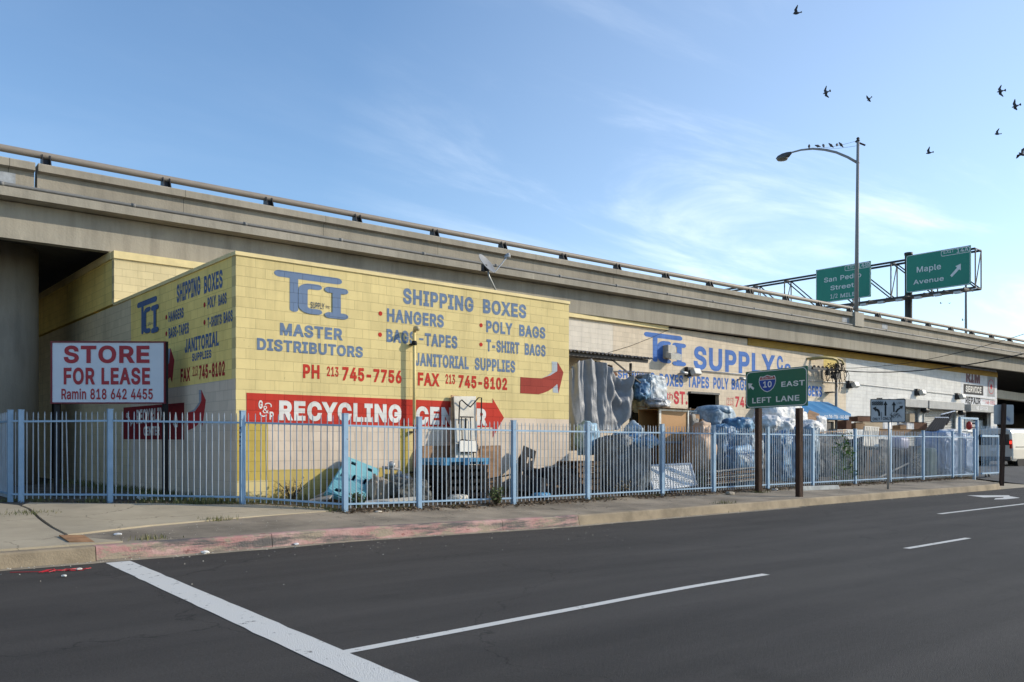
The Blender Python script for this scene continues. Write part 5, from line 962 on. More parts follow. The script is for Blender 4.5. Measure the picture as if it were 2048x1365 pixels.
# the rolling gate at the far end
gate = thing('sliding_gate', 'pale blue picket gate with a tall frame at the far end of the fence', 'gate', (fx(1957), FYY, 0.25))
def gate_build():
    x0 = fx(1944.5); x1 = fx(1960); z0 = gh(x0, FYY); b = MB()
    y = FYY + 0.12
    for x in (x0 - 0.9, x1): b.box((x, y, z0 + 1.22), (0.10, 0.10, 2.36))
    b.box(((x0 - 0.9 + x1) / 2, y, z0 + 2.43), (x1 - x0 + 1.0, 0.10, 0.08)); b.build('frame', m_fence, gate)
    xa = x1 + 0.08; xb_ = fx(1996) - 0.15; b = MB(); n = int((xb_ - xa) / 0.14)
    for i in range(n + 1):
        x = xa + (xb_ - xa) * i / n; b.box((x, y - 0.16, z0 + 1.1), (0.016, 0.016, 1.62 + 0.45))
    b.build('picket_panel', m_fence, gate)
    b = MB(); b.box(((xa + xb_) / 2, y - 0.16, z0 + 1.72), (xb_ - xa + 0.1, 0.07, 0.09)); b.box(((xa + xb_) / 2, y - 0.16, z0 + 0.16), (xb_ - xa + 0.1, 0.06, 0.06)); b.build('rail', m_fence, gate)
    MB().box((xb_ + 0.07, y - 0.16, z0 + 0.95), (0.05, 0.05, 1.62)).build('end_stile', m_fence, gate)
    for x in (xa + 0.4, xb_ - 0.9): MB().lathe((x, y - 0.16, z0 + 0.07), [(0.06, -0.025), (0.075, 0), (0.06, 0.025)], 12, 'Y').build('wheel', m_darkmetal, gate, True)
gate_build()

# ================================================================== SIGNS
m_signwhite = M('sign_white', (0.62, 0.66, 0.72), 0.45, 0.05, 1.5); m_signred = M('sign_red', (0.36, 0.022, 0.035), 0.5, 0.06, 3)
m_alum = M('aluminium', (0.40, 0.41, 0.42), 0.45, 0.08, 3, metal=0.3)
F3 = Vector((FW.x, FW.y, 0)); R3 = Vector((RT.x, RT.y, 0)); U3 = Vector((0, 0, 1))
def lease_sign():
    t = 18.5; c = at_t(216, 745.5, t); W, H = 226 / FPX * t, 122 / FPX * t
    root = thing('lease_sign', 'white board on black posts with red lettering STORE FOR LEASE and a phone number', 'sign', (c.x, c.y, gh(c.x, c.y)))
    o = c - R3 * W / 2 - U3 * H / 2
    MB().box(c + F3 * 0.02, (W, 0.03, H), Matrix.Rotation(TH - R_(90), 3, 'Z')).build('board', m_signwhite, root)
    b = MB(); th_ = 0.03; rot = Matrix.Rotation(TH - R_(90), 3, 'Z')
    for off, sz in ((U3 * H / 2, (W + th_ * 1.5, 0.05, th_)), (-U3 * H / 2, (W + th_ * 1.5, 0.05, th_)), (R3 * W / 2, (th_, 0.047, H - th_)), (-R3 * W / 2, (th_, 0.047, H - th_))): b.box(c + F3 * 0.015 + off, sz, rot)
    b.build('frame', M('frame_maroon', (0.17, 0.012, 0.025), 0.5, 0.1, 3), root)
    f = lambda l, r, tp, bt: (lambda u, v: o + R3 * W * ((l + (r - l) * u - 103) / 226) + U3 * H * ((807 - (bt + (tp - bt) * v)) / 122) - F3 * 0.004)
    letters('STORE', f(127.5, 299, 692, 727.5), m_signred, root, 0.03); letters('FOR LEASE', f(127.5, 300, 736, 770.5), m_signred, root, 0.03); letters('Ramin 818 642 4455', f(123, 305.5, 778, 800), m_signred, root, 0.018)
    for px in (109, 327):
        p = at_t(px, 745, t) + F3 * 0.09; b = MB(); z0 = gh(p.x, p.y) - 0.2
        zt = c.z + H / 2 + (0.02 if px > 200 else -0.3)
        b.bar((p.x, p.y, z0), (p.x, p.y, zt), 0.10, 0.10, up=(0, 1, 0)); b.build('post', m_black if False else M('post_black', (0.012, 0.012, 0.014), 0.6, 0.1), root)
lease_sign()

m_green = M('sign_green', (0.008, 0.125, 0.075), 0.42, 0.07, 1.2, 0.05, 4); m_refl = M('sign_reflective', (0.66, 0.67, 0.66), 0.5, 0.08, 6)
m_wood = M('sign_post_wood', (0.055, 0.028, 0.017), 0.85, 0.5, 5, 0.6, 60, stretch=(6, 6, 0.5))
def framed(P0, U, V, nrm):
    """u, v in 0..1 over the panel (v up), lifted along the normal"""
    return lambda u, v, l=0.0: P0 + U * u + V * v + nrm * l
def rrect(fn, r_u, r_v, u0, v0, u1, v1, l, n=6):
    pts = []
    for cx, cy, a0 in ((u1 - r_u, v1 - r_v, 0), (u0 + r_u, v1 - r_v, 90), (u0 + r_u, v0 + r_v, 180), (u1 - r_u, v0 + r_v, 270)):
        for i in range(n + 1):
            a = R_(a0 + 90 * i / n); pts.append(fn(cx + r_u * math.cos(a), cy + r_v * math.sin(a), l))
    return pts
def ring(fn, r_u, r_v, u0, v0, u1, v1, wu, wv, l):
    a = rrect(fn, r_u, r_v, u0, v0, u1, v1, l); c = rrect(fn, r_u * 0.8, r_v * 0.8, u0 + wu, v0 + wv, u1 - wu, v1 - wv, l); n = len(a)
    return MB().add(a + c, [[i, (i + 1) % n, n + (i + 1) % n, n + i] for i in range(n)])
def flat(fn, pts, l): return MB().add([fn(u, v, l) for u, v in pts], [list(range(len(pts)))])
def route_sign():
    pr = onG(1598.5, 994.4); pl = onG(1517, 985.5)
    root = thing('route_sign', 'green road sign on two brown wooden posts reading 10 EAST LEFT LANE', 'road sign', ((pr.x + pl.x) / 2, (pr.y + pl.y) / 2, 0.2))
    tr = pr.xy.dot(FW); tl = pl.xy.dot(FW)
    # panel corners in the plane just in front of the posts
    e = (pr - pl); e.z = 0; e.normalize(); nrm = Vector((e.y, -e.x, 0))
    if nrm.dot(-F3) < 0: nrm = -nrm
    base = pl + nrm * 0.09
    def hit(px, py):
        d = ray(px); d3 = Vector((d.x, d.y, 0)); t = base.dot(nrm) / d3.dot(nrm); return at_t(px, py, t)
    TL, TR, BL = hit(1491.5, 744.5), hit(1615.5, 734.8), hit(1491.5, 818)
    U = TR - TL; U.z = 0; Vv = Vector((0, 0, TL.z - BL.z)); P0 = Vector((TL.x, TL.y, BL.z))
    fn = framed(P0, U, Vv, nrm)
    MB().prism([fn(0, 0), fn(1, 0), fn(1, 1), fn(0, 1)], nrm * -0.012).build('panel', m_green, root)
    ring(fn, 0.07, 0.13, 0.012, 0.02, 0.988, 0.98, 0.011, 0.02, 0.002).build('border', m_refl, root)
    L = lambda s, l, r, t, bo, bold: letters(s, lambda u, v: fn(l + (r - l) * u, 1 - (bo + (t - bo) * v), 0.003), m_refl, root, bold)
    L('EAST', 0.595, 0.955, 0.345, 0.482, 0.018); L('LEFT', 0.115, 0.43, 0.72, 0.865, 0.018); L('LANE', 0.51, 0.875, 0.715, 0.86, 0.018)
    ar = [(0.04, 0.68), (0.115, 0.665), (0.097, 0.615), (0.147, 0.54), (0.125, 0.475), (0.078, 0.57), (0.06, 0.50)]
    flat(fn, [(0.042, 0.685), (0.118, 0.668), (0.096, 0.617), (0.148, 0.545), (0.130, 0.492), (0.076, 0.575), (0.055, 0.515)], 0.003).build('arrow', m_refl, root)
    cx, cy, w, h = 0.368, 0.635, 0.147, 0.225
    right = [(0, -1.0), (0.35, -0.86), (0.68, -0.55), (0.9, -0.1), (0.97, 0.3), (0.94, 0.62), (0.80, 0.92), (0.62, 0.86), (0.4, 0.87), (0.2, 0.95), (0, 1.02)]
    sh = right + [(-x, y) for x, y in reversed(right[1:-1])]
    flat(fn, [(cx + x * w, cy + y * h) for x, y in sh], 0.003).build('shield', m_refl, root)
    m_sblue = M('shield_blue', (0.012, 0.06, 0.30), 0.45); m_sred = M('shield_red', (0.33, 0.015, 0.02), 0.45)
    inn = [(x * 0.92, y * 0.92) for x, y in right]
    lowr = [p for p in inn if p[1] <= 0.42] ; lowr = lowr + [(0.895, 0.44)]
    flat(fn, [(cx + x * w, cy + y * h) for x, y in lowr + [(-x, y) for x, y in reversed(lowr[1:])]], 0.0045).build('shield_field', m_sblue, root)
    upr = [(0.885, 0.52)] + [p for p in inn if p[1] > 0.5]
    flat(fn, [(cx + x * w, cy + y * h) for x, y in upr + [(-x, y) for x, y in reversed(upr[:-1])]], 0.0045).build('shield_band', m_sred, root)
    L2 = lambda s, l, r, b0, t0, bold: letters(s, lambda u, v: fn(l + (r - l) * u, b0 + (t0 - b0) * v, 0.006), m_refl, root, bold)
    L2('10', 0.300, 0.440, 0.535, 0.70, 0.02); L2('INTERSTATE', 0.272, 0.464, 0.765, 0.815, 0.01)
    for p, q in ((pl, 0.19), (pr, 0.86)):
        b = MB(); b.box((p.x, p.y, p.z + 1.2 - 0.1), (0.145, 0.145, P0.z + Vv.z * 0.8 - p.z + 0.1 if False else 2.6), Matrix.Rotation(math.atan2(e.y, e.x), 3, 'Z')); b.build('post', m_wood, root, bevel=0.006)
route_sign()

def lane_sign():
    bp = onG(1776, 979); t = bp.xy.dot(FW)
    root = thing('lane_sign', 'white lane use sign with black arrows and graffiti on a thin grey pole', 'road sign', (bp.x, bp.y, bp.z))
    tp = at_t(1779, 798, t)
    MB().tube([(bp.x, bp.y, bp.z - 0.1), (tp.x, tp.y, tp.z)], 0.036, 10).build('pole', m_galv, root, True)
    TL, BR = at_t(1740.6, 798.6, t - 0.07), at_t(1811.2, 845.3, t - 0.07)
    W = (BR - TL); U = Vector((W.x, W.y, 0)); Vv = Vector((0, 0, TL.z - BR.z)); P0 = Vector((TL.x, TL.y, BR.z)); nrm = -F3
    fn = framed(P0 - U * 0.0, U, Vv, nrm)
    m_ls = M('lane_sign_face', (0.40, 0.41, 0.42), 0.5, 0.08, 3, color2=(0.5, 0.5, 0.5)); m_lk = M('lane_sign_black', (0.012, 0.012, 0.013), 0.6)
    MB().prism([fn(0, 0), fn(1, 0), fn(1, 1), fn(0, 1)], nrm * -0.006).build('panel', m_ls, root)
    ring(fn, 0.05, 0.07, 0.0, 0.0, 1.0, 1.0, 0.022, 0.03, 0.002).build('border', m_lk, root)
    MB().prism([fn(0.18, 1.005, -0.01), fn(0.34, 1.005, -0.01), fn(0.34, 1.05, -0.01), fn(0.18, 1.05, -0.01)], nrm * 0.02).build('bracket', m_darkmetal, root)
    F = lambda pts: flat(fn, [(x, 1 - y) for x, y in pts], 0.003).build('arrow', m_lk, root)
    F([(0.06, 0.38), (0.17, 0.32), (0.165, 0.40), (0.22, 0.42), (0.265, 0.50), (0.28, 0.60), (0.28, 0.73), (0.225, 0.73), (0.22, 0.60), (0.20, 0.53), (0.16, 0.49), (0.155, 0.54)])
    F([(0.43, 0.08), (0.49, 0.26), (0.455, 0.26), (0.455, 0.72), (0.405, 0.72), (0.405, 0.26), (0.37, 0.26)])
    F([(0.667, 0.10), (0.73, 0.27), (0.69, 0.27), (0.69, 0.55), (0.645, 0.55), (0.645, 0.27), (0.605, 0.27)])
    F([(0.93, 0.28), (0.90, 0.44), (0.875, 0.40), (0.80, 0.47), (0.75, 0.58), (0.70, 0.56), (0.76, 0.42), (0.845, 0.345), (0.81, 0.30)])
    L = lambda s, l, r, t0, b0, bold=0.02: letters(s, lambda u, v: fn(l + (r - l) * u, 1 - (b0 + (t0 - b0) * v), 0.003), m_lk, root, bold)
    L('ONLY', 0.065, 0.28, 0.79, 0.92); L('ONLY', 0.355, 0.60, 0.77, 0.90); L('LSD', 0.75, 0.90, 0.12, 0.21, 0.005)
    b = MB(); rnd = random.Random(3)
    for k in range(6):
        y = 0.12 + 0.026 * k; b.tube([fn(0.05 + 0.31 * j / 14, 1 - (y + 0.02 * math.sin(j * 2.1 + k * 1.7)), 0.004) for j in range(15)], 0.0075, 4)
    for k in range(5):
        u0, v0 = 0.58 + 0.05 * k, 0.70 + 0.05 * math.sin(k * 2.0); b.tube([fn(u0 + 0.05 * math.cos(j * 0.9) + 0.008 * j, 1 - (v0 + 0.07 * math.sin(j * 1.4 + k)), 0.004) for j in range(9)], 0.004, 4)
    b.tube([fn(0.315, 1 - y, 0.004) for y in (0.55, 0.9)], 0.006, 4); b.tube([fn(0.60, 1 - y, 0.004) for y in (0.58, 1.0)], 0.006, 4)
    b.build('graffiti', m_lk, root)
lane_sign()

def back_sign():
    bp = onG(2003, 966.7); t = bp.xy.dot(FW)
    root = thing('square_sign', 'blank grey back of a square sign on a dark wooden post', 'road sign', (bp.x, bp.y, bp.z))
    tp = at_t(2008, 808, t)
    d = (tp - bp).normalized(); MB().bar(bp - U3 * 0.1, bp + d * (tp - bp).length, 0.125, 0.125, up=tuple(F3)).build('post', m_wood, root)
    c = at_t(2007.5, 829.5, t + 0.1); fn = framed(c - R3 * 0.37 - U3 * 0.365, R3 * 0.74, U3 * 0.73, -F3)
    pts = rrect(fn, 0.08, 0.08, 0, 0, 1, 1, 0); MB().prism(pts, F3 * 0.004).build('panel', m_alum, root)
    b = MB(); 
    for k in range(4): b.tube([fn(0.74 + 0.10 * math.cos(j * 1.1 + k), 0.2 + 0.05 * k + 0.08 * math.sin(j * 0.8 + k), 0.002) for j in range(8)], 0.004, 4)
    b.build('graffiti', M('graffiti_blue', (0.10, 0.22, 0.48), 0.6), root)
back_sign()

# ================================================================== GANTRY AND ITS SIGNS
GX = 69.7
gy = lambda px: onX(px, 600, GX).y
gzz = lambda px, py: onX(px, py, GX).z
def gantry():
    yp = gy(1808); root = thing('sign_gantry', 'dark steel truss gantry with a thick post standing over the overpass', 'gantry', (GX + 0.8, yp, 7.7))
    MB().lathe((GX + 0.8, yp, 7.9), [(0.36, 0), (0.36, 2.4), (0.29, 2.9), (0.29, 9.3), (0.33, 9.35), (0.33, 9.52)], 20).build('post', m_darkmetal, root, True)
    MB().lathe((GX + 0.8, 60, 7.6), [(0.36, 0), (0.36, 2.4), (0.29, 2.9), (0.29, 9.9)], 16).build('post', m_darkmetal, root, True)
    y0 = gy(1948); zt, zb_ = 16.75, 13.75
    for x in (GX + 0.25, GX + 1.35):
        for z in (zt, zb_): MB().bar((x, y0, z), (x, 60, z), 0.15, 0.15).build('chord', m_darkmetal, root)
    b = MB(); y = y0; k = 0; step = 3.3
    while y < 59:
        for x in (GX + 0.25, GX + 1.35):
            b.bar((x, y, zb_), (x, min(60, y + step), zt), 0.09, 0.09)
        b.bar((GX + 0.25, y, zt), (GX + 1.35, y, zt), 0.07); b.bar((GX + 0.25, y, zb_), (GX + 1.35, y, zb_), 0.07); b.bar((GX + 0.25, y, zb_), (GX + 1.35, y, zt), 0.06)
        for x in (GX + 0.25, GX + 1.35): b.bar((x, y, zb_), (x, y, zt), 0.08)
        y += step; k += 1
    b.build('bracing', m_darkmetal, root)
    b = MB(); ya, yb = gy(1940), gy(1690); b.box((GX - 0.55, (ya + yb) / 2, zb_ - 0.28), (1.0, yb - ya, 0.06))
    y = ya
    while y < yb: b.box((GX - 0.3, y, zb_ - 0.18), (1.7, 0.08, 0.14)); y += 1.5
    b.build('walkway', m_darkmetal, root)
    y = ya + 0.5
    while y < yb:
        MB().box((GX - 1.0, y, zb_ - 0.42), (0.35, 0.5, 0.16)).build('sign_light', m_alum, root); y += 1.5
gantry()
m_green2 = M('freeway_green', (0.012, 0.21, 0.145), 0.5, 0.06, 0.6, stretch=(1, 1, 0.2))
def exit_sign(name_label, pl, pr, ttop, tbot, tab, items, arrow=None):
    ya, yb = gy(pl), gy(pr); z1, z0 = gzz(pr, ttop), gzz(pr, tbot)
    root = thing('exit_sign', name_label, 'freeway sign', (GX, (ya + yb) / 2, z0), 'green exit signs on the gantry')
    P0 = Vector((GX, ya, z0)); U = Vector((0, yb - ya, 0)); Vv = Vector((0, 0, z1 - z0)); nrm = Vector((-1, 0, 0)); fn = framed(P0, U, Vv, nrm)
    MB().prism([fn(0, 0), fn(1, 0), fn(1, 1), fn(0, 1)], nrm * -0.08).build('panel', m_green2, root)
    ring(fn, 0.05, 0.08, 0.004, 0.006, 0.996, 0.994, 0.008, 0.014, 0.01).build('border', m_refl, root)
    W = lambda px: (gy(px) - ya) / (yb - ya)
    def box(l, r, t, bo, ref):
        return W(l), W(r), (gzz(ref, t) - z0) / (z1 - z0), (gzz(ref, bo) - z0) / (z1 - z0)
    l, r, t, bo = tab
    ring(fn, 0.03, 0.05, l, bo, r, t, 0.008, 0.014, 0.012).build('exit_tab', m_refl, root)
    for s, pxl, pxr, tp, bt, bold in items:
        u0, u1, v1, v0 = box(pxl, pxr, tp, bt, pxl)
        letters(s, lambda u, v: fn(u0 + (u1 - u0) * u, v0 + (v1 - v0) * v, 0.014), m_refl, root, bold)
    if arrow:
        flat(fn, arrow, 0.014).build('arrow', m_refl, root)
S = lambda x, y: (1440 + x / 3.7926, 470 + y / 3.7926)
X5 = lambda x: 1440 + x / 3.7926
Y5 = lambda y: 470 + y / 3.7926
exit_sign('green freeway sign reading Maple Avenue with a slanted arrow and EXIT 14A', 1812, 1941.5, 490.6, 569, (0.555, 0.99, 0.975, 0.825),
          [('Maple', X5(1493), X5(1677), Y5(245), Y5(299), 0.012), ('Avenue', X5(1467), X5(1698), Y5(345), Y5(380), 0.012), ('EXIT', X5(1697), X5(1776), Y5(120), Y5(145), 0.005), ('14A', X5(1796), X5(1886), Y5(105), Y5(138), 0.01)],
          [(0.695, 0.30), (0.80, 0.475), (0.775, 0.52), (0.855, 0.565), (0.855, 0.39), (0.83, 0.425), (0.72, 0.25)])
exit_sign('green freeway sign reading San Pedro Street 1/2 MILE behind the street lamp pole', 1632, 1741.3, 522, 593.4, (0.54, 0.985, 0.975, 0.825),
          [('San Pedro', X5(790), X5(1072), Y5(328), Y5(364), 0.012), ('Street', X5(838), X5(1016), Y5(388), Y5(423), 0.012), ('1/2', X5(838), X5(892), Y5(452), Y5(490), 0.005), ('MILE', X5(915), X5(1026), Y5(448), Y5(478), 0.008), ('EXIT', X5(970), X5(1032), Y5(237), Y5(260), 0.005), ('14B', X5(1046), X5(1128), Y5(218), Y5(252), 0.01)])

# ================================================================== STREET LAMP ON THE OVERPASS, WITH BIRDS
m_lamp = M('lamp_grey', (0.27, 0.26, 0.25), 0.6, 0.0)
LB = fw(fw_s(1712.5, -0.30), -0.30, 8.80); LX = LB.x
def street_lamp():
    root = thing('street_lamp', 'tall grey street lamp with a long curved arm standing on the overpass parapet', 'street lamp', tuple(LB))
    top = onX(1719.5, 282, LX); top.y = LB.y - 0.10
    MB().tube([LB, LB + (top - LB) * 0.5, top], [0.115, 0.095, 0.075], 14).build('pole', m_lamp, root, True)
    zz = top.z
    MB().lathe((LX, top.y, zz), [(0.07, -0.02), (0.10, 0.0), (0.10, 0.06), (0.05, 0.08), (0.08, 0.12), (0.09, 0.17), (0.03, 0.22)], 12).build('finial', m_darkmetal, root, True)
    pts = [onX(px, py, LX) for px, py in ((1717.5, 327.4), (1695.8, 315), (1672, 305), (1649, 300), (1625.5, 298), (1602, 300.4), (1583, 305.5))]
    MB().tube(pts, [0.075, 0.072, 0.068, 0.064, 0.058, 0.05, 0.045], 10).build('arm', m_lamp, root, True)
    e = pts[-1]; h = onX(1553, 312, LX); d = (h - e)
    hd = MB(); secs = []
    for u, w, z0, z1 in ((0, 0.06, -0.03, 0.05), (0.25, 0.15, -0.17, 0.07), (0.55, 0.20, -0.24, 0.06), (0.85, 0.17, -0.2, 0.0), (1.0, 0.08, -0.14, -0.08)):
        c = e + Vector((0, d.y * u, 0)); secs.append([c + Vector((x * w, 0, z0 if z < 0 else z1)) for x, z in ((-1, -1), (1, -1), (1.0, 0.3), (0.6, 1), (-0.6, 1), (-1.0, 0.3))])
        for q in (2, 5): secs[-1][q].z = c.z + z0 * 0.3 + z1 * 0.7 - 0.02
    vs = [p for s in secs for p in s]; fs = [[i * 6 + k, i * 6 + (k + 1) % 6, (i + 1) * 6 + (k + 1) % 6, (i + 1) * 6 + k] for i in range(4) for k in range(6)] + [[5, 4, 3, 2, 1, 0], [24 + k for k in range(6)]]
    hd.add(vs, fs); head = hd.build('lamp_head', M('lamp_head_dark', (0.07, 0.065, 0.065), 0.5), root)
    c = onX(1564.5, 318.5, LX); MB().lathe(c, [(0.10, -0.10), (0.27, -0.07), (0.33, 0.0), (0.31, 0.05)], 20).build('lens', M('lamp_lens', (0.16, 0.14, 0.11), 0.25, 0.1), head, True)
    cb0, cb1 = at_t(1710.8, 283.3, LB.xy.dot(FW)), at_t(1730.5, 291.2, LB.xy.dot(FW)); off = Vector((0, 0, 0))
    MB().bar(cb0, cb1, 0.07, 0.07).build('crossbar', m_wood, root)
    for p, q in (((1711, 283), (1626, 297.5)), ((1719, 291), (1626, 298))):
        a, c = onX(p[0], p[1], LX), onX(q[0], q[1], LX); MB().tube([a + (c - a) * (i / 8) - U3 * 0.08 * math.sin(math.pi * i / 8) for i in range(9)], 0.008, 5).build('stay_wire', m_darkmetal, root)
street_lamp()
m_bird = M('bird_dark', (0.05, 0.048, 0.053), 0.7, 0.4, 12); m_bird2 = M('bird_grey', (0.13, 0.125, 0.13), 0.7, 0.5, 10)
def perched(px, py, mat, face, hunch):
    c = onX(px, py, LX); b = MB()
    rot = Matrix.Rotation(face, 3, 'Z') @ Matrix.Rotation(-R_(55 - hunch), 3, 'Y')
    prof = [(-0.20, 0.012), (-0.15, 0.03), (-0.09, 0.045), (-0.03, 0.068), (0.03, 0.07), (0.075, 0.05), (0.10, 0.036), (0.125, 0.04), (0.15, 0.034), (0.17, 0.014), (0.20, 0.003)]
    b.tube([c + U3 * 0.11 + rot @ Vector((x, 0, 0)) for x, r in prof], [r for x, r in prof], 10)
    for s in (-1, 1): b.tube([c + U3 * 0.0 + rot @ Vector((-0.02, 0, 0)) + Vector((0, s * 0.02, 0.05)), c + Vector((0, s * 0.02, 0.0))], 0.006, 5)
    return b.build('perched_bird', mat, None, True)
for i, (px, py, mt, fc, hu, lab) in enumerate((
        (1618.3, 297.0, m_bird, 0.5, 0, 'small dark bird perched upright on the lamp arm, leftmost of the row'),
        (1635.5, 296.2, m_bird2, 2.6, 45, 'grey hunched bird on the lamp wires, second from the left'),
        (1647.0, 295.5, m_bird2, 0.8, 8, 'slim grey bird on the lamp wires, third from the left'),
        (1662.0, 295.0, m_bird, 2.2, 10, 'largest dark bird in the middle of the lamp wires'),
        (1674.0, 293.8, m_bird2, 0.3, 25, 'pale breasted bird on the lamp wires, second from the pole'),
        (1682.0, 293.8, m_bird, 2.4, 6, 'dark bird leaning forward on the wires, nearest the lamp pole'))):
    tag(perched(px, py, mt, fc, hu), lab, 'bird', 'birds perched along the street lamp')

def fly_mesh(up_l, up_r, sweep):
    b = MB()
    prof = [(-0.17, 0.010, 0), (-0.12, 0.035, 0), (-0.04, 0.055, -0.004), (0.04, 0.056, -0.004), (0.09, 0.038, 0.004), (0.115, 0.032, 0.01), (0.14, 0.027, 0.012), (0.155, 0.010, 0.008), (0.175, 0.003, 0.004)]
    b.tube([(x, 0, z) for x, r, z in prof], [r for x, r, z in prof], 10)
    n = 7; tail = [Vector((-0.13, 0, 0.005))] + [Vector((-0.13 - 0.13 * math.cos(R_(-35 + 70 * i / n)), 0.13 * math.sin(R_(-35 + 70 * i / n)), 0)) for i in range(n + 1)]
    b.prism(tail, (0, 0, 0.008))
    for s, upa in ((1, up_l), (-1, up_r)):
        a1 = R_(upa); a2 = R_(upa * 0.55); sh = Vector((0.03, s * 0.04, 0.02))
        el = sh + Vector((0.035, s * 0.13 * math.cos(a1), 0.13 * math.sin(a1))); tp = el + Vector((-sweep, s * 0.20 * math.cos(a2), 0.20 * math.sin(a2)))
        pts = [sh + Vector((0.05, 0, 0)), el + Vector((0.035, 0, 0)), tp, tp + Vector((-0.03, 0, 0)) - Vector((0, s * 0.02, 0)), el + Vector((-0.085, 0, 0)) + (tp - el) * 0.35, el + Vector((-0.10, 0, 0)), sh + Vector((-0.09, 0, 0))]
        vs = pts + [p + Vector((0, 0, 0.008)) for p in pts]
        fs = [[0, 1, 5, 6], [1, 2, 3, 4], [1, 4, 5]]; fs = fs + [[i + 7 for i in f][::-1] for f in fs] + [[i, (i + 1) % 7, 7 + (i + 1) % 7, 7 + i] for i in range(7)]
        b.add(vs, fs)
    return b
protos = [fly_mesh(60, 35, 0.10), fly_mesh(75, 65, 0.12), fly_mesh(15, 10, 0.06), fly_mesh(35, -40, 0.14)]
FLY = [(1593, 27, 34, 1, (0.1, 0.15, 3.0), 'dark bird flying at the top of the sky with raised wings'),
       (1652, 185.6, 38, 3, (1.2, 0.2, 2.5), 'dark bird flying above the street lamp with fanned tail'),
       (1738, 198.8, 52, 2, (0.5, 0.6, 2.6), 'small bird gliding just right above the lamp pole'),
       (2001, 183, 37, 3, (1.35, 0.1, 2.75), 'bird with widely spread wings high at the right edge'),
       (2031, 213, 36, 0, (0.75, 0.2, 2.6), 'dark bird banking steeply below the widely spread one'),
       (1994.7, 268.6, 46, 1, (0.2, 0.0, 2.9), 'dark bird flapping low above the pale cloud on the right'),
       (1858, 306.4, 42, 1, (0.45, 0.1, 2.7), 'bird with both wings up between lamp and right edge'),
       (2044, 309, 30, 0, (0.6, -0.3, 3.3), 'bird cut by the right edge above the Maple sign'),
       (1881.6, 607, 120, 2, (0.3, 0.1, 2.6), 'tiny distant bird under the Maple Avenue sign, left of a pair'),
       (1898.8, 607, 125, 2, (0.1, 0.1, 0.2), 'tiny distant bird under the Maple Avenue sign, right of a pair'),
       (1925.5, 641, 115, 0, (0.4, 0.3, 2.7), 'tiny distant bird just above the overpass rail by a thin pole')]
pm = {}
for px, py, t, k, rot, lab in FLY:
    if k not in pm: o = pm[k] = protos[k].build('flying_bird', m_bird, None, False, local=True)
    else: o = pm[k].copy(); COL.objects.link(o)
    o.location = at_t(px, py, t * 1.22); o.rotation_euler = (rot[0], rot[1], TH - R_(90) + rot[2])
    tag(o, lab, 'bird', 'birds flying in the sky')

b = MB(); ss = fw_s(1932, 8.0); p = fw(ss, 8.0, 8.0); b.tube([p, p + U3 * 4, p + U3 * 8.0], [0.13, 0.11, 0.09], 10)
b.tube([p + U3 * 8.0, p + U3 * 8.5 + Vector((0, 0.8, 0)), p + U3 * 8.7 + Vector((0, 2.2, 0))], 0.05, 8)
tag(b.build('light_pole', m_lamp, None, True), 'thin grey light pole behind the Maple Avenue sign on the overpass', 'light pole')

# ================================================================== THINGS ON THE WALLS
def dish():
    y = 16.62; base = onY(994.5, 577, y); base.z = 5.41
    root = thing('satellite_dish', 'grey satellite dish on a bent mast on the yellow store roof edge', 'satellite dish', tuple(base))
    el = onY(978, 553, y); tp = onY(976, 541, y)
    b = MB(); b.tube([base, el, tp], 0.024, 10); b.box(base + U3 * 0.012, (0.16, 0.16, 0.02)); b.build('mast', m_galv, root, True)
    c = onY(974, 527, y); n = (R3 * 0.74 + U3 * 0.60 - F3 * 0.40).normalized(); q = n.to_track_quat('Z', 'Y').to_matrix()
    prof = [(0.001, -0.05), (0.10, -0.045), (0.2, -0.028), (0.29, 0.0), (0.30, 0.004), (0.285, -0.012), (0.19, -0.042), (0.1, -0.06), (0.001, -0.066)]
    L = MB().lathe((0, 0, 0), prof, 28); L.v = [c + q @ Vector((v.x * 0.92, v.y, v.z)) for v in L.v]; L.build('dish', M('dish_grey', (0.21, 0.215, 0.22), 0.5, 0.06), root, True)
    b = MB(); b.box(c - n * 0.10 - U3 * 0.05, (0.10, 0.12, 0.16)); b.tube([tp - U3 * 0.02, c - n * 0.06], 0.03, 8); b.build('bracket', m_darkmetal, root)
    lo = onY(989, 545.5, y); e = onY(1014, 515, y)
    MB().tube([lo, e], 0.016, 8).build('feed_arm', m_alum, root)
    b = MB(); b.tube([e - R3 * 0.06, e + R3 * 0.09 + U3 * 0.03], 0.042, 10); b.tube([e - R3 * 0.03 + U3 * 0.05, e + R3 * 0.07 + U3 * 0.09], 0.03, 10); b.build('feed_horn', m_alum, root, True)
dish()
m_ypipe = M('pipe_yellow', (0.72, 0.57, 0.25), 0.6, 0.08, 3); m_rustp = M('pipe_rust', (0.20, 0.065, 0.04), 0.8, 0.3, 8)
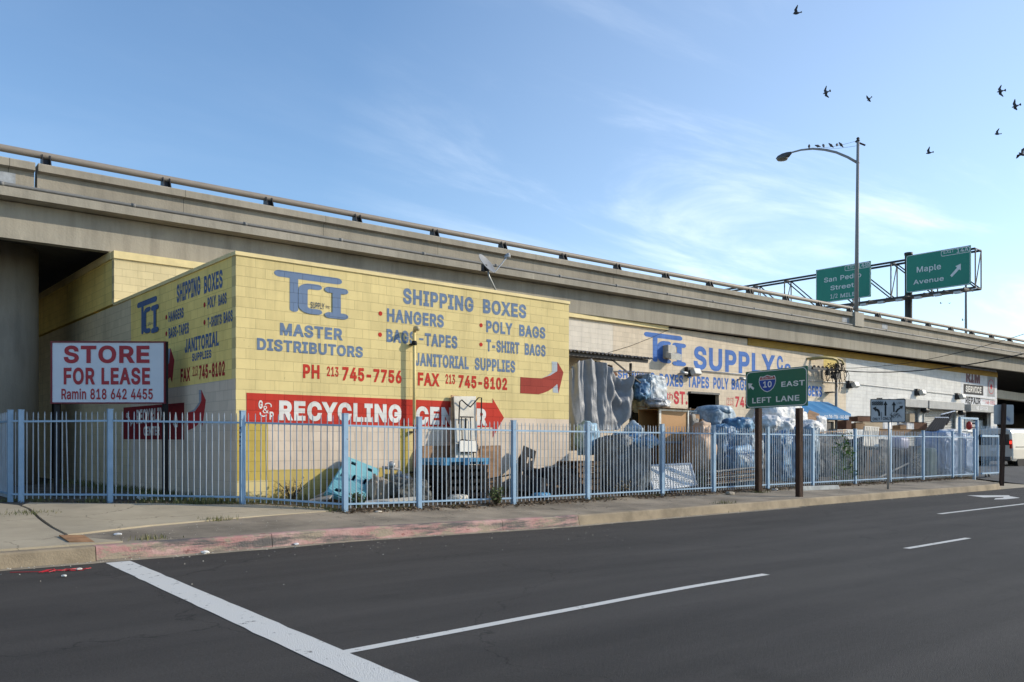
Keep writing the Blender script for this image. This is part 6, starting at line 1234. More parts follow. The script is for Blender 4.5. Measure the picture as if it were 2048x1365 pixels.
def riser():
    y = BY - 0.13; x = onY(828.5, 750, y).x; z = lambda py: onY(828.5, py, y).z
    root = thing('riser_pipe', 'yellow painted riser pipe with a weather hood on the front of the yellow store', 'pipe', (x, y, 0.5))
    MB().tube([(x, y, z(850)), (x, y, z(662))], 0.036, 12).build('pipe', m_ypipe, root, True)
    MB().tube([(x, y, 0.45), (x, y, z(850) - 0.002)], 0.03, 10).build('lower_pipe', m_rustp, root, True)
    MB().tube([(x, y, z(664)), (x - 0.01, y - 0.06, z(657.5)), (x - 0.01, y - 0.14, z(658)), (x - 0.01, y - 0.17, z(662))], [0.04, 0.055, 0.05, 0.042], 10).build('hood', M('hood_cream', (0.5, 0.42, 0.26), 0.6, 0.15), root, True)
    b = MB(); b.lathe((x, y, z(691)), [(0.05, 0), (0.065, 0.05), (0.05, 0.1)], 10); b.box((x, y + 0.05, z(689)), (0.13, 0.13, 0.03)); b.build('clamp', m_black, root)
    b = MB(); b.box((x, y + 0.05, z(864)), (0.14, 0.13, 0.03)); b.box((x, y + 0.05, z(945)), (0.14, 0.13, 0.03)); b.build('clamp', m_darkmetal, root)
riser()
def wall_light(px, py, lab, tail=False, big=False):
    c = onY(px, py, WY - 0.25); root = thing('wall_light', lab, 'wall light', (c.x, WY, c.z), 'lights along the block walls')
    if big:
        MB().box((c.x, WY - 0.14, c.z + 0.02), (0.52, 0.28, 0.55)).build('housing', M('light_box', (0.42, 0.39, 0.33), 0.6, 0.15), root, bevel=0.03)
        MB().prism([(c.x - 0.42, WY - 0.28, c.z - 0.02), (c.x + 0.42, WY - 0.28, c.z - 0.02), (c.x + 0.36, WY - 0.52, c.z - 0.12), (c.x - 0.36, WY - 0.52, c.z - 0.12)], (0, 0, -0.26)).build('lens', M('light_lens', (0.40, 0.38, 0.33), 0.25, 0.25, 20), root)
    else:
        MB().box((c.x - 0.1, WY - 0.10, c.z), (0.42, 0.2, 0.42)).build('housing', m_darkmetal, root, bevel=0.02)
        MB().box((c.x + 0.1, WY - 0.33, c.z - 0.02), (0.5, 0.26, 0.30), Matrix.Rotation(R_(-25), 3, 'X')).build('lamp_head', M('lamp_glass', (0.55, 0.54, 0.50), 0.3, 0.15), root, bevel=0.03)
wall_light(1343, 704, 'large boxy cream wall light over the faded blue monogram', big=True)
wall_light(1386, 744, 'floodlight on the cream wall at the start of the conduit')
wall_light(1706, 769.5, 'dark wall light on the white shop beside the cream wall')
wall_light(1841, 785, 'dark wall light on the white shop above the second shutter')
wall_light(1921, 793, 'dark wall light on the white shop left of the SERVICE band')
for px, py, lab in ((1358, 745.5, 'small camera on the cream wall above the word BOXES'), (1476.5, 757.5, 'small camera on the cream wall above the word BAGS')):
    c = onY(px, py, WY); b = MB(); b.tube([(c.x, WY, c.z - 0.05), (c.x, WY - 0.18, c.z - 0.03)], 0.03, 8); b.tube([(c.x - 0.15, WY - 0.2, c.z), (c.x + 0.2, WY - 0.3, c.z - 0.05)], 0.07, 10)
    tag(b.build('security_camera', m_alum, None, True), lab, 'camera', 'small cameras on the cream wall')
b = MB(); pts = [onY(px, py, WY - 0.06) for px, py in ((1392, 741.5), (1490, 749.5), (1620, 762), (1704, 767), (1800, 777.5), (1920, 791), (1992, 800))]
b.tube(pts, 0.022, 6); tag(b.build('wall_conduit', m_alum, None, True), 'thin grey conduit running level along the cream and white walls', 'conduit')
b = MB(); b.tube([onY(px, py, WY - 0.02) for px, py in ((1216, 706), (1262, 692), (1305, 675), (1352, 653))], 0.010, 5); tag(b.build('wall_cable', m_darkmetal, None), 'thin slack cable slanting across the cream wall to the overpass', 'cable')

def service_mast():
    y = WY - 0.45; x = onY(1672.5, 800, y).x; z = lambda py: onY(1672.5, py, y).z
    root = thing('service_mast', 'grey service mast with tangled black wires against the yellow stripe', 'mast', (x, y, 0.4))
    MB().tube([(x, y, 0.4), (x, y, z(727))], 0.075, 12).build('pole', m_lamp, root, True)
    b = MB(); b.box((x - 0.15, y + 0.2, z(785)), (0.5, 0.5, 0.05)); b.build('strap', m_darkmetal, root)
    m_yb = M('bracket_yellow', (0.42, 0.33, 0.14), 0.6, 0.15)
    for dx in (0, 0.55): MB().tube([(x - 2.2 + dx * 0.6, WY, z(722)), (x - 1.6 + dx, y - 0.1, z(719)), (x - 0.9 + dx, y - 0.25, z(719)), (x - 0.5 + dx, y - 0.3, z(722)), (x - 0.35 + dx, y - 0.3, z(727)), (x - 0.35 + dx, y - 0.3, z(731))], 0.06, 10).build('conduit_bend', m_yb, root, True)
    b = MB(); rnd = random.Random(5)
    for k in range(26):
        pts = []; p = Vector((x - 0.35 + rnd.uniform(-0.7, 0.6), y - 0.25 + rnd.uniform(-0.2, 0.2), z(728 + rnd.uniform(0, 8))))
        for j in range(7): pts.append(p.copy()); p += Vector((rnd.uniform(-0.28, 0.28), rnd.uniform(-0.12, 0.12), rnd.uniform(-0.32, 0.10)))
        b.tube(pts, 0.018, 4)
    b.build('wire_tangle', m_black, root)
    b = MB(); b.bar((x - 2.6, y - 0.1, z(742.5)), (x - 0.4, y - 0.1, z(741.5)), 0.10, 0.12); 
    for k in range(5): b.lathe((x - 2.4 + 0.42 * k, y - 0.1, z(741)), [(0.06, 0), (0.08, 0.05), (0.05, 0.12)], 8)
    b.box((x - 1.05, y - 0.1, z(747)), (0.18, 0.18, 0.35)); b.box((x - 0.3, y - 0.15, z(752)), (0.5, 0.3, 0.35)); b.build('crossarm', m_darkmetal, root)
    b = MB(); b.box((x + 0.3, y + 0.2, 1.9), (0.9, 0.35, 1.2)); b.build('meter_box', M('meter_grey', (0.35, 0.37, 0.38), 0.5, 0.1), root, bevel=0.02)
    return Vector((x, y - 0.2, 0))
mp_ = service_mast()
tA = mp_.xy.dot(FW)
for (p0, p1, r, lab) in (((1679, 737), (2200, 614), 0.012, 'thin upper overhead wire from the service mast to the right'), ((1679, 741), (2200, 668), 0.024, 'thick lower overhead wire from the service mast to the right')):
    a = at_t(p0[0], p0[1], tA); c = at_t(p1[0], p1[1], 30); b = MB()
    b.tube([a + (c - a) * (i / 24) - U3 * 0.55 * 4 * (i / 24) * (1 - i / 24) for i in range(25)], r, 5); tag(b.build('overhead_wire', m_black, None), lab, 'wire', 'wires to the service mast')

# blue awning over the warehouse door
def awning():
    x0, x1 = 36.8, onY(1702, 840, WY - 1.3).x; ya, yb = WY, WY - 1.3; zt, zf, zv = 3.95, 3.27, 2.94
    root = thing('door_awning', 'bright blue cloth awning with white address and phone over the warehouse door', 'awning', ((x0 + x1) / 2, yb, zv))
    m_aw = M('awning_blue', (0.03, 0.19, 0.42), 0.65, 0.08, 2); 
    b = MB(); n = 6
    for k in range(n):
        a = x0 + (x1 - x0) * k / n; c = x0 + (x1 - x0) * (k + 1) / n; f = lambda u, v: (a + (c - a) * u, ya + (yb - ya) * v, zt + (zf - zt) * v - 0.05 * math.sin(math.pi * u) * math.sin(math.pi * min(v, 0.97)))
        b.grid(f, 6, 8)
    b.build('cloth', m_aw, root)
    b = MB(); b.prism([(x0, yb, zf), (x1, yb, zf), (x1, yb, zv), (x0, yb, zv)], (0, 0.01, 0)); b.build('valance', m_aw, root)
    for x in (x0, x1): MB().prism([(x, ya, zt - 0.01), (x, yb + 0.015, zf), (x, yb + 0.015, zv), (x, ya, zv)], (0.012 if x == x0 else -0.012, 0, 0)).build('side_panel', M('awning_blue_shaded', (0.02, 0.06, 0.25), 0.7) if x == x0 else m_aw, root)  # left end darker: its shade is put into the cloth colour
    m_al = M('awning_letter', (0.7, 0.72, 0.74), 0.7)
    Y = yb - 0.004
    for s, l, r, t, bo in (('121 E 17th ST.', 1604.5, 1641, 828.5, 834), ('(213)', 1648.5, 1656.5, 830.5, 836.5), ('745-7756 - 842-0058', 1658, 1698.7, 829.8, 836.8)):
        q0, q1 = onY(l, 830, Y).x, onY(r, 830, Y).x; z0, z1 = onY(l, bo, Y).z, onY(l, t, Y).z
        letters(s, lambda u, v: (q0 + (q1 - q0) * u, Y, z0 + (z1 - z0) * v), m_al, root, 0.03)
awning()

# ================================================================== VAN
def van():
    root = thing('white_van', 'cream white cargo van seen from behind beyond the end of the fence, brake light lit', 'van')
    m_van = M('van_paint', (0.56, 0.53, 0.47), 0.3, 0.04, 1, spec=0.6); m_glass = M('van_glass', (0.012, 0.016, 0.022), 0.08, 0, spec=0.7); m_tyre = M('tyre', (0.012, 0.012, 0.012), 0.85, 0.1)
    sec = lambda x, hw, z0, z1, tum: [Vector((x, s * w, z)) for s, seq in ((1, 0), (-1, 1)) for (w, z) in (lambda q: q if seq == 0 else q[::-1])([(hw * 0.94, z0), (hw, z0 + 0.14), (hw * 1.0, z0 + 0.62), (hw * 0.985, z0 + 0.80), (hw * tum, z1 - 0.22), (hw * (tum - 0.07), z1 - 0.07), (hw * (tum - 0.22), z1), (hw * 0.3, z1 + 0.03)])]
    S = [sec(0.0, 0.95, 0.42, 2.02, 0.90), sec(0.06, 0.99, 0.38, 2.08, 0.91), sec(0.4, 1.0, 0.36, 2.1, 0.92), sec(3.6, 1.0, 0.36, 2.1, 0.92), sec(4.1, 1.0, 0.36, 2.06, 0.90), sec(4.6, 0.99, 0.36, 1.40, 0.93), sec(5.4, 0.95, 0.38, 1.22, 0.93), sec(5.6, 0.90, 0.45, 1.1, 0.93)]
    k = len(S[0]); b = MB(); vs = [p for s in S for p in s]; fs = [[i * k + j, i * k + (j + 1) % k, (i + 1) * k + (j + 1) % k, (i + 1) * k + j] for i in range(len(S) - 1) for j in range(k)] + [list(range(k))[::-1], [(len(S) - 1) * k + j for j in range(k)]]
    body = b.add(vs, fs).build('body', m_van, root, False, bevel=0.015)
    for s in (-1, 1):
        MB().prism([(-0.012, s * 0.06, 1.22), (-0.012, s * 0.84, 1.22), (-0.004, s * 0.80, 1.80), (-0.004, s * 0.06, 1.82)], (0.012, 0, 0)).build('rear_window', m_glass, root)
        MB().box((-0.02, s * 0.905, 1.28), (0.09, 0.13, 0.48)).build('tail_light', M('tail_lamp', (0.35, 0.02, 0.015), 0.3), root, bevel=0.02)
        MB().prism([(3.2, s * 0.995, 1.2), (4.25, s * 0.995, 1.2), (3.95, s * 0.93, 1.82), (3.2, s * 0.93, 1.82)], (0, s * 0.01, 0)).build('side_window', m_glass, root)
        MB().box((1.55, s * 1.0, 1.12), (2.4, 0.02, 0.035)).build('door_track', m_darkmetal, root)
        MB().box((2.55, s * 1.005, 1.0), (0.02, 0.012, 1.2)).build('door_seam', m_darkmetal, root)
        for x in (1.0, 4.55):
            w = thing('wheel', None, None, (x, s * 0.86, 0.36)); w.parent = root
            MB().lathe((x, s * 0.86, 0.36), [(0.22, -0.12), (0.34, -0.115), (0.36, -0.08), (0.36, 0.08), (0.34, 0.115), (0.22, 0.12)], 26, 'Y').build('tyre', m_tyre, w, True)
            MB().lathe((x, s * 0.86, 0.36), [(0.02, s * 0.10), (0.10, s * 0.11), (0.18, s * 0.10), (0.225, s * 0.125)], 20, 'Y').build('rim', m_alum, w, True)
            MB().lathe((x, s * 0.93, 0.40), [(0.44, -0.06), (0.44, 0.075)], 26, 'Y').build('wheel_arch', m_black, root)
    bulb = MB().box((-0.07, -0.905, 1.36), (0.012, 0.10, 0.16)); mb, N, L, P = new_mat('brake_light_lit'); P.inputs['Base Color'].default_value = (0.6, 0.02, 0.01, 1); P.inputs['Emission Color'].default_value = (1, 0.05, 0.03, 1); P.inputs['Emission Strength'].default_value = 1.2
    bulb.build('brake_light', mb, root)
    MB().box((-0.08, 0, 0.50), (0.20, 1.9, 0.22)).build('bumper', M('bumper_dark', (0.05, 0.05, 0.05), 0.5), root, bevel=0.03)
    MB().box((-0.012, 0, 1.0), (0.02, 0.32, 0.16)).build('number_plate', m_refl, root)
    MB().box((-0.006, 0, 1.2), (0.012, 0.02, 1.6)).build('door_seam', m_darkmetal, root)
    root.location = (49.6, 18.35, gh(49, 18) - 0.10); root.rotation_euler = (0, 0, R_(-3))
van()
# ================================================================== THE YARD BEHIND THE FENCE
def plastic(name, col, col2, rough=0.25, vs=2.5, bump=0.6, bs=7, alpha=None, show=0.55):
    """crumpled film: facets, catch-lights painted along creases, darker contents showing through"""
    m, N, L, P = new_mat(name); P.inputs['Roughness'].default_value = min(0.7, rough + 0.12); P.inputs['Specular IOR Level'].default_value = 0.38
    tc = N.new('ShaderNodeTexCoord'); n = N.new('ShaderNodeTexNoise'); n.inputs['Scale'].default_value = vs; n.inputs['Detail'].default_value = 5; L.new(tc.outputs['Object'], n.inputs['Vector'])
    va = N.new('ShaderNodeVectorMath'); va.operation = 'MULTIPLY_ADD'; va.inputs[1].default_value = (0.35, 0.35, 0.35); L.new(n.outputs['Color'], va.inputs[0]); L.new(tc.outputs['Object'], va.inputs[2])
    st = N.new('ShaderNodeMapping'); st.inputs['Scale'].default_value = (1, 1, 0.45); L.new(va.outputs[0], st.inputs[0])
    e = N.new('ShaderNodeTexVoronoi'); e.feature = 'DISTANCE_TO_EDGE'; e.inputs['Scale'].default_value = bs * 0.6; L.new(st.outputs[0], e.inputs['Vector'])
    v = N.new('ShaderNodeTexVoronoi'); v.inputs['Scale'].default_value = bs * 0.6; L.new(st.outputs[0], v.inputs['Vector'])
    r = N.new('ShaderNodeValToRGB'); r.color_ramp.elements[0].position = 0.36; r.color_ramp.elements[1].position = 0.64; r.color_ramp.elements[0].color = c4(col); r.color_ramp.elements[1].color = c4(col2); L.new(n.outputs['Fac'], r.inputs[0])
    cr = N.new('ShaderNodeMapRange'); cr.inputs[1].default_value = 0.0; cr.inputs[2].default_value = 0.035; cr.inputs[3].default_value = 0.38; cr.inputs[4].default_value = 0.0; L.new(e.outputs['Distance'], cr.inputs[0])  # catch-light streaks painted pale along the crease lines
    x = N.new('ShaderNodeMix'); x.data_type = 'RGBA'; x.inputs[7].default_value = c4(tuple(min(0.8, q * 1.35 + 0.02) for q in col2)); L.new(cr.outputs[0], x.inputs[0]); L.new(r.outputs[0], x.inputs[6])
    n2 = N.new('ShaderNodeTexNoise'); n2.inputs['Scale'].default_value = 4.5; n2.inputs['Detail'].default_value = 2; L.new(tc.outputs['Object'], n2.inputs['Vector'])
    dk = N.new('ShaderNodeMapRange'); dk.inputs[1].default_value = 0.42; dk.inputs[2].default_value = 0.62; dk.inputs[3].default_value = show; dk.inputs[4].default_value = 1.0; L.new(n2.outputs['Fac'], dk.inputs[0])
    y = N.new('ShaderNodeMix'); y.data_type = 'RGBA'; y.blend_type = 'MULTIPLY'; y.inputs[0].default_value = 1; L.new(x.outputs[2], y.inputs[6]); L.new(dk.outputs[0], y.inputs[7]); L.new(y.outputs[2], P.inputs['Base Color'])
    h = N.new('ShaderNodeMath'); h.operation = 'ADD'; L.new(v.outputs['Distance'], h.inputs[0]); L.new(n.outputs['Fac'], h.inputs[1])
    bn = N.new('ShaderNodeBump'); bn.inputs['Strength'].default_value = bump; bn.inputs['Distance'].default_value = 0.09; L.new(h.outputs[0], bn.inputs['Height']); L.new(bn.outputs[0], P.inputs['Normal'])
    return m
p_blue = plastic('film_blue', (0.05, 0.15, 0.32), (0.22, 0.40, 0.58), 0.38); p_pale = plastic('film_pale', (0.20, 0.33, 0.46), (0.52, 0.60, 0.66), 0.4); p_grey = plastic('film_grey_blue', (0.07, 0.088, 0.11), (0.17, 0.20, 0.23), 0.4)
p_white = plastic('film_white', (0.60, 0.60, 0.60), (0.78, 0.78, 0.77), 0.45, 2, 0.5, 6, show=0.86); p_dark = plastic('film_dark', (0.010, 0.014, 0.022), (0.03, 0.04, 0.055), 0.65); p_silver = plastic('film_silver', (0.35, 0.37, 0.40), (0.65, 0.67, 0.68), 0.2, 3, 0.8, 9)
m_card = M('cardboard', (0.30, 0.185, 0.10), 0.9, 0.18, 2.5); m_card2 = M('cardboard_pale', (0.50, 0.39, 0.26), 0.9, 0.12, 2.5); m_cardd = M('cardboard_dark', (0.13, 0.06, 0.035), 0.9, 0.25, 2.5)
m_ply = M('plywood', (0.24, 0.14, 0.075), 0.85, 0.35, 2.2, 0.15, 30, stretch=(1, 1, 4), detail=8); m_pal = M('pallet_wood', (0.16, 0.10, 0.06), 0.9, 0.4, 4, 0.4, 30, detail=8); m_blk = M('black_plastic', (0.014, 0.014, 0.015), 0.75, 0.4, 4, spec=0.2); m_grywood = M('grey_board', (0.30, 0.28, 0.25), 0.9, 0.25, 3, 0.3, 25)
m_teal = M('teal_plastic', (0.13, 0.36, 0.42), 0.55, 0.10, 3, 0.1, 20); m_navy = M('slot_shade_navy', (0.02, 0.05, 0.11), 0.7); m_bpl = M('blue_plastic', (0.06, 0.27, 0.48), 0.5, 0.15, 4)
m_cream = M('cream_paint', (0.60, 0.55, 0.46), 0.7, 0.12, 3, 0.1, 25, color2=(0.66, 0.62, 0.53)); m_lam = M('cabinet_laminate', (0.44, 0.235, 0.09), 0.5, 0.10, 1.5, stretch=(1, 1, 0.2)); m_lamd = M('cabinet_inside', (0.26, 0.14, 0.055), 0.6, 0.1, 2)
def G(px, py, Y): return onY(px, py, Y)
def slab4(name, A, B, C, D, th, mat, lab, cat, group=None, nu=1, nv=1, holes=()):
    return tag(MB().slab(A, B, C, D, th, nu, nv, holes).build(name, mat), lab, cat, group)
def bag(name, c, r, mat, lab, cat, group=None, **k):
    return tag(MB().blob(c, r, **k).build(name, mat, None, True), lab, cat, group)
def crate(name, c, s, rz, mat, lab, cat, group=None, tape=None):
    """cardboard box: walls, two top flaps a little open"""
    rot = Matrix.Rotation(rz, 3, 'Z'); c = Vector(c); b = MB(); b.box(c, s, rot)
    for sg in (-1, 1):
        p = c + rot @ Vector((0, sg * s[1] * 0.26, s[2] / 2 + 0.02)); b.box(p, (s[0] * 0.98, s[1] * 0.46, 0.012), rot @ Matrix.Rotation(sg * 0.07, 3, 'X'))
    return tag(b.build(name, mat), lab, cat, group)

# --- teal pallet against the yellow wall
def teal_pallet():
    A, B, C, D = G(653.4, 984, 15.45), G(723.7, 1004.4, 15.35), G(759.3, 939, 16.08), G(696.3, 913.8, 16.18)
    root = thing('plastic_pallet', 'teal plastic pallet with dark slots leaning on its corner against the yellow wall', 'pallet', tuple(B))
    holes = [(2, 11), (3, 11), (8, 11), (9, 11), (1, 6), (1, 7), (5, 6), (5, 7), (9, 6), (9, 7), (2, 1), (3, 1), (8, 1), (9, 1), (2, 12 - 1), (9, 12 - 1)]
    MB().slab(A, B, C, D, 0.03, 12, 13, holes).build('deck', m_teal, root)
    n = (B - A).cross(D - A).normalized() * -0.11
    MB().slab(A + n, B + n, C + n, D + n, 0.02).build('underside', m_navy, root)  # dark navy sheet paints the shade seen inside the slots
    b = MB(); n1 = n * 0.28
    for p, q in ((A, B), (B, C), (C, D), (D, A)): b.slab(p + n1, q + n1, q + n, p + n, 0.02)
    b.build('rim', m_teal, root)
teal_pallet()
def gas_meter():
    Y = 16.02; root = thing('gas_meter', 'grey gas meter with pipe fittings low on the yellow wall beside the teal pallet', 'gas meter', tuple(G(790, 975, Y)))
    b = MB(); q = lambda x, y: G(460 + x / 4.55, 760 + y / 4.55, Y)
    b.tube([q(1400, 800), q(1470, 805), q(1545, 815)], 0.035, 8); b.tube([q(1470, 740), q(1472, 800), q(1475, 1080)], 0.04, 8); b.tube([q(1540, 735), q(1541, 860)], 0.03, 8); b.tube([q(1395, 785), q(1402, 870)], 0.028, 8)
    b.build('pipework', m_lamp, root, True)
    b = MB(); b.lathe(q(1470, 775), [(0.03, -0.06), (0.08, -0.04), (0.09, 0.02), (0.04, 0.08)], 12); b.lathe(q(1541, 850), [(0.03, -0.05), (0.065, -0.03), (0.065, 0.03), (0.03, 0.05)], 12); b.build('regulator', m_alum, root, True)
    MB().box(q(1520, 905), (0.22, 0.18, 0.20)).build('meter', M('meter_body', (0.18, 0.19, 0.20), 0.5), root, bevel=0.02)
    MB().box(q(1590, 892) + Vector((0, -0.1, 0)), (0.07, 0.01, 0.09)).build('tag', m_signwhite, root)
gas_meter()
q5 = lambda x, y, Y: G(460 + x / 4.55, 760 + y / 4.55, Y)
q6 = lambda x, y, Y: G(800 + x / 4.55, 760 + y / 4.55, Y)
q8 = lambda x, y, Y: G(1120 + x / 4.55, 760 + y / 4.55, Y)
q7 = lambda x, y, Y: G(1120 + x / 4.55, 620 + y / 4.55, Y)
qr = lambda x, y, Y: G(1480 + x / 6.204, 780 + y / 6.204, Y)
q3 = lambda x, y, Y: G(1680 + x / 5.25, 760 + y / 5.25, Y)
GB = 'broken boards on the ground by the yellow wall'
slab4('broken_board', q5(715, 1105, 15.3), q5(905, 1075, 15.0), q5(930, 1045, 15.2), q5(735, 1085, 15.5), 0.03, m_grywood, 'long grey broken board lying left of the teal pallet', 'board', GB)
slab4('broken_board', q5(760, 1070, 15.9), q5(880, 1030, 15.6), q5(895, 1005, 15.9), q5(790, 1050, 16.1), 0.03, m_grywood, 'short grey broken board tucked against the wall left of the teal pallet', 'board', GB)
slab4('broken_board', q5(1225, 1120, 14.9), q5(1700, 1085, 14.85), q5(1705, 1062, 15.0), q5(1235, 1098, 15.1), 0.03, m_cream, 'pale narrow plank lying on the ground right of the teal pallet', 'board', GB)
slab4('broken_board', q5(1435, 985, 15.6), q5(1700, 925, 15.4), q5(1700, 895, 15.7), q5(1440, 960, 15.9), 0.03, m_cream, 'pale tilted board propped below the gas meter', 'board', GB)
slab4('broken_board', q5(1560, 860, 16.1), q5(1760, 1060, 15.3), q5(1790, 1030, 15.5), q5(1620, 850, 16.2), 0.04, m_grywood, 'grey board sloping down to the right under the gas meter', 'board', GB)
bag('torn_sack', q5(1350, 1020, 15.6), (0.20, 0.18, 0.28), M('sack_tan', (0.30, 0.25, 0.19), 0.9, 0.3, 4), 'crumpled tan sack slumped between the teal pallet and the gas meter', 'sack', seed=3, amp=0.4, wrinkle=0.25, power=0.8)
bag('scrap_pile', q5(1620, 1020, 15.4), (0.42, 0.25, 0.22), M('scrap_grey', (0.10, 0.10, 0.09), 0.9, 0.6, 5), 'low heap of dark grey scrap under the tilted boards', 'scrap heap', seed=8, amp=0.5, wrinkle=0.35, power=0.7)

# --- pallets
def pallet_mb(w=0.8, d=0.8, h=0.14, n=7):
    b = MB(); bw = w / n * 0.72
    for i in range(n): b.box((-w / 2 + w * (i + 0.5) / n, 0, h - 0.011), (bw, d, 0.022))
    for y in (-d / 2 + 0.03, 0, d / 2 - 0.03): b.box((0, y, h / 2), (w, 0.05, h - 0.046))
    for i in (0, n // 2, n - 1): b.box((-w / 2 + w * (i + 0.5) / n, 0, 0.011), (bw, d, 0.022))
    return b
def grated_mb(w=1.2, d=0.8, h=0.15):
    b = MB(); b.slab((-w / 2, -d / 2, h), (w / 2, -d / 2, h), (w / 2, d / 2, h), (-w / 2, d / 2, h), 0.03, 15, 15, [(i, j) for i in range(1, 14) for j in range(1, 14) if i % 2 and j % 2])
    for x in (-1, 0, 1):
        for y in (-1, 0, 1): b.box((x * (w / 2 - 0.09), y * (d / 2 - 0.09), (h - 0.03) / 2), (0.16, 0.16, h - 0.03))
    for s in (-1, 1): b.box((0, s * (d / 2 - 0.012), h - 0.055), (w, 0.02, 0.05)); b.box((s * (w / 2 - 0.012), 0, h - 0.055), (0.02, d - 0.05, 0.05))
    return b
pal_black = grated_mb().build('black_pallet', m_blk, None, local=True); pal_wood = pallet_mb().build('wooden_pallet', m_pal, None, local=True)
used = set()
def put(proto, loc, rz, lab, group, tilt=(0, 0)):
    o = proto if proto.name not in used else proto.copy()
    if proto.name in used: COL.objects.link(o)
    used.add(proto.name); o.location = loc; o.rotation_euler = (tilt[0], tilt[1], rz); return tag(o, lab, 'pallet', group)
sx, sy = 11.53, 15.5; z0 = gh(sx, sy)
names = ['black plastic pallet at the very bottom of the stack under the blue one', 'black plastic pallet second from the ground in the stack under the blue one', 'black plastic pallet in the middle of the stack under the blue one', 'black plastic pallet second below the blue one', 'black plastic pallet directly below the blue one']
for k in range(5): put(pal_black, (sx + 0.02 * (k % 2), sy - 0.015 * (k % 3), z0 + 0.153 * k), 0.03 * ((k * 7) % 3 - 1), names[k], 'black pallets stacked by the yellow wall')
ob = grated_mb(1.28, 0.86, 0.15).build('blue_pallet', m_bpl, None, local=True); ob.location = (sx - 0.01, sy, z0 + 0.153 * 5 + 0.012); ob.rotation_euler = (0, 0, 0.02)
tag(ob, 'bright blue plastic pallet lying on top of the black stack', 'pallet')
for k, px, py, Y, lab in ((0, 1152, 955, 15.9, 'brown wooden pallet at the bottom of the stack beside the tarp'), (1, 1152, 0, 15.9, 'brown wooden pallet second from the ground beside the tarp'), (2, 0, 0, 0, 'brown wooden pallet third from the ground beside the tarp'), (3, 0, 0, 0, 'brown wooden pallet fourth from the ground beside the tarp'), (4, 0, 0, 0, 'brown wooden pallet topmost of the stack beside the tarp')):
    x = onY(1158, 940, 15.75).x; put(pal_wood, (x + 0.03 * (k % 2), 15.75 + 0.02 * (k % 3), gh(x, 15.75) + 0.02 + 0.155 * k), 0.06 * (k % 3 - 1), lab, 'wooden pallets stacked beside the tarp')
slab4('leaning_pallet', q6(1065, 1010, 15.3), q6(1170, 1015, 15.2), q6(1240, 650, 16.05), q6(1125, 597, 16.1), 0.05, m_blk, 'black slotted pallet standing on end against the pale wall', 'pallet', None, 7, 11, [(1, 3), (1, 4), (3, 3), (5, 3), (5, 4), (3, 7), (3, 8), (5, 8)])
slab4('leaning_pallet', q6(985, 1015, 15.5), q6(1065, 1010, 15.5), q6(1122, 640, 16.12), q6(1085, 700, 16.15), 0.05, m_blk, 'second black pallet half hidden behind the one standing on end', 'pallet', None, 7, 11, [(2, 3), (4, 6)])
# dark scrap heap between the standing pallet and the wooden stack
for args in ((q6(1290, 905, 15.8), (0.75, 0.5, 0.10), 0.2, m_blk, 'dark plastic tray on top of the scrap heap'), (q6(1330, 960, 15.5), (0.9, 0.5, 0.06), -0.15, m_pal, 'thin brown board across the scrap heap'), (q6(1440, 930, 15.9), (0.6, 0.4, 0.22), 0.5, p_grey, 'grey film bundle right in the scrap heap'), (q6(1260, 960, 15.3), (0.25, 0.3, 0.35), 0.3, p_dark, 'dark blue crate low in the scrap heap')):
    c, s, rz, mt, lab = args; tag(MB().box(c, s, Matrix.Rotation(rz, 3, 'Z') @ Matrix.Rotation(0.15, 3, 'Y')).build('scrap_piece', mt, None, bevel=0.015), lab, 'scrap')
bag('scrap_pile', q6(1350, 1000, 15.7), (0.75, 0.4, 0.38), M('scrap_black', (0.012, 0.012, 0.014), 0.95, 0.7, 5, spec=0.1), 'low black scrap heap between the standing pallet and wooden pallets', 'scrap heap', seed=12, amp=0.5, wrinkle=0.4, power=0.75)
b = MB(); b.bar(q6(800, 905, 15.9), q6(1062, 853, 15.9), 0.03); tag(b.build('long_strip', m_blk), 'thin black strip leaning from the blue pallet towards the standing pallet', 'strip')
b = MB(); b.bar(q6(1290, 905, 16.05), q6(1560, 795, 16.15), 0.06, 0.03); tag(b.build('long_strip', m_blk), 'black bar rising to the wooden pallets along the pale wall', 'strip')
bag('blue_tray', q6(1285, 1050, 15.0), (0.22, 0.14, 0.06), m_bpl, 'small flat blue tray on the ground by the fence', 'tray', seed=4, power=0.5, wrinkle=0.02, amp=0.05, sub=3)

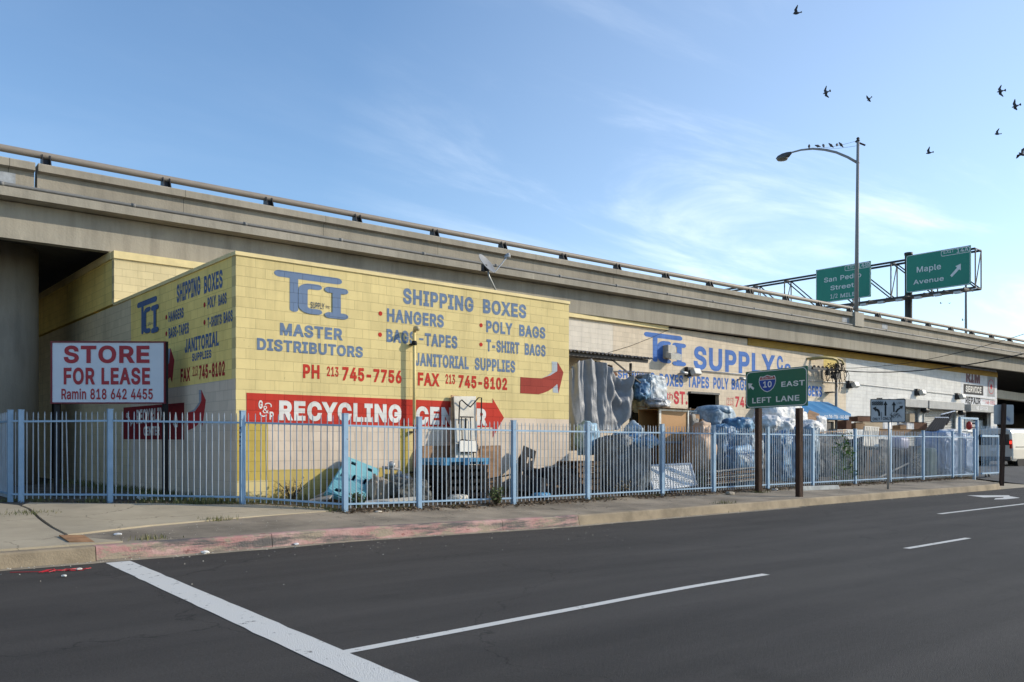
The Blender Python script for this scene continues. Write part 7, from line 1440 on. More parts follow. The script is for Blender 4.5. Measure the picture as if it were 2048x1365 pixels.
# --- plywood and the white folding table leaning on the red arrow
slab4('plywood_sheet', q6(205, 900, 16.0), q6(480, 900, 16.0), q6(480, 598, 16.22), q6(205, 602, 16.22), 0.02, m_ply, 'low brown plywood sheet behind the blue pallet, left of the white table', 'plywood')
slab4('plywood_sheet', q6(700, 1000, 15.95), q6(935, 1000, 15.9), q6(915, 597, 16.22), q6(730, 600, 16.22), 0.02, m_ply, 'brown plywood sheet leaning on the wall right of the white table', 'plywood')
slab4('plywood_sheet', q6(470, 1010, 15.75), q6(735, 1000, 15.75), q6(690, 165, 16.24), q6(468, 138, 16.24), 0.03, M('ply_raw', (0.42, 0.26, 0.14), 0.85, 0.4, 2.5, 0.2, 20, stretch=(1, 1, 3)), 'tall raw plywood edge standing behind the white folding table', 'plywood')
def folding_table():
    A, B, C, D = q6(520, 1010, 15.62), q6(690, 1010, 15.62), q6(690, 150, 16.18), q6(495, 150, 16.18)
    root = thing('folding_table', 'cream folding table stood on end with black folded leg frames', 'table', tuple((A + B) / 2))
    n = 8; b = MB(); L = [A + (D - A) * (i / n) + Vector((0.03 * noise.noise(Vector((i * 1.7, 2, 0))), 0, 0)) for i in range(n + 1)]; Rr = [B + (C - B) * (i / n) + Vector((0.04 * noise.noise(Vector((i * 1.9, 5, 0))), 0, 0)) for i in range(n + 1)]
    for i in range(n): b.slab(L[i], Rr[i], Rr[i + 1], L[i + 1], 0.035)
    b.build('table_top', m_cream, root)
    Y = lambda y: 15.60 + (16.12 - 15.60) * (1010 - y) / 860 - 0.045
    t = lambda pts, r: MB().tube([q6(x, y, Y(y)) for x, y in pts], r, 8)
    t([(535, 400), (543, 200), (562, 183), (600, 220), (640, 248), (680, 205), (712, 165), (742, 163), (738, 450), (745, 745), (748, 860)], 0.016).build('leg_frame', m_black, root, True)
    t([(560, 545), (540, 560), (533, 600), (540, 650), (560, 662), (690, 660), (708, 640), (708, 600), (690, 560), (560, 545)], 0.014).build('leg_frame', m_black, root, True)
    t([(548, 338), (668, 340)], 0.014).build('cross_brace', m_black, root, True); t([(560, 340), (566, 545)], 0.012).build('cross_brace', m_black, root, True); t([(640, 340), (645, 545)], 0.012).build('cross_brace', m_black, root, True); t([(598, 350), (598, 440)], 0.02).build('latch', m_black, root, True)
    t([(580, 660), (585, 900)], 0.014).build('leg_frame', m_black, root, True); t([(668, 660), (672, 900)], 0.014).build('leg_frame', m_black, root, True)
    MB().slab(q6(545, 655, Y(655) - 0.03), q6(695, 655, Y(655) - 0.03), q6(690, 555, Y(555) - 0.03), q6(550, 555, Y(555) - 0.03), 0.02).build('seat_panel', M('seat_cream', (0.66, 0.63, 0.56), 0.6, 0.06), root)
folding_table()
bag('broken_crate', q6(520, 1080, 15.05), (0.20, 0.15, 0.08), m_cream, 'pale crushed tray at the foot of the black pallet stack', 'tray', seed=21, power=0.6, amp=0.3, wrinkle=0.2, sub=3)

# --- canopy and hanging tarp
def canopy():
    zf, zb_ = 4.25, 5.22; root = thing('tin_canopy', 'rusty corrugated tin canopy on thin posts beside the yellow store', 'canopy', (18, 17.2, 0.3))
    b = MB(); xr = lambda v: 20.25 + 5.6 * v
    def f(u, v):
        x = BX1 + 0.03 + (xr(v) - BX1 - 0.03) * u; y = 17.15 + (WY - 0.05 - 17.15) * v
        return (x, y, zf + (zb_ - zf) * v + 0.032 * math.sin(x * 2 * math.pi / 0.16))
    b.grid(f, 220, 3); o = b.build('roof_sheet', M('tin_rust', (0.14, 0.13, 0.125), 0.6, 0.4, 3, metal=0.4), root, True); m = o.modifiers.new('t', 'SOLIDIFY'); m.thickness = 0.012
    b = MB()
    for y in (17.3, 19.5, 22): b.bar((BX1 + 0.05, y, zf - 0.10 + (y - 17.15) * 0.133), (xr((y - 17.15) / 7.3) - 0.2, y, zf - 0.10 + (y - 17.15) * 0.133), 0.06, 0.10)
    b.bar((17.9, 17.3, 3.75), (20.3, 17.3, 3.82), 0.04); b.bar((18.6, 17.35, 4.15), (19.9, 17.35, 3.5), 0.04); b.build('purlin', m_darkmetal, root)
    for x in (19.85, 16.1): MB().bar((x, 17.7, 0.3), (x, 17.7, zf - 0.13), 0.06, 0.06).build('post', m_darkmetal, root)
    bag_ = MB().blob((18.7, 17.9, 3.75), (0.5, 0.3, 0.25), seed=5, amp=0.4, wrinkle=0.3); bag_.build('roof_bundle', m_cardd, root, True)
canopy()
def tarp():
    Yt = 17.05; N = 110; K = 60
    topx = [(75, 560), (135, 462), (165, 470), (255, 448), (320, 470), (380, 487), (440, 505), (500, 545), (560, 610), (610, 632), (640, 590), (657, 545)]
    botx = [(70, 1285), (110, 1280), (150, 1250), (165, 1120), (260, 1105), (400, 1095), (500, 1100), (560, 1090), (600, 1020), (640, 985), (657, 960)]
    def interp(P, x):
        for a, c in zip(P[:-1], P[1:]):
            if a[0] <= x <= c[0]: return a[1] + (c[1] - a[1]) * (x - a[0]) / (c[0] - a[0])
        return P[-1][1] if x > P[0][0] else P[0][1]
    b = MB()
    def f(u, v):
        x = 72 + (655 - 72) * u; yt = interp(topx, x); yb = interp(botx, x); y = yt + (yb - yt) * v
        # folds hang from the ties and fan out
        fold = 0.0
        for k, (cx, w, am) in enumerate(((135, 22, 0.20), (255, 26, 0.17), (380, 28, 0.19), (560, 60, -0.20), (640, 24, 0.13), (190, 12, 0.07), (215, 9, -0.06), (300, 14, 0.08), (330, 10, -0.06), (435, 22, -0.08), (90, 12, 0.08), (480, 16, 0.08))):
            xx = cx + (v - 0.1) * (22 if cx < 400 else -42) * (0.6 + 0.4 * math.sin(k * 2.1)); fold += am * math.exp(-((x - xx) / (w * (1 + 0.8 * v))) ** 2)
        fold *= 0.95; fold += 0.055 * noise.noise(Vector((u * 24 - v * 3.0 * u, v * 1.6, 1))) + 0.022 * noise.noise(Vector((u * 52 - v * 3, v * 2.2, 4))) + 0.006 * noise.noise(Vector((u * 90, v * 24, 8))) + 0.03 * noise.noise(Vector((u * 6, v * 7, 9)))
        for (cx, am) in ((0.85, 0.10), (0.78, 0.07)): fold -= am * math.sin(12 * (v - 0.25 * (u - 0.75) * 4)) * math.exp(-((u - cx) / 0.12) ** 2) * math.exp(-((v - 0.35) / 0.25) ** 2)
        return G(1120 + x / 4.55, 620 + y / 4.55, Yt - 0.1) + Vector((0.02 * math.sin(v * 9 + u * 14), -fold, 0))
    b.grid(f, N, K)
    o = b.build('hanging_tarp', M('tarp_silver', (0.23, 0.235, 0.25), 0.48, 0.08, 6, 0.15, 60, spec=0.45), None, True)
    m = o.modifiers.new('thickness', 'SOLIDIFY'); m.thickness = 0.006
    tag(o, 'large silver grey tarpaulin hanging in folds from the tin canopy', 'tarp')
tarp()

# --- bales, cabinet, bags
xq = lambda px, Y: onY(px, 900, Y).x
def bale(name, x0, x1, y0, y1, z0, z1, mat, lab, cat='bale', seed=0, amp=0.10, wrinkle=0.06, group=None, power=0.42, rz=0.0):
    return bag(name, ((x0 + x1) / 2, (y0 + y1) / 2, (z0 + z1) / 2), ((x1 - x0) / 2, (y1 - y0) / 2, (z1 - z0) / 2), mat, lab, cat, group, seed=seed, amp=amp, power=power, wrinkle=wrinkle, sub=5, rz=rz)
bale('wrapped_bale', 16.6, 17.85, 15.05, 16.2, 0.2, 1.86, p_grey, 'big low bale wrapped in grey blue film close behind the fence', seed=2)
bag('film_sheet', q8(660, 560, 15.5), (0.55, 0.5, 0.22), p_blue, 'bright blue film spilling over the big grey bale', 'plastic film', seed=31, amp=0.35, wrinkle=0.2, power=0.8)
bag('film_sheet', q8(665, 520, 16.3), (0.24, 0.22, 0.36), p_pale, 'pale blue film bundle standing up behind the big grey bale', 'plastic film', seed=33, amp=0.3, wrinkle=0.18, power=0.8)
bag('film_bundle', q8(250, 540, 16.4), (0.27, 0.24, 0.42), plastic('film_sky', (0.25, 0.45, 0.62), (0.42, 0.60, 0.74), 0.4), 'pale blue film bundle hanging below the tarp left of the big bale', 'plastic film', seed=35, amp=0.15, wrinkle=0.14, power=0.6)
bale('dark_bale', 21.2, 21.75, 18.2, 19.0, 0.3, 2.75, p_dark, 'tall dark blue bale behind the brown cabinet', seed=5)
bale('wrapped_bale', 21.2, 22.15, 18.1, 19.0, 2.62, 3.86, plastic('film_clear', (0.36, 0.46, 0.55), (0.66, 0.70, 0.73), 0.35), 'pale blue film wrapped bale on top of the dark one', seed=6, amp=0.12, wrinkle=0.09)
bag('film_sheet', q7(715, 735, 18.2), (0.30, 0.30, 0.30), p_blue, 'blue film flap folded over the front of the upper bale', 'plastic film', seed=37, amp=0.3, wrinkle=0.2, power=0.8)
def cabinet():
    Y0 = 17.0; x0, x1 = xq(1319, Y0), xq(1375, Y0); y1 = 17.85; z0 = gh(20, 17); z1 = onY(1345, 819, Y0).z
    root = thing('wooden_cabinet', 'tall brown wooden cabinet with an open side and pale metal edges', 'cabinet', ((x0 + x1) / 2, Y0, z0)); t = 0.03
    MB().box(((x0 + x1) / 2, Y0 + t / 2, (z0 + z1) / 2), (x1 - x0, t, z1 - z0)).build('front_panel', m_lam, root)
    MB().box((x1 - t / 2, (Y0 + y1) / 2 + t / 2, (z0 + z1) / 2), (t, y1 - Y0 - t, z1 - z0)).build('side_panel', m_lamd, root)
    MB().box(((x0 + x1) / 2 - t / 2, y1 - t / 2, (z0 + z1) / 2), (x1 - x0 - t, t, z1 - z0)).build('back_panel', m_lam, root)
    zm = onY(1345, 885, Y0).z
    for z in (z1 - t / 2, zm, z0 + t): MB().box(((x0 + x1) / 2 - t / 2 - 0.004, (Y0 + y1) / 2, z), (x1 - x0 - t - 0.01, y1 - Y0 - 2 * t - 0.01, t)).build('shelf', m_lamd, root)
    b = MB(); b.box((x0 - 0.005, Y0 - 0.01, (z0 + z1) / 2), (0.09, 0.05, z1 - z0)); b.box((x1 + 0.0, Y0 - 0.01, (z0 + z1) / 2), (0.06, 0.05, z1 - z0)); b.box(((x0 + x1) / 2, Y0 - 0.012, z1 - 0.03), (x1 - x0 - 0.08, 0.04, 0.06)); b.box(((x0 + x1) / 2, Y0 - 0.012, zm), (x1 - x0 - 0.08, 0.04, 0.07)); b.build('metal_edge', m_galv, root)
    return x0, x1, Y0, y1, z1
cx0, cx1, cY0, cY1, cz1 = cabinet()
slab4('cardboard_sheet', Vector((cx0 - 0.1, cY0 - 0.2, cz1 + 0.03)), Vector((cx1 + 0.1, cY0 - 0.25, cz1 + 0.02)), Vector((cx1 + 0.05, cY1, cz1 + 0.04)), Vector((cx0 - 0.05, cY1, cz1 + 0.10)), 0.012, m_card, 'flat brown cardboard sheet lying on top of the cabinet', 'cardboard')
bag('silver_bag', (cx0 + 0.45, cY0 + 0.45, cz1 + 0.17), (0.36, 0.28, 0.16), p_silver, 'crinkled silver plastic bag on top of the cabinet', 'bag', seed=14, amp=0.3, wrinkle=0.2, power=0.8)
def lattice():
    A, B, C, D = q8(850, 1010, 14.85), q8(1240, 960, 14.85), q8(1185, 768, 15.55), q8(785, 785, 15.55)
    root = thing('lattice_crate', 'white lattice plastic crate lid leaning behind the fence', 'crate lid', tuple((A + B) / 2)); n = 18; m = 12
    MB().slab(A, B, C, D, 0.03, n * 2 + 1, m * 2 + 1, [(i, j) for i in range(1, n * 2, 2) for j in range(1, m * 2, 2)]).build('grid', M('lattice_white', (0.78, 0.77, 0.74), 0.6, 0.08, 4), root)
    nrm = (B - A).cross(D - A).normalized(); k = -nrm * 0.06
    MB().slab(A + k, B + k, C + k, D + k, 0.01).build('backing', M('lattice_back', (0.20, 0.20, 0.20), 0.8, 0.3), root)
    b = MB()
    for p, q in ((A, B), (B, C), (C, D), (D, A)): b.tube([p + nrm * 0.01, q + nrm * 0.01], 0.03, 8)
    b.build('rim', m_signwhite, root, True)
lattice()
bag('tan_sack', (onY(1400, 905, 16.2).x, 16.2, onY(1400, 905, 16.2).z - 0.05), (0.45, 0.42, 0.62), M('sack_brown', (0.44, 0.29, 0.19), 0.6, 0.15, 3, 0.5, 8, spec=0.5), 'big tan plastic sack of scraps beside the cabinet', 'sack', seed=9, amp=0.15, wrinkle=0.12, power=0.7)
bag('tan_sack', (onY(1405, 866, 16.5).x, 16.5, onY(1405, 866, 16.5).z), (0.28, 0.25, 0.28), M('sack_pale', (0.50, 0.36, 0.26), 0.7, 0.2, 4, 0.5, 9), 'small crumpled tan sack on top of the big tan sack', 'sack', seed=19, amp=0.35, wrinkle=0.2, power=0.75)
bale('blue_bale', 22.2, 23.5, 16.0, 17.0, 0.55, 2.2, p_blue, 'tall bale in blue film right of the tan sack', seed=41, amp=0.16, wrinkle=0.12)
bale('blue_bale', 22.9, 23.7, 15.5, 16.2, 0.6, 1.95, p_pale, 'pale bulging bale in front of the blue film bale', seed=47, amp=0.2, wrinkle=0.14, power=0.6)
bag('film_sheet', qr(-30, 440, 16.3), (0.45, 0.4, 0.22), p_blue, 'blue film bunched at the top right of the blue bale', 'plastic film', seed=43, amp=0.3, wrinkle=0.22, power=0.8)
bag('film_sheet', (22.3, 15.4, 0.95), (0.62, 0.26, 0.58), p_blue, 'loose blue film at the foot of the pale bulging bale', 'plastic film', seed=45, amp=0.3, wrinkle=0.2, power=0.8)
c = onY(1428, 838, 17.6); bag('wrapped_drum', c, (0.62, 0.55, 0.40), p_pale, 'round bundle in white and blue film on the pile below the doorway', 'bundle', seed=51, amp=0.05, wrinkle=0.06, power=0.55)
b = MB(); b.lathe(c + U3 * 0.28, [(0.58, -0.12), (0.64, 0.0), (0.56, 0.12), (0.3, 0.17), (0.02, 0.18)], 20); tag(b.build('film_sheet', p_pale, None, True), 'pale blue film tied over the top of the round bundle', 'plastic film')
for i, (x, y, s, mt, lab) in enumerate(((1200, 365, (0.4, 0.35, 0.3), m_card, 'brown box right of the cabinet top below the doorway'), (1245, 400, (0.5, 0.4, 0.22), m_card, 'small brown box at the left of the round bundle'), (1185, 470, (0.20, 0.25, 0.40), m_grywood, 'pale rubble heap between cabinet and tan sack'))):
    if i < 2: crate('cardboard_box', q8(x, y, 17.5), s, 0.3 * i + 0.2, mt, lab, 'box')
    else: bag('rubble_heap', q8(x, y, 17.2), s, mt, lab, 'rubble', seed=55, amp=0.5, wrinkle=0.35, power=0.75)
b = MB(); b.bar(q8(1145, 285, 17.3), q8(1245, 290, 17.1), 0.05); b.bar(q8(1190, 290, 17.2), q8(1170, 420, 17.3), 0.03); b.bar(q8(1195, 290, 17.2), q8(1215, 370, 17.2), 0.02); tag(b.build('metal_stand', m_galv), 'thin metal stand sticking up right of the cabinet', 'stand')
GL = 'long boards stacked low behind the fence'
for k in range(7):
    y = 925 - 19 * k; x0 = 1300 + 8 * k; p, q = q8(x0, y + 30, 15.0 + 0.05 * (k % 3)), q8(1790, y - 20 + (8 if k % 2 else 0), 15.15 + 0.05 * (k % 2)); b = MB(); b.bar(p, q, 0.20, 0.028)
    tag(b.build('long_board', m_pal if k % 3 else m_grywood), ['bottom', 'second', 'third', 'fourth', 'fifth', 'sixth', 'top'][k] + ' long board of the low stack left of the sign post' + (' counted from the ground' if 0 < k < 6 else ''), 'board', GL)
bag('dark_filler', (21.6, 16.1, 0.40), (1.3, 0.5, 0.30), p_dark, 'dark filler heap of film under the low stack of long boards', 'scrap heap', seed=57, amp=0.3, wrinkle=0.2, power=0.7)  # added heap, near black to keep the gaps behind the pickets dark
# white bags above and blue film below, behind the green sign
GWB = 'white plastic sacks piled behind the route sign'
for i, (x, y, rx, rz_, Y, lab) in enumerate(((415, 320, 0.82, 0.50, 17.8, 'large rounded white plastic sack at the left top of the pile'), (570, 315, 0.62, 0.48, 18.3, 'white plastic sack at the top right of the pile by the post'), (640, 400, 0.60, 0.48, 17.9, 'white plastic sack behind the right wooden sign post'), (520, 470, 0.62, 0.36, 17.2, 'white plastic sack at the front bottom of the pile'), (320, 430, 0.55, 0.32, 17.4, 'creased white plastic sack low on the left of the pile'), (800, 490, 0.62, 0.38, 17.3, 'white plastic sack sloping down right of the right sign post'))):
    bag('white_sack', qr(x, y, Y), (rx, 0.55, rz_), p_white, lab, 'sack', GWB, seed=60 + i, amp=0.20, wrinkle=0.07, power=0.85, sub=5)
bale('blue_bale', 25.0, 26.0, 15.7, 16.6, 0.3, 1.95, p_blue, 'dark blue film bale between the two wooden sign posts', seed=71, amp=0.18, wrinkle=0.12)
bale('blue_bale', 26.15, 26.65, 15.3, 16.0, 0.3, 2.15, p_pale, 'pale film column right of the right wooden sign post', seed=73, amp=0.2, wrinkle=0.15)
bag('dark_filler', (23.9, 16.4, 0.8), (0.6, 0.5, 0.75), p_dark, 'dark filler heap of film left of the left wooden sign post', 'scrap heap', seed=75, amp=0.3, wrinkle=0.2, power=0.7)  # added heap that gives darkness between the fence pickets
slab4('broken_plywood', qr(780, 420, 17.6), qr(895, 470, 17.5), qr(990, 300, 17.8), qr(862, 250, 17.9), 0.02, m_ply, 'brown plywood board tilted in front of the blue awning', 'plywood')
bag('white_block', qr(948, 460, 17.9), (0.33, 0.3, 0.42), p_white, 'white wrapped block just right of the tilted plywood', 'block', seed=77, amp=0.08, wrinkle=0.05, power=0.4)
GRB = 'reddish boards heaped under the awning'
for k in range(6):
    p, q = qr(930 + 20 * (k % 2), 690 - 32 * k, 16.6 + 0.1 * (k % 3)), qr(1330 - 20 * (k % 3), 660 - 30 * k, 17.0 + 0.08 * k); b = MB(); b.bar(p, q, 0.25, 0.04)
    tag(b.build('red_board', (m_cardd, m_pal, m_card)[k % 3]), ['lowest', 'second lowest', 'third', 'fourth', 'second highest', 'highest'][k] + ' of the reddish boards heaped under the awning', 'board', GRB)
bag('dark_filler', (29.3, 16.8, 0.95), (1.6, 0.6, 0.9), p_dark, 'dark filler heap under the reddish boards beside the ivy', 'scrap heap', seed=79, amp=0.3, wrinkle=0.22, power=0.6)  # added filler, its dark colour standing in for shade in the pile
# boxes and odds and ends on the right
GBX = 'cardboard boxes on the pile by the shutters'
for (x, y, w, h, Y, mt, lab) in ((45, 475, 50, 90, 19.6, m_cardd, 'dark brown upright box at the left end of the box pile'), (230, 415, 170, 50, 20.2, m_cardd, 'dark reddish box at the top behind the lane sign'), (300, 485, 200, 75, 19.6, m_card2, 'wide pale beige box below the lane sign'), (165, 490, 90, 60, 19.4, m_card, 'brown box left of the wide beige one'), (450, 490, 90, 90, 19.4, p_white, 'white film wrapped box right of the beige one'), (617, 510, 60, 60, 19.2, m_card, 'small brown box in the middle of the box pile'), (690, 500, 70, 80, 19.4, p_white, 'white film wrapped box left of the brown long box'), (714, 410, 48, 95, 20.4, m_card2, 'tall pale box standing against the shutter'), (790, 495, 140, 85, 19.3, m_cardd, 'long brown box left of the black ribbed panel'), (600, 560, 560, 70, 18.6, m_card, 'very wide brown carton along the bottom of the box pile')):
    a, c_ = q3(x - w / 2, y, Y), q3(x + w / 2, y, Y); hh = h / 5.25 / FPX * a.xy.dot(FW); c0 = (a + c_) / 2
    crate('cardboard_box', c0, ((c_ - a).length * 0.78, 0.5, hh), -0.2, mt, lab, 'box', GBX)
def ribbed(name, A, B, C, D, n, mat, lab, cat):
    A, B, C, D = map(Vector, (A, B, C, D)); nrm = (B - A).cross(D - A).normalized(); root = thing(name, lab, cat, tuple((A + B) / 2))
    MB().slab(A, B, C, D, 0.03).build('panel', mat, root); b = MB()
    for i in range(n):
        u = (i + 0.5) / n; p, q = A + (B - A) * u, D + (C - D) * u; b.bar(p + nrm * 0.02, q + nrm * 0.02, 0.05, 0.06, up=tuple(nrm))
    b.build('rib', mat, root); MB().bar(D + nrm * 0.03, C + nrm * 0.03, 0.05, 0.05, up=tuple(nrm)).build('top_edge', m_signwhite if mat is m_blk else mat, root)
ribbed('ribbed_panel', q3(880, 545, 17.0), q3(1075, 545, 16.8), q3(1135, 405, 17.6), q3(995, 405, 17.8), 7, m_blk, 'large black ribbed panel leaning above the fence by the shutters', 'panel')
ribbed('ribbed_panel', q3(1040, 470, 18.2), q3(1130, 470, 18.0), q3(1205, 335, 18.5), q3(1060, 372, 18.6), 4, m_blk, 'smaller black ribbed panel behind and above the large one', 'panel')
ribbed('ribbed_panel', q3(235, 700, 16.2), q3(395, 710, 16.1), q3(405, 510, 16.7), q3(250, 500, 16.8), 9, m_cream, 'cream ribbed panel leaning left of the lane sign pole', 'panel')
bag('dark_filler', (32.6, 16.8, 0.85), (1.5, 0.6, 0.9), p_dark, 'dark filler heap behind the fence left of the lane sign pole', 'scrap heap', seed=81, amp=0.3, wrinkle=0.22, power=0.6)  # added to darken the view through the pickets
bag('dark_filler', (35.4, 16.6, 0.75), (1.4, 0.6, 0.75), M('heap_brown', (0.035, 0.03, 0.028), 0.9, 0.5, 4, spec=0.1), 'brown filler heap behind the fence right of the lane sign pole', 'scrap heap', seed=83, amp=0.35, wrinkle=0.25, power=0.6)  # added heap, dark in colour to hold the shade behind the fence
bag('lavender_tub', q3(610, 665, 15.6), (0.42, 0.3, 0.24), M('tub_lavender', (0.28, 0.29, 0.42), 0.5, 0.1), 'pale lavender plastic tub behind the lane sign pole', 'tub', seed=85, amp=0.05, wrinkle=0.02, power=0.5)
for i, (x0, x1, yt, lab) in enumerate(((1000, 1175, 565, 'blue tarpaulin wrapped stack at the right end behind the fence'), (1190, 1300, 575, 'narrow blue tarpaulin stack beside the gate post'))):
    a, c_ = q3(x0, 900, 15.7), q3(x1, 900, 15.7); zt = q3(x0, yt, 15.7).z
    bale('tarp_stack', a.x, c_.x, 15.3, 16.6, 0.3, zt, M('tarp_blue', (0.10, 0.21, 0.42), 0.5, 0.15, 3, 0.5, 5, color2=(0.18, 0.30, 0.50)), lab, 'tarp stack', seed=87 + i, amp=0.12, wrinkle=0.12)
bag('white_sheet', q3(1200, 550, 16.4), (1.15, 0.5, 0.13), p_white, 'white sheet spread over the blue tarpaulin stacks', 'sheet', seed=91, amp=0.2, wrinkle=0.1, power=0.8)
bale('green_bin', 34.9, 35.5, 15.2, 15.8, 0.3, 1.5, M('bin_green', (0.06, 0.14, 0.12), 0.5, 0.15), 'dark green bin behind the fence left of the blue stacks', 'bin', seed=93, amp=0.04, wrinkle=0.02, power=0.35)
b = MB(); b.bar(q3(400, 1030, 14.75), q3(720, 875, 14.8), 0.05, 0.05); tag(b.build('leaning_rod', m_grywood), 'thin wooden rod sloping up behind the fence right of the lane sign', 'rod')
for x, lab in ((300, 'thin reddish board upright behind the fence left of the lane sign pole'), (365, 'brown upright board behind the fence beside the reddish one')):
    b = MB(); b.bar(q3(x - 25, 1010, 15.2), q3(x + 15, 740, 15.9), 0.16, 0.03); tag(b.build('upright_board', m_card if x < 330 else m_pal), lab, 'board')

# ================================================================== PLANTS, LITTER, SMALL THINGS
m_leaf = M('leaf_green', (0.055, 0.13, 0.025), 0.6, 0.4, 6, color2=(0.13, 0.24, 0.05)); m_stem = M('stem_brown', (0.07, 0.05, 0.03), 0.9)
def vine():
    rnd = random.Random(11); root = thing('ivy_vine', 'green leafy vine climbing the fence between the signs', 'vine', tuple(qr(1330, 1170, 14.55)))
    L = MB(); S_ = MB()
    for k in range(15):
        p = qr(rnd.uniform(1120, 1430), 1165, 14.58 + rnd.uniform(0, 0.5)); pts = [p]
        tx, ty = rnd.uniform(1140, 1440), rnd.uniform(560, 980); q = qr(tx, ty, 14.5 + rnd.uniform(-0.1, 0.5)); n = 10
        for i in range(1, n + 1): pts.append(p + (q - p) * (i / n) + Vector((rnd.gauss(0, 0.05), rnd.gauss(0, 0.04), rnd.gauss(0, 0.03))))
        S_.tube(pts, 0.007, 4)
        for i in range(2, n + 1):
            for j in range(rnd.choice((1, 3, 5, 7))):
                c = pts[i] + Vector((rnd.gauss(0, 0.10), rnd.gauss(0, 0.07), rnd.gauss(0, 0.10))); d = Vector((rnd.gauss(0, 1), rnd.gauss(0, 1), rnd.gauss(-0.3, 0.7))).normalized(); s = d.cross(Vector((rnd.gauss(0, 1), rnd.gauss(0, 1), rnd.gauss(0, 1)))).normalized(); r = rnd.uniform(0.04, 0.085)
                L.add([c - d * r, c + s * r * 0.6, c + d * r, c - s * r * 0.6, c + d.cross(s) * r * 0.25], [[0, 1, 4], [1, 2, 4], [2, 3, 4], [3, 0, 4]])
    L.build('foliage', m_leaf, root); S_.build('stem', m_stem, root)
vine()
def shrub(px, py, Y, h, w, mat, lab, seed, n=26, green=0.4):
    rnd = random.Random(seed); p0 = onY(px, py, Y); p0.z = gh(p0.x, p0.y); root = thing('wild_shrub', lab, 'shrub', tuple(p0), 'wild shrubs along the fence'); S_ = MB(); L = MB()
    for k in range(n):
        a = rnd.uniform(0, 6.28); q = p0 + Vector((math.cos(a) * w * rnd.random(), math.sin(a) * w * 0.5 * rnd.random(), h * rnd.uniform(0.5, 1))); m_ = p0 + (q - p0) * 0.5 + Vector((rnd.gauss(0, 0.05), rnd.gauss(0, 0.04), 0.05)); S_.tube([p0, m_, q], [0.010, 0.006, 0.002], 4)
        for j in range(int(9 * green) + 2):
            t = rnd.uniform(0.3, 1); c = p0 * (1 - t) ** 2 + m_ * 2 * t * (1 - t) + q * t * t + Vector((rnd.gauss(0, 0.03), rnd.gauss(0, 0.03), rnd.gauss(0, 0.03))); d = Vector((rnd.gauss(0, 1), rnd.gauss(0, 1), rnd.gauss(0, 1))).normalized(); s = d.orthogonal().normalized(); r = rnd.uniform(0.02, 0.045)
            L.add([c - d * r, c + s * r * 0.5, c + d * r, c - s * r * 0.5], [[0, 1, 2, 3]])
    S_.build('stem', m_stem, root); L.build('foliage', mat, root)
m_dry = M('leaf_dry', (0.22, 0.17, 0.09), 0.8, 0.4, 6); m_weed = M('weed_green', (0.09, 0.12, 0.035), 0.8, 0.4, 5)
shrub(994, 1010, 14.42, 0.5, 0.28, m_weed, 'small bushy green weed on the fence rail right of the black pallets', 1, 30, 1.0)
shrub(1835, 955, 15.0, 1.1, 0.45, M('leaf_straw', (0.42, 0.36, 0.26), 0.9, 0.25, 6), 'pale dry shrub behind the fence right of the lane sign', 2, 34, 1.4)
shrub(715, 1012, 14.75, 0.35, 0.3, m_weed, 'low green weed at the foot of the teal pallet by the fence post', 3, 24, 0.9)
shrub(1245, 1010, 14.6, 0.5, 0.6, m_dry, 'dry brown twiggy weed in front of the big grey bale', 4, 30, 0.5)
shrub(1405, 965, 14.7, 0.7, 0.25, m_weed, 'thin green weed right of the white lattice lid', 5, 18, 0.8)
shrub(1760, 958, 14.9, 1.0, 0.35, m_dry, 'dry brown shrub left of the lane sign pole', 6, 26, 0.7)
shrub(585, 990, 16.1, 0.5, 0.5, m_dry, 'dry thin weed against the low ochre band of the wall', 7, 20, 0.4)
# grass and leaf litter
rnd = random.Random(21)
def blades(spots):
    b = MB(); vs = []; fs = []
    for (x, y, h) in spots:
        z = gh(x, y) - 0.01; a = rnd.uniform(0, 6.28); w = rnd.uniform(0.003, 0.008); l = Vector((math.cos(a), math.sin(a), 0)); bend = rnd.uniform(0.1, 0.7) * h; k = len(vs); s = Vector((-l.y, l.x, 0)) * w; p = Vector((x, y, z))
        vs += [p - s, p + s, p + l * bend * 0.4 + s * 0.7 + U3 * h * 0.6, p + l * bend * 0.4 - s * 0.7 + U3 * h * 0.6, p + l * bend + U3 * h]; fs += [[k, k + 1, k + 2, k + 3], [k + 3, k + 2, k + 4]]
    return b.add(vs, fs)
sp = []
for i in range(5200):  # strip at the foot of the side wall and inside the corner of the fence
    t = rnd.random(); y = 16.2 + 12 * t * t; x = BX0 - abs(rnd.gauss(0, 0.55)) - 0.02
    if noise.noise(Vector((x * 1.3, y * 1.3, 2))) > -0.15 and x > 3.7: sp.append((x, y, rnd.uniform(0.04, 0.17)))
for i in range(1800):
    t = rnd.random(); p = A + (B - A) * t; o = rnd.gauss(0.1, 0.16); x, y = p.x + 0.72 * o, p.y + 0.68 * o
    if noise.noise(Vector((x * 2.1, y * 2.1, 5))) > 0.0 and not (x > BX0 and y > BY - 0.03): sp.append((x, y, rnd.uniform(0.03, 0.16)))
for i in range(2600):
    x = rnd.uniform(7.0, 16); y = BY - abs(rnd.gauss(0, 0.3)) - 0.02
    if noise.noise(Vector((x * 1.7, 3, 9))) > -0.1: sp.append((x, y, rnd.uniform(0.03, 0.2)))
for i in range(3800):
    x = rnd.uniform(8.0, 37.4); y = FYY + rnd.gauss(0.02, 0.13)
    if noise.noise(Vector((x * 0.9, 7, 1))) > 0.12: sp.append((x, y, rnd.uniform(0.02, 0.14)))
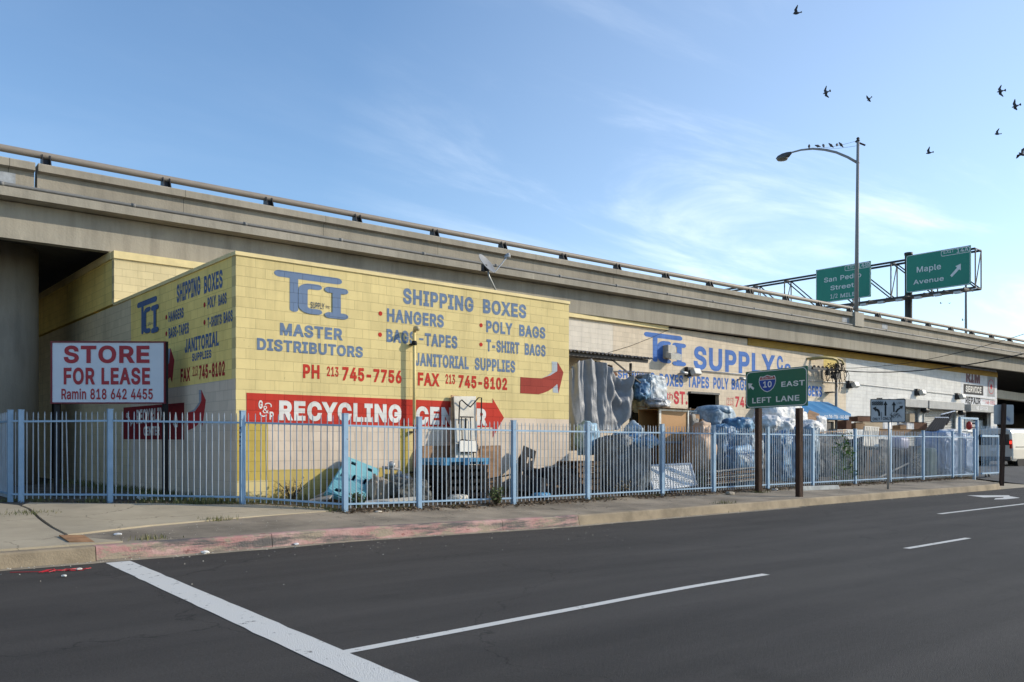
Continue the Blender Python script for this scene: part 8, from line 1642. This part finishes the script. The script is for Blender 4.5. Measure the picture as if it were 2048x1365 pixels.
for cx_, cy_, r_, n_ in ((300, 1051, 0.10, 0), (437, 1042, 0.16, 160), (62, 1030, 0.22, 220), (300, 1080, 0.14, 80), (1450, 1008, 0.2, 120), (1517, 986, 0.2, 160), (665, 1023, 0.15, 140), (20, 1003, 0.3, 260)):
    c = onG(cx_, cy_)
    for i in range(n_):
        x, y = c.x + rnd.gauss(0, r_), c.y + rnd.gauss(0, r_ * 0.5); sp.append((x, y, rnd.uniform(0.02, 0.11)))
gr = blades(sp).build('weedy_grass', M('grass_blade', (0.10, 0.13, 0.035), 0.8, 0.35, 3, coord='World', color2=(0.22, 0.20, 0.08)), None, local=True); tag(gr, 'short weedy grass along the fence foot and the wall foot', 'grass', kind='stuff')
b = MB(); vs = []; fs = []
def leaf(x, y, r, up=0.0):
    k = len(vs); a = rnd.uniform(0, 6.28); d = Vector((math.cos(a), math.sin(a), rnd.gauss(0, 0.35))); s = Vector((-d.y, d.x, rnd.gauss(0, 0.35))); p = Vector((x, y, gh(x, y) + 0.012 + up + r * 0.3))
    vs.extend([p - d * r, p + s * r * 0.55, p + d * r, p - s * r * 0.55]); fs.append([k, k + 1, k + 2, k + 3])
for i in range(9000):
    x = rnd.uniform(8.0, 37); y = FYY + rnd.gauss(-0.04, 0.20); den = noise.noise(Vector((x * 1.1, 1, 4)))
    if den > -0.25: leaf(x, y, rnd.uniform(0.012, 0.05), max(0, rnd.gauss(0.0, 0.025)))
for i in range(1500):
    x = rnd.uniform(7.0, 36); y = rnd.uniform(14.6, 16.2); leaf(x, y, rnd.uniform(0.01, 0.035))
for i in range(900):
    t = rnd.random(); p = A + (B - A) * t; o = rnd.gauss(0.05, 0.15); x, y = p.x + 0.72 * o, p.y + 0.68 * o
    if not (x > BX0 and y > BY): leaf(x, y, rnd.uniform(0.01, 0.035))
lt = b.add(vs, fs).build('leaf_litter', M('dead_leaf', (0.13, 0.075, 0.045), 0.9, 0.5, 9, coord='World', color2=(0.26, 0.19, 0.12)), None, local=True); tag(lt, 'dead brown leaves and twigs drifted along the fence foot', 'leaf litter', kind='stuff')
# pale specks of litter: gravel and paper crumbs on the pavement and in the gutter
b = MB(); vs = []; fs = []
def crumb(x, y, z, r):
    k = len(vs); a = rnd.uniform(0, 6.28); d = Vector((math.cos(a), math.sin(a), 0)) * r; s = Vector((-d.y, d.x, 0)) * rnd.uniform(0.3, 0.9)
    vs.extend([Vector((x, y, z)) - d, Vector((x, y, z)) + s, Vector((x, y, z)) + d, Vector((x, y, z)) - s, Vector((x, y, z + r * 0.8))]); fs.extend([[k, k + 1, k + 4], [k + 1, k + 2, k + 4], [k + 2, k + 3, k + 4], [k + 3, k, k + 4]])
for i in range(900):
    x = rnd.uniform(3, 36); y = rnd.uniform(12.4, 14.5); crumb(x, y, gh(x, y) + 0.004, rnd.uniform(0.004, 0.014))
for i in range(500):
    x = rnd.uniform(-1, 30); y = CURB_Y - abs(rnd.gauss(0.05, 0.12)) - 0.03; crumb(x, y, gz(x) + 0.004, rnd.uniform(0.004, 0.016))
for i in range(120):
    x = rnd.uniform(0, 12); y = CURB_Y - abs(rnd.gauss(0, 1.2)) - 0.1; crumb(x, y, gz(x), rnd.uniform(0.004, 0.014))
gr = b.add(vs, fs).build('gravel_crumbs', M('crumb_pale', (0.42, 0.39, 0.33), 0.9, 0.4, 30, coord='World'), None, local=True); tag(gr, 'pale gravel and paper crumbs scattered on pavement and gutter', 'gravel', kind='stuff')

c = onG(153, 1084); e = 0.0
b = MB(); b.slab(onG(138, 1090) + U3 * 0.045, onG(190, 1089) + U3 * 0.03, onG(168, 1077.5) + U3 * 0.05, onG(118, 1078) + U3 * 0.055, 0.018); tag(b.build('wood_offcut', M('offcut_wood', (0.30, 0.16, 0.075), 0.8, 0.25, 6)), 'small flat brown wooden board lying on the corner pavement', 'board')
c = onZ(915, 1069, 0.01); b = MB(); b.blob(c + U3 * 0.05, (0.24, 0.09, 0.075), seed=101, amp=0.6, wrinkle=0.4, power=0.8, sub=3, flat=c.z); b.blob(c + Vector((0.27, 0.02, 0.03)), (0.10, 0.05, 0.03), seed=103, amp=0.6, wrinkle=0.3, sub=3)
tag(b.build('crushed_bag', M('bag_printed', (0.58, 0.57, 0.55), 0.4, 0.1, 9, color2=(0.16, 0.22, 0.26), lo=0.5, hi=0.56)), 'crushed white printed plastic bag lying in the gutter', 'litter bag')
b = MB(); rr = random.Random(4); base = onZ(112, 1143, 0.07)
for k in range(4):
    pts = []; p = base + Vector((rr.uniform(-0.25, 0.1), rr.uniform(-0.06, 0.06), 0))
    for j in range(9): pts.append(p + U3 * rr.uniform(0.003, 0.03)); p = p + Vector((rr.uniform(-0.02, 0.085), rr.uniform(-0.03, 0.03), 0))
    b.tube(pts, 0.005, 4)
b.tube([onZ(20, 1145, 0.075), onZ(70, 1144, 0.078), onZ(110, 1143, 0.08)], 0.004, 4); tag(b.build('red_ribbon', M('ribbon_red', (0.50, 0.02, 0.03), 0.5)), 'tangled red ribbon on the road beside the kerb', 'ribbon')
for i, (px, py, s, col, lab) in enumerate(((1416, 1026, 0.05, (0.62, 0.52, 0.12), 'small yellow wrapper at the kerb foot'), (236, 1071, 0.045, (0.55, 0.56, 0.58), 'flat pale paper scrap on the asphalt pavement near the corner'), (410, 1107, 0.05, (0.66, 0.64, 0.60), 'white paper scrap in the gutter at the red kerb'), (592, 1090, 0.035, (0.6, 0.6, 0.62), 'small white scrap in the gutter left of the crushed bag'), (158, 1140, 0.03, (0.66, 0.62, 0.56), 'small white scrap on the red ribbon'), (128, 1153, 0.025, (0.6, 0.6, 0.58), 'tiny white scrap on the road below the red ribbon'), (290, 998, 0.12, (0.6, 0.6, 0.6), 'white crumpled paper behind the corner fence'), (757, 1026, 0.06, (0.50, 0.44, 0.36), 'pale stone at the fence foot right of the corner'), (1460, 990, 0.13, (0.28, 0.24, 0.19), 'brown rock at the fence foot below the blue bales'), (1550, 982, 0.09, (0.62, 0.6, 0.57), 'white rock at the fence foot by the left sign post'))):
    road = py > 1020 and not (py < 1080 and px < 300) and px != 757
    c = onZ(px, py, 0.01 + gz(3 if px < 700 else 14)) if road else onG(px, py)
    tag(MB().blob(c + U3 * s * 0.3, (s, s * 0.7, s * 0.4), seed=110 + i, amp=0.5, wrinkle=0.3, sub=2, power=0.8).build('litter_scrap', M('scrap_%d' % i, col, 0.8, 0.15, 10)), lab, 'litter')
p, q = onG(1607, 982), onG(1680, 979); d = (q - p).normalized(); n = Vector((-d.y, d.x, 0)); b = MB()
pts = [p - n * 0.0, p + n * 0.17, p + n * 0.13 + U3 * 0.13, p + n * 0.04 + U3 * 0.13]; b.prism(pts, q - p); o = b.build('wheel_stop', M('stop_concrete', (0.34, 0.35, 0.34), 0.9, 0.2, 5, 0.4, 40), None, bevel=0.01); tag(o, 'grey concrete wheel stop lying on the pavement at the fence', 'wheel stop')
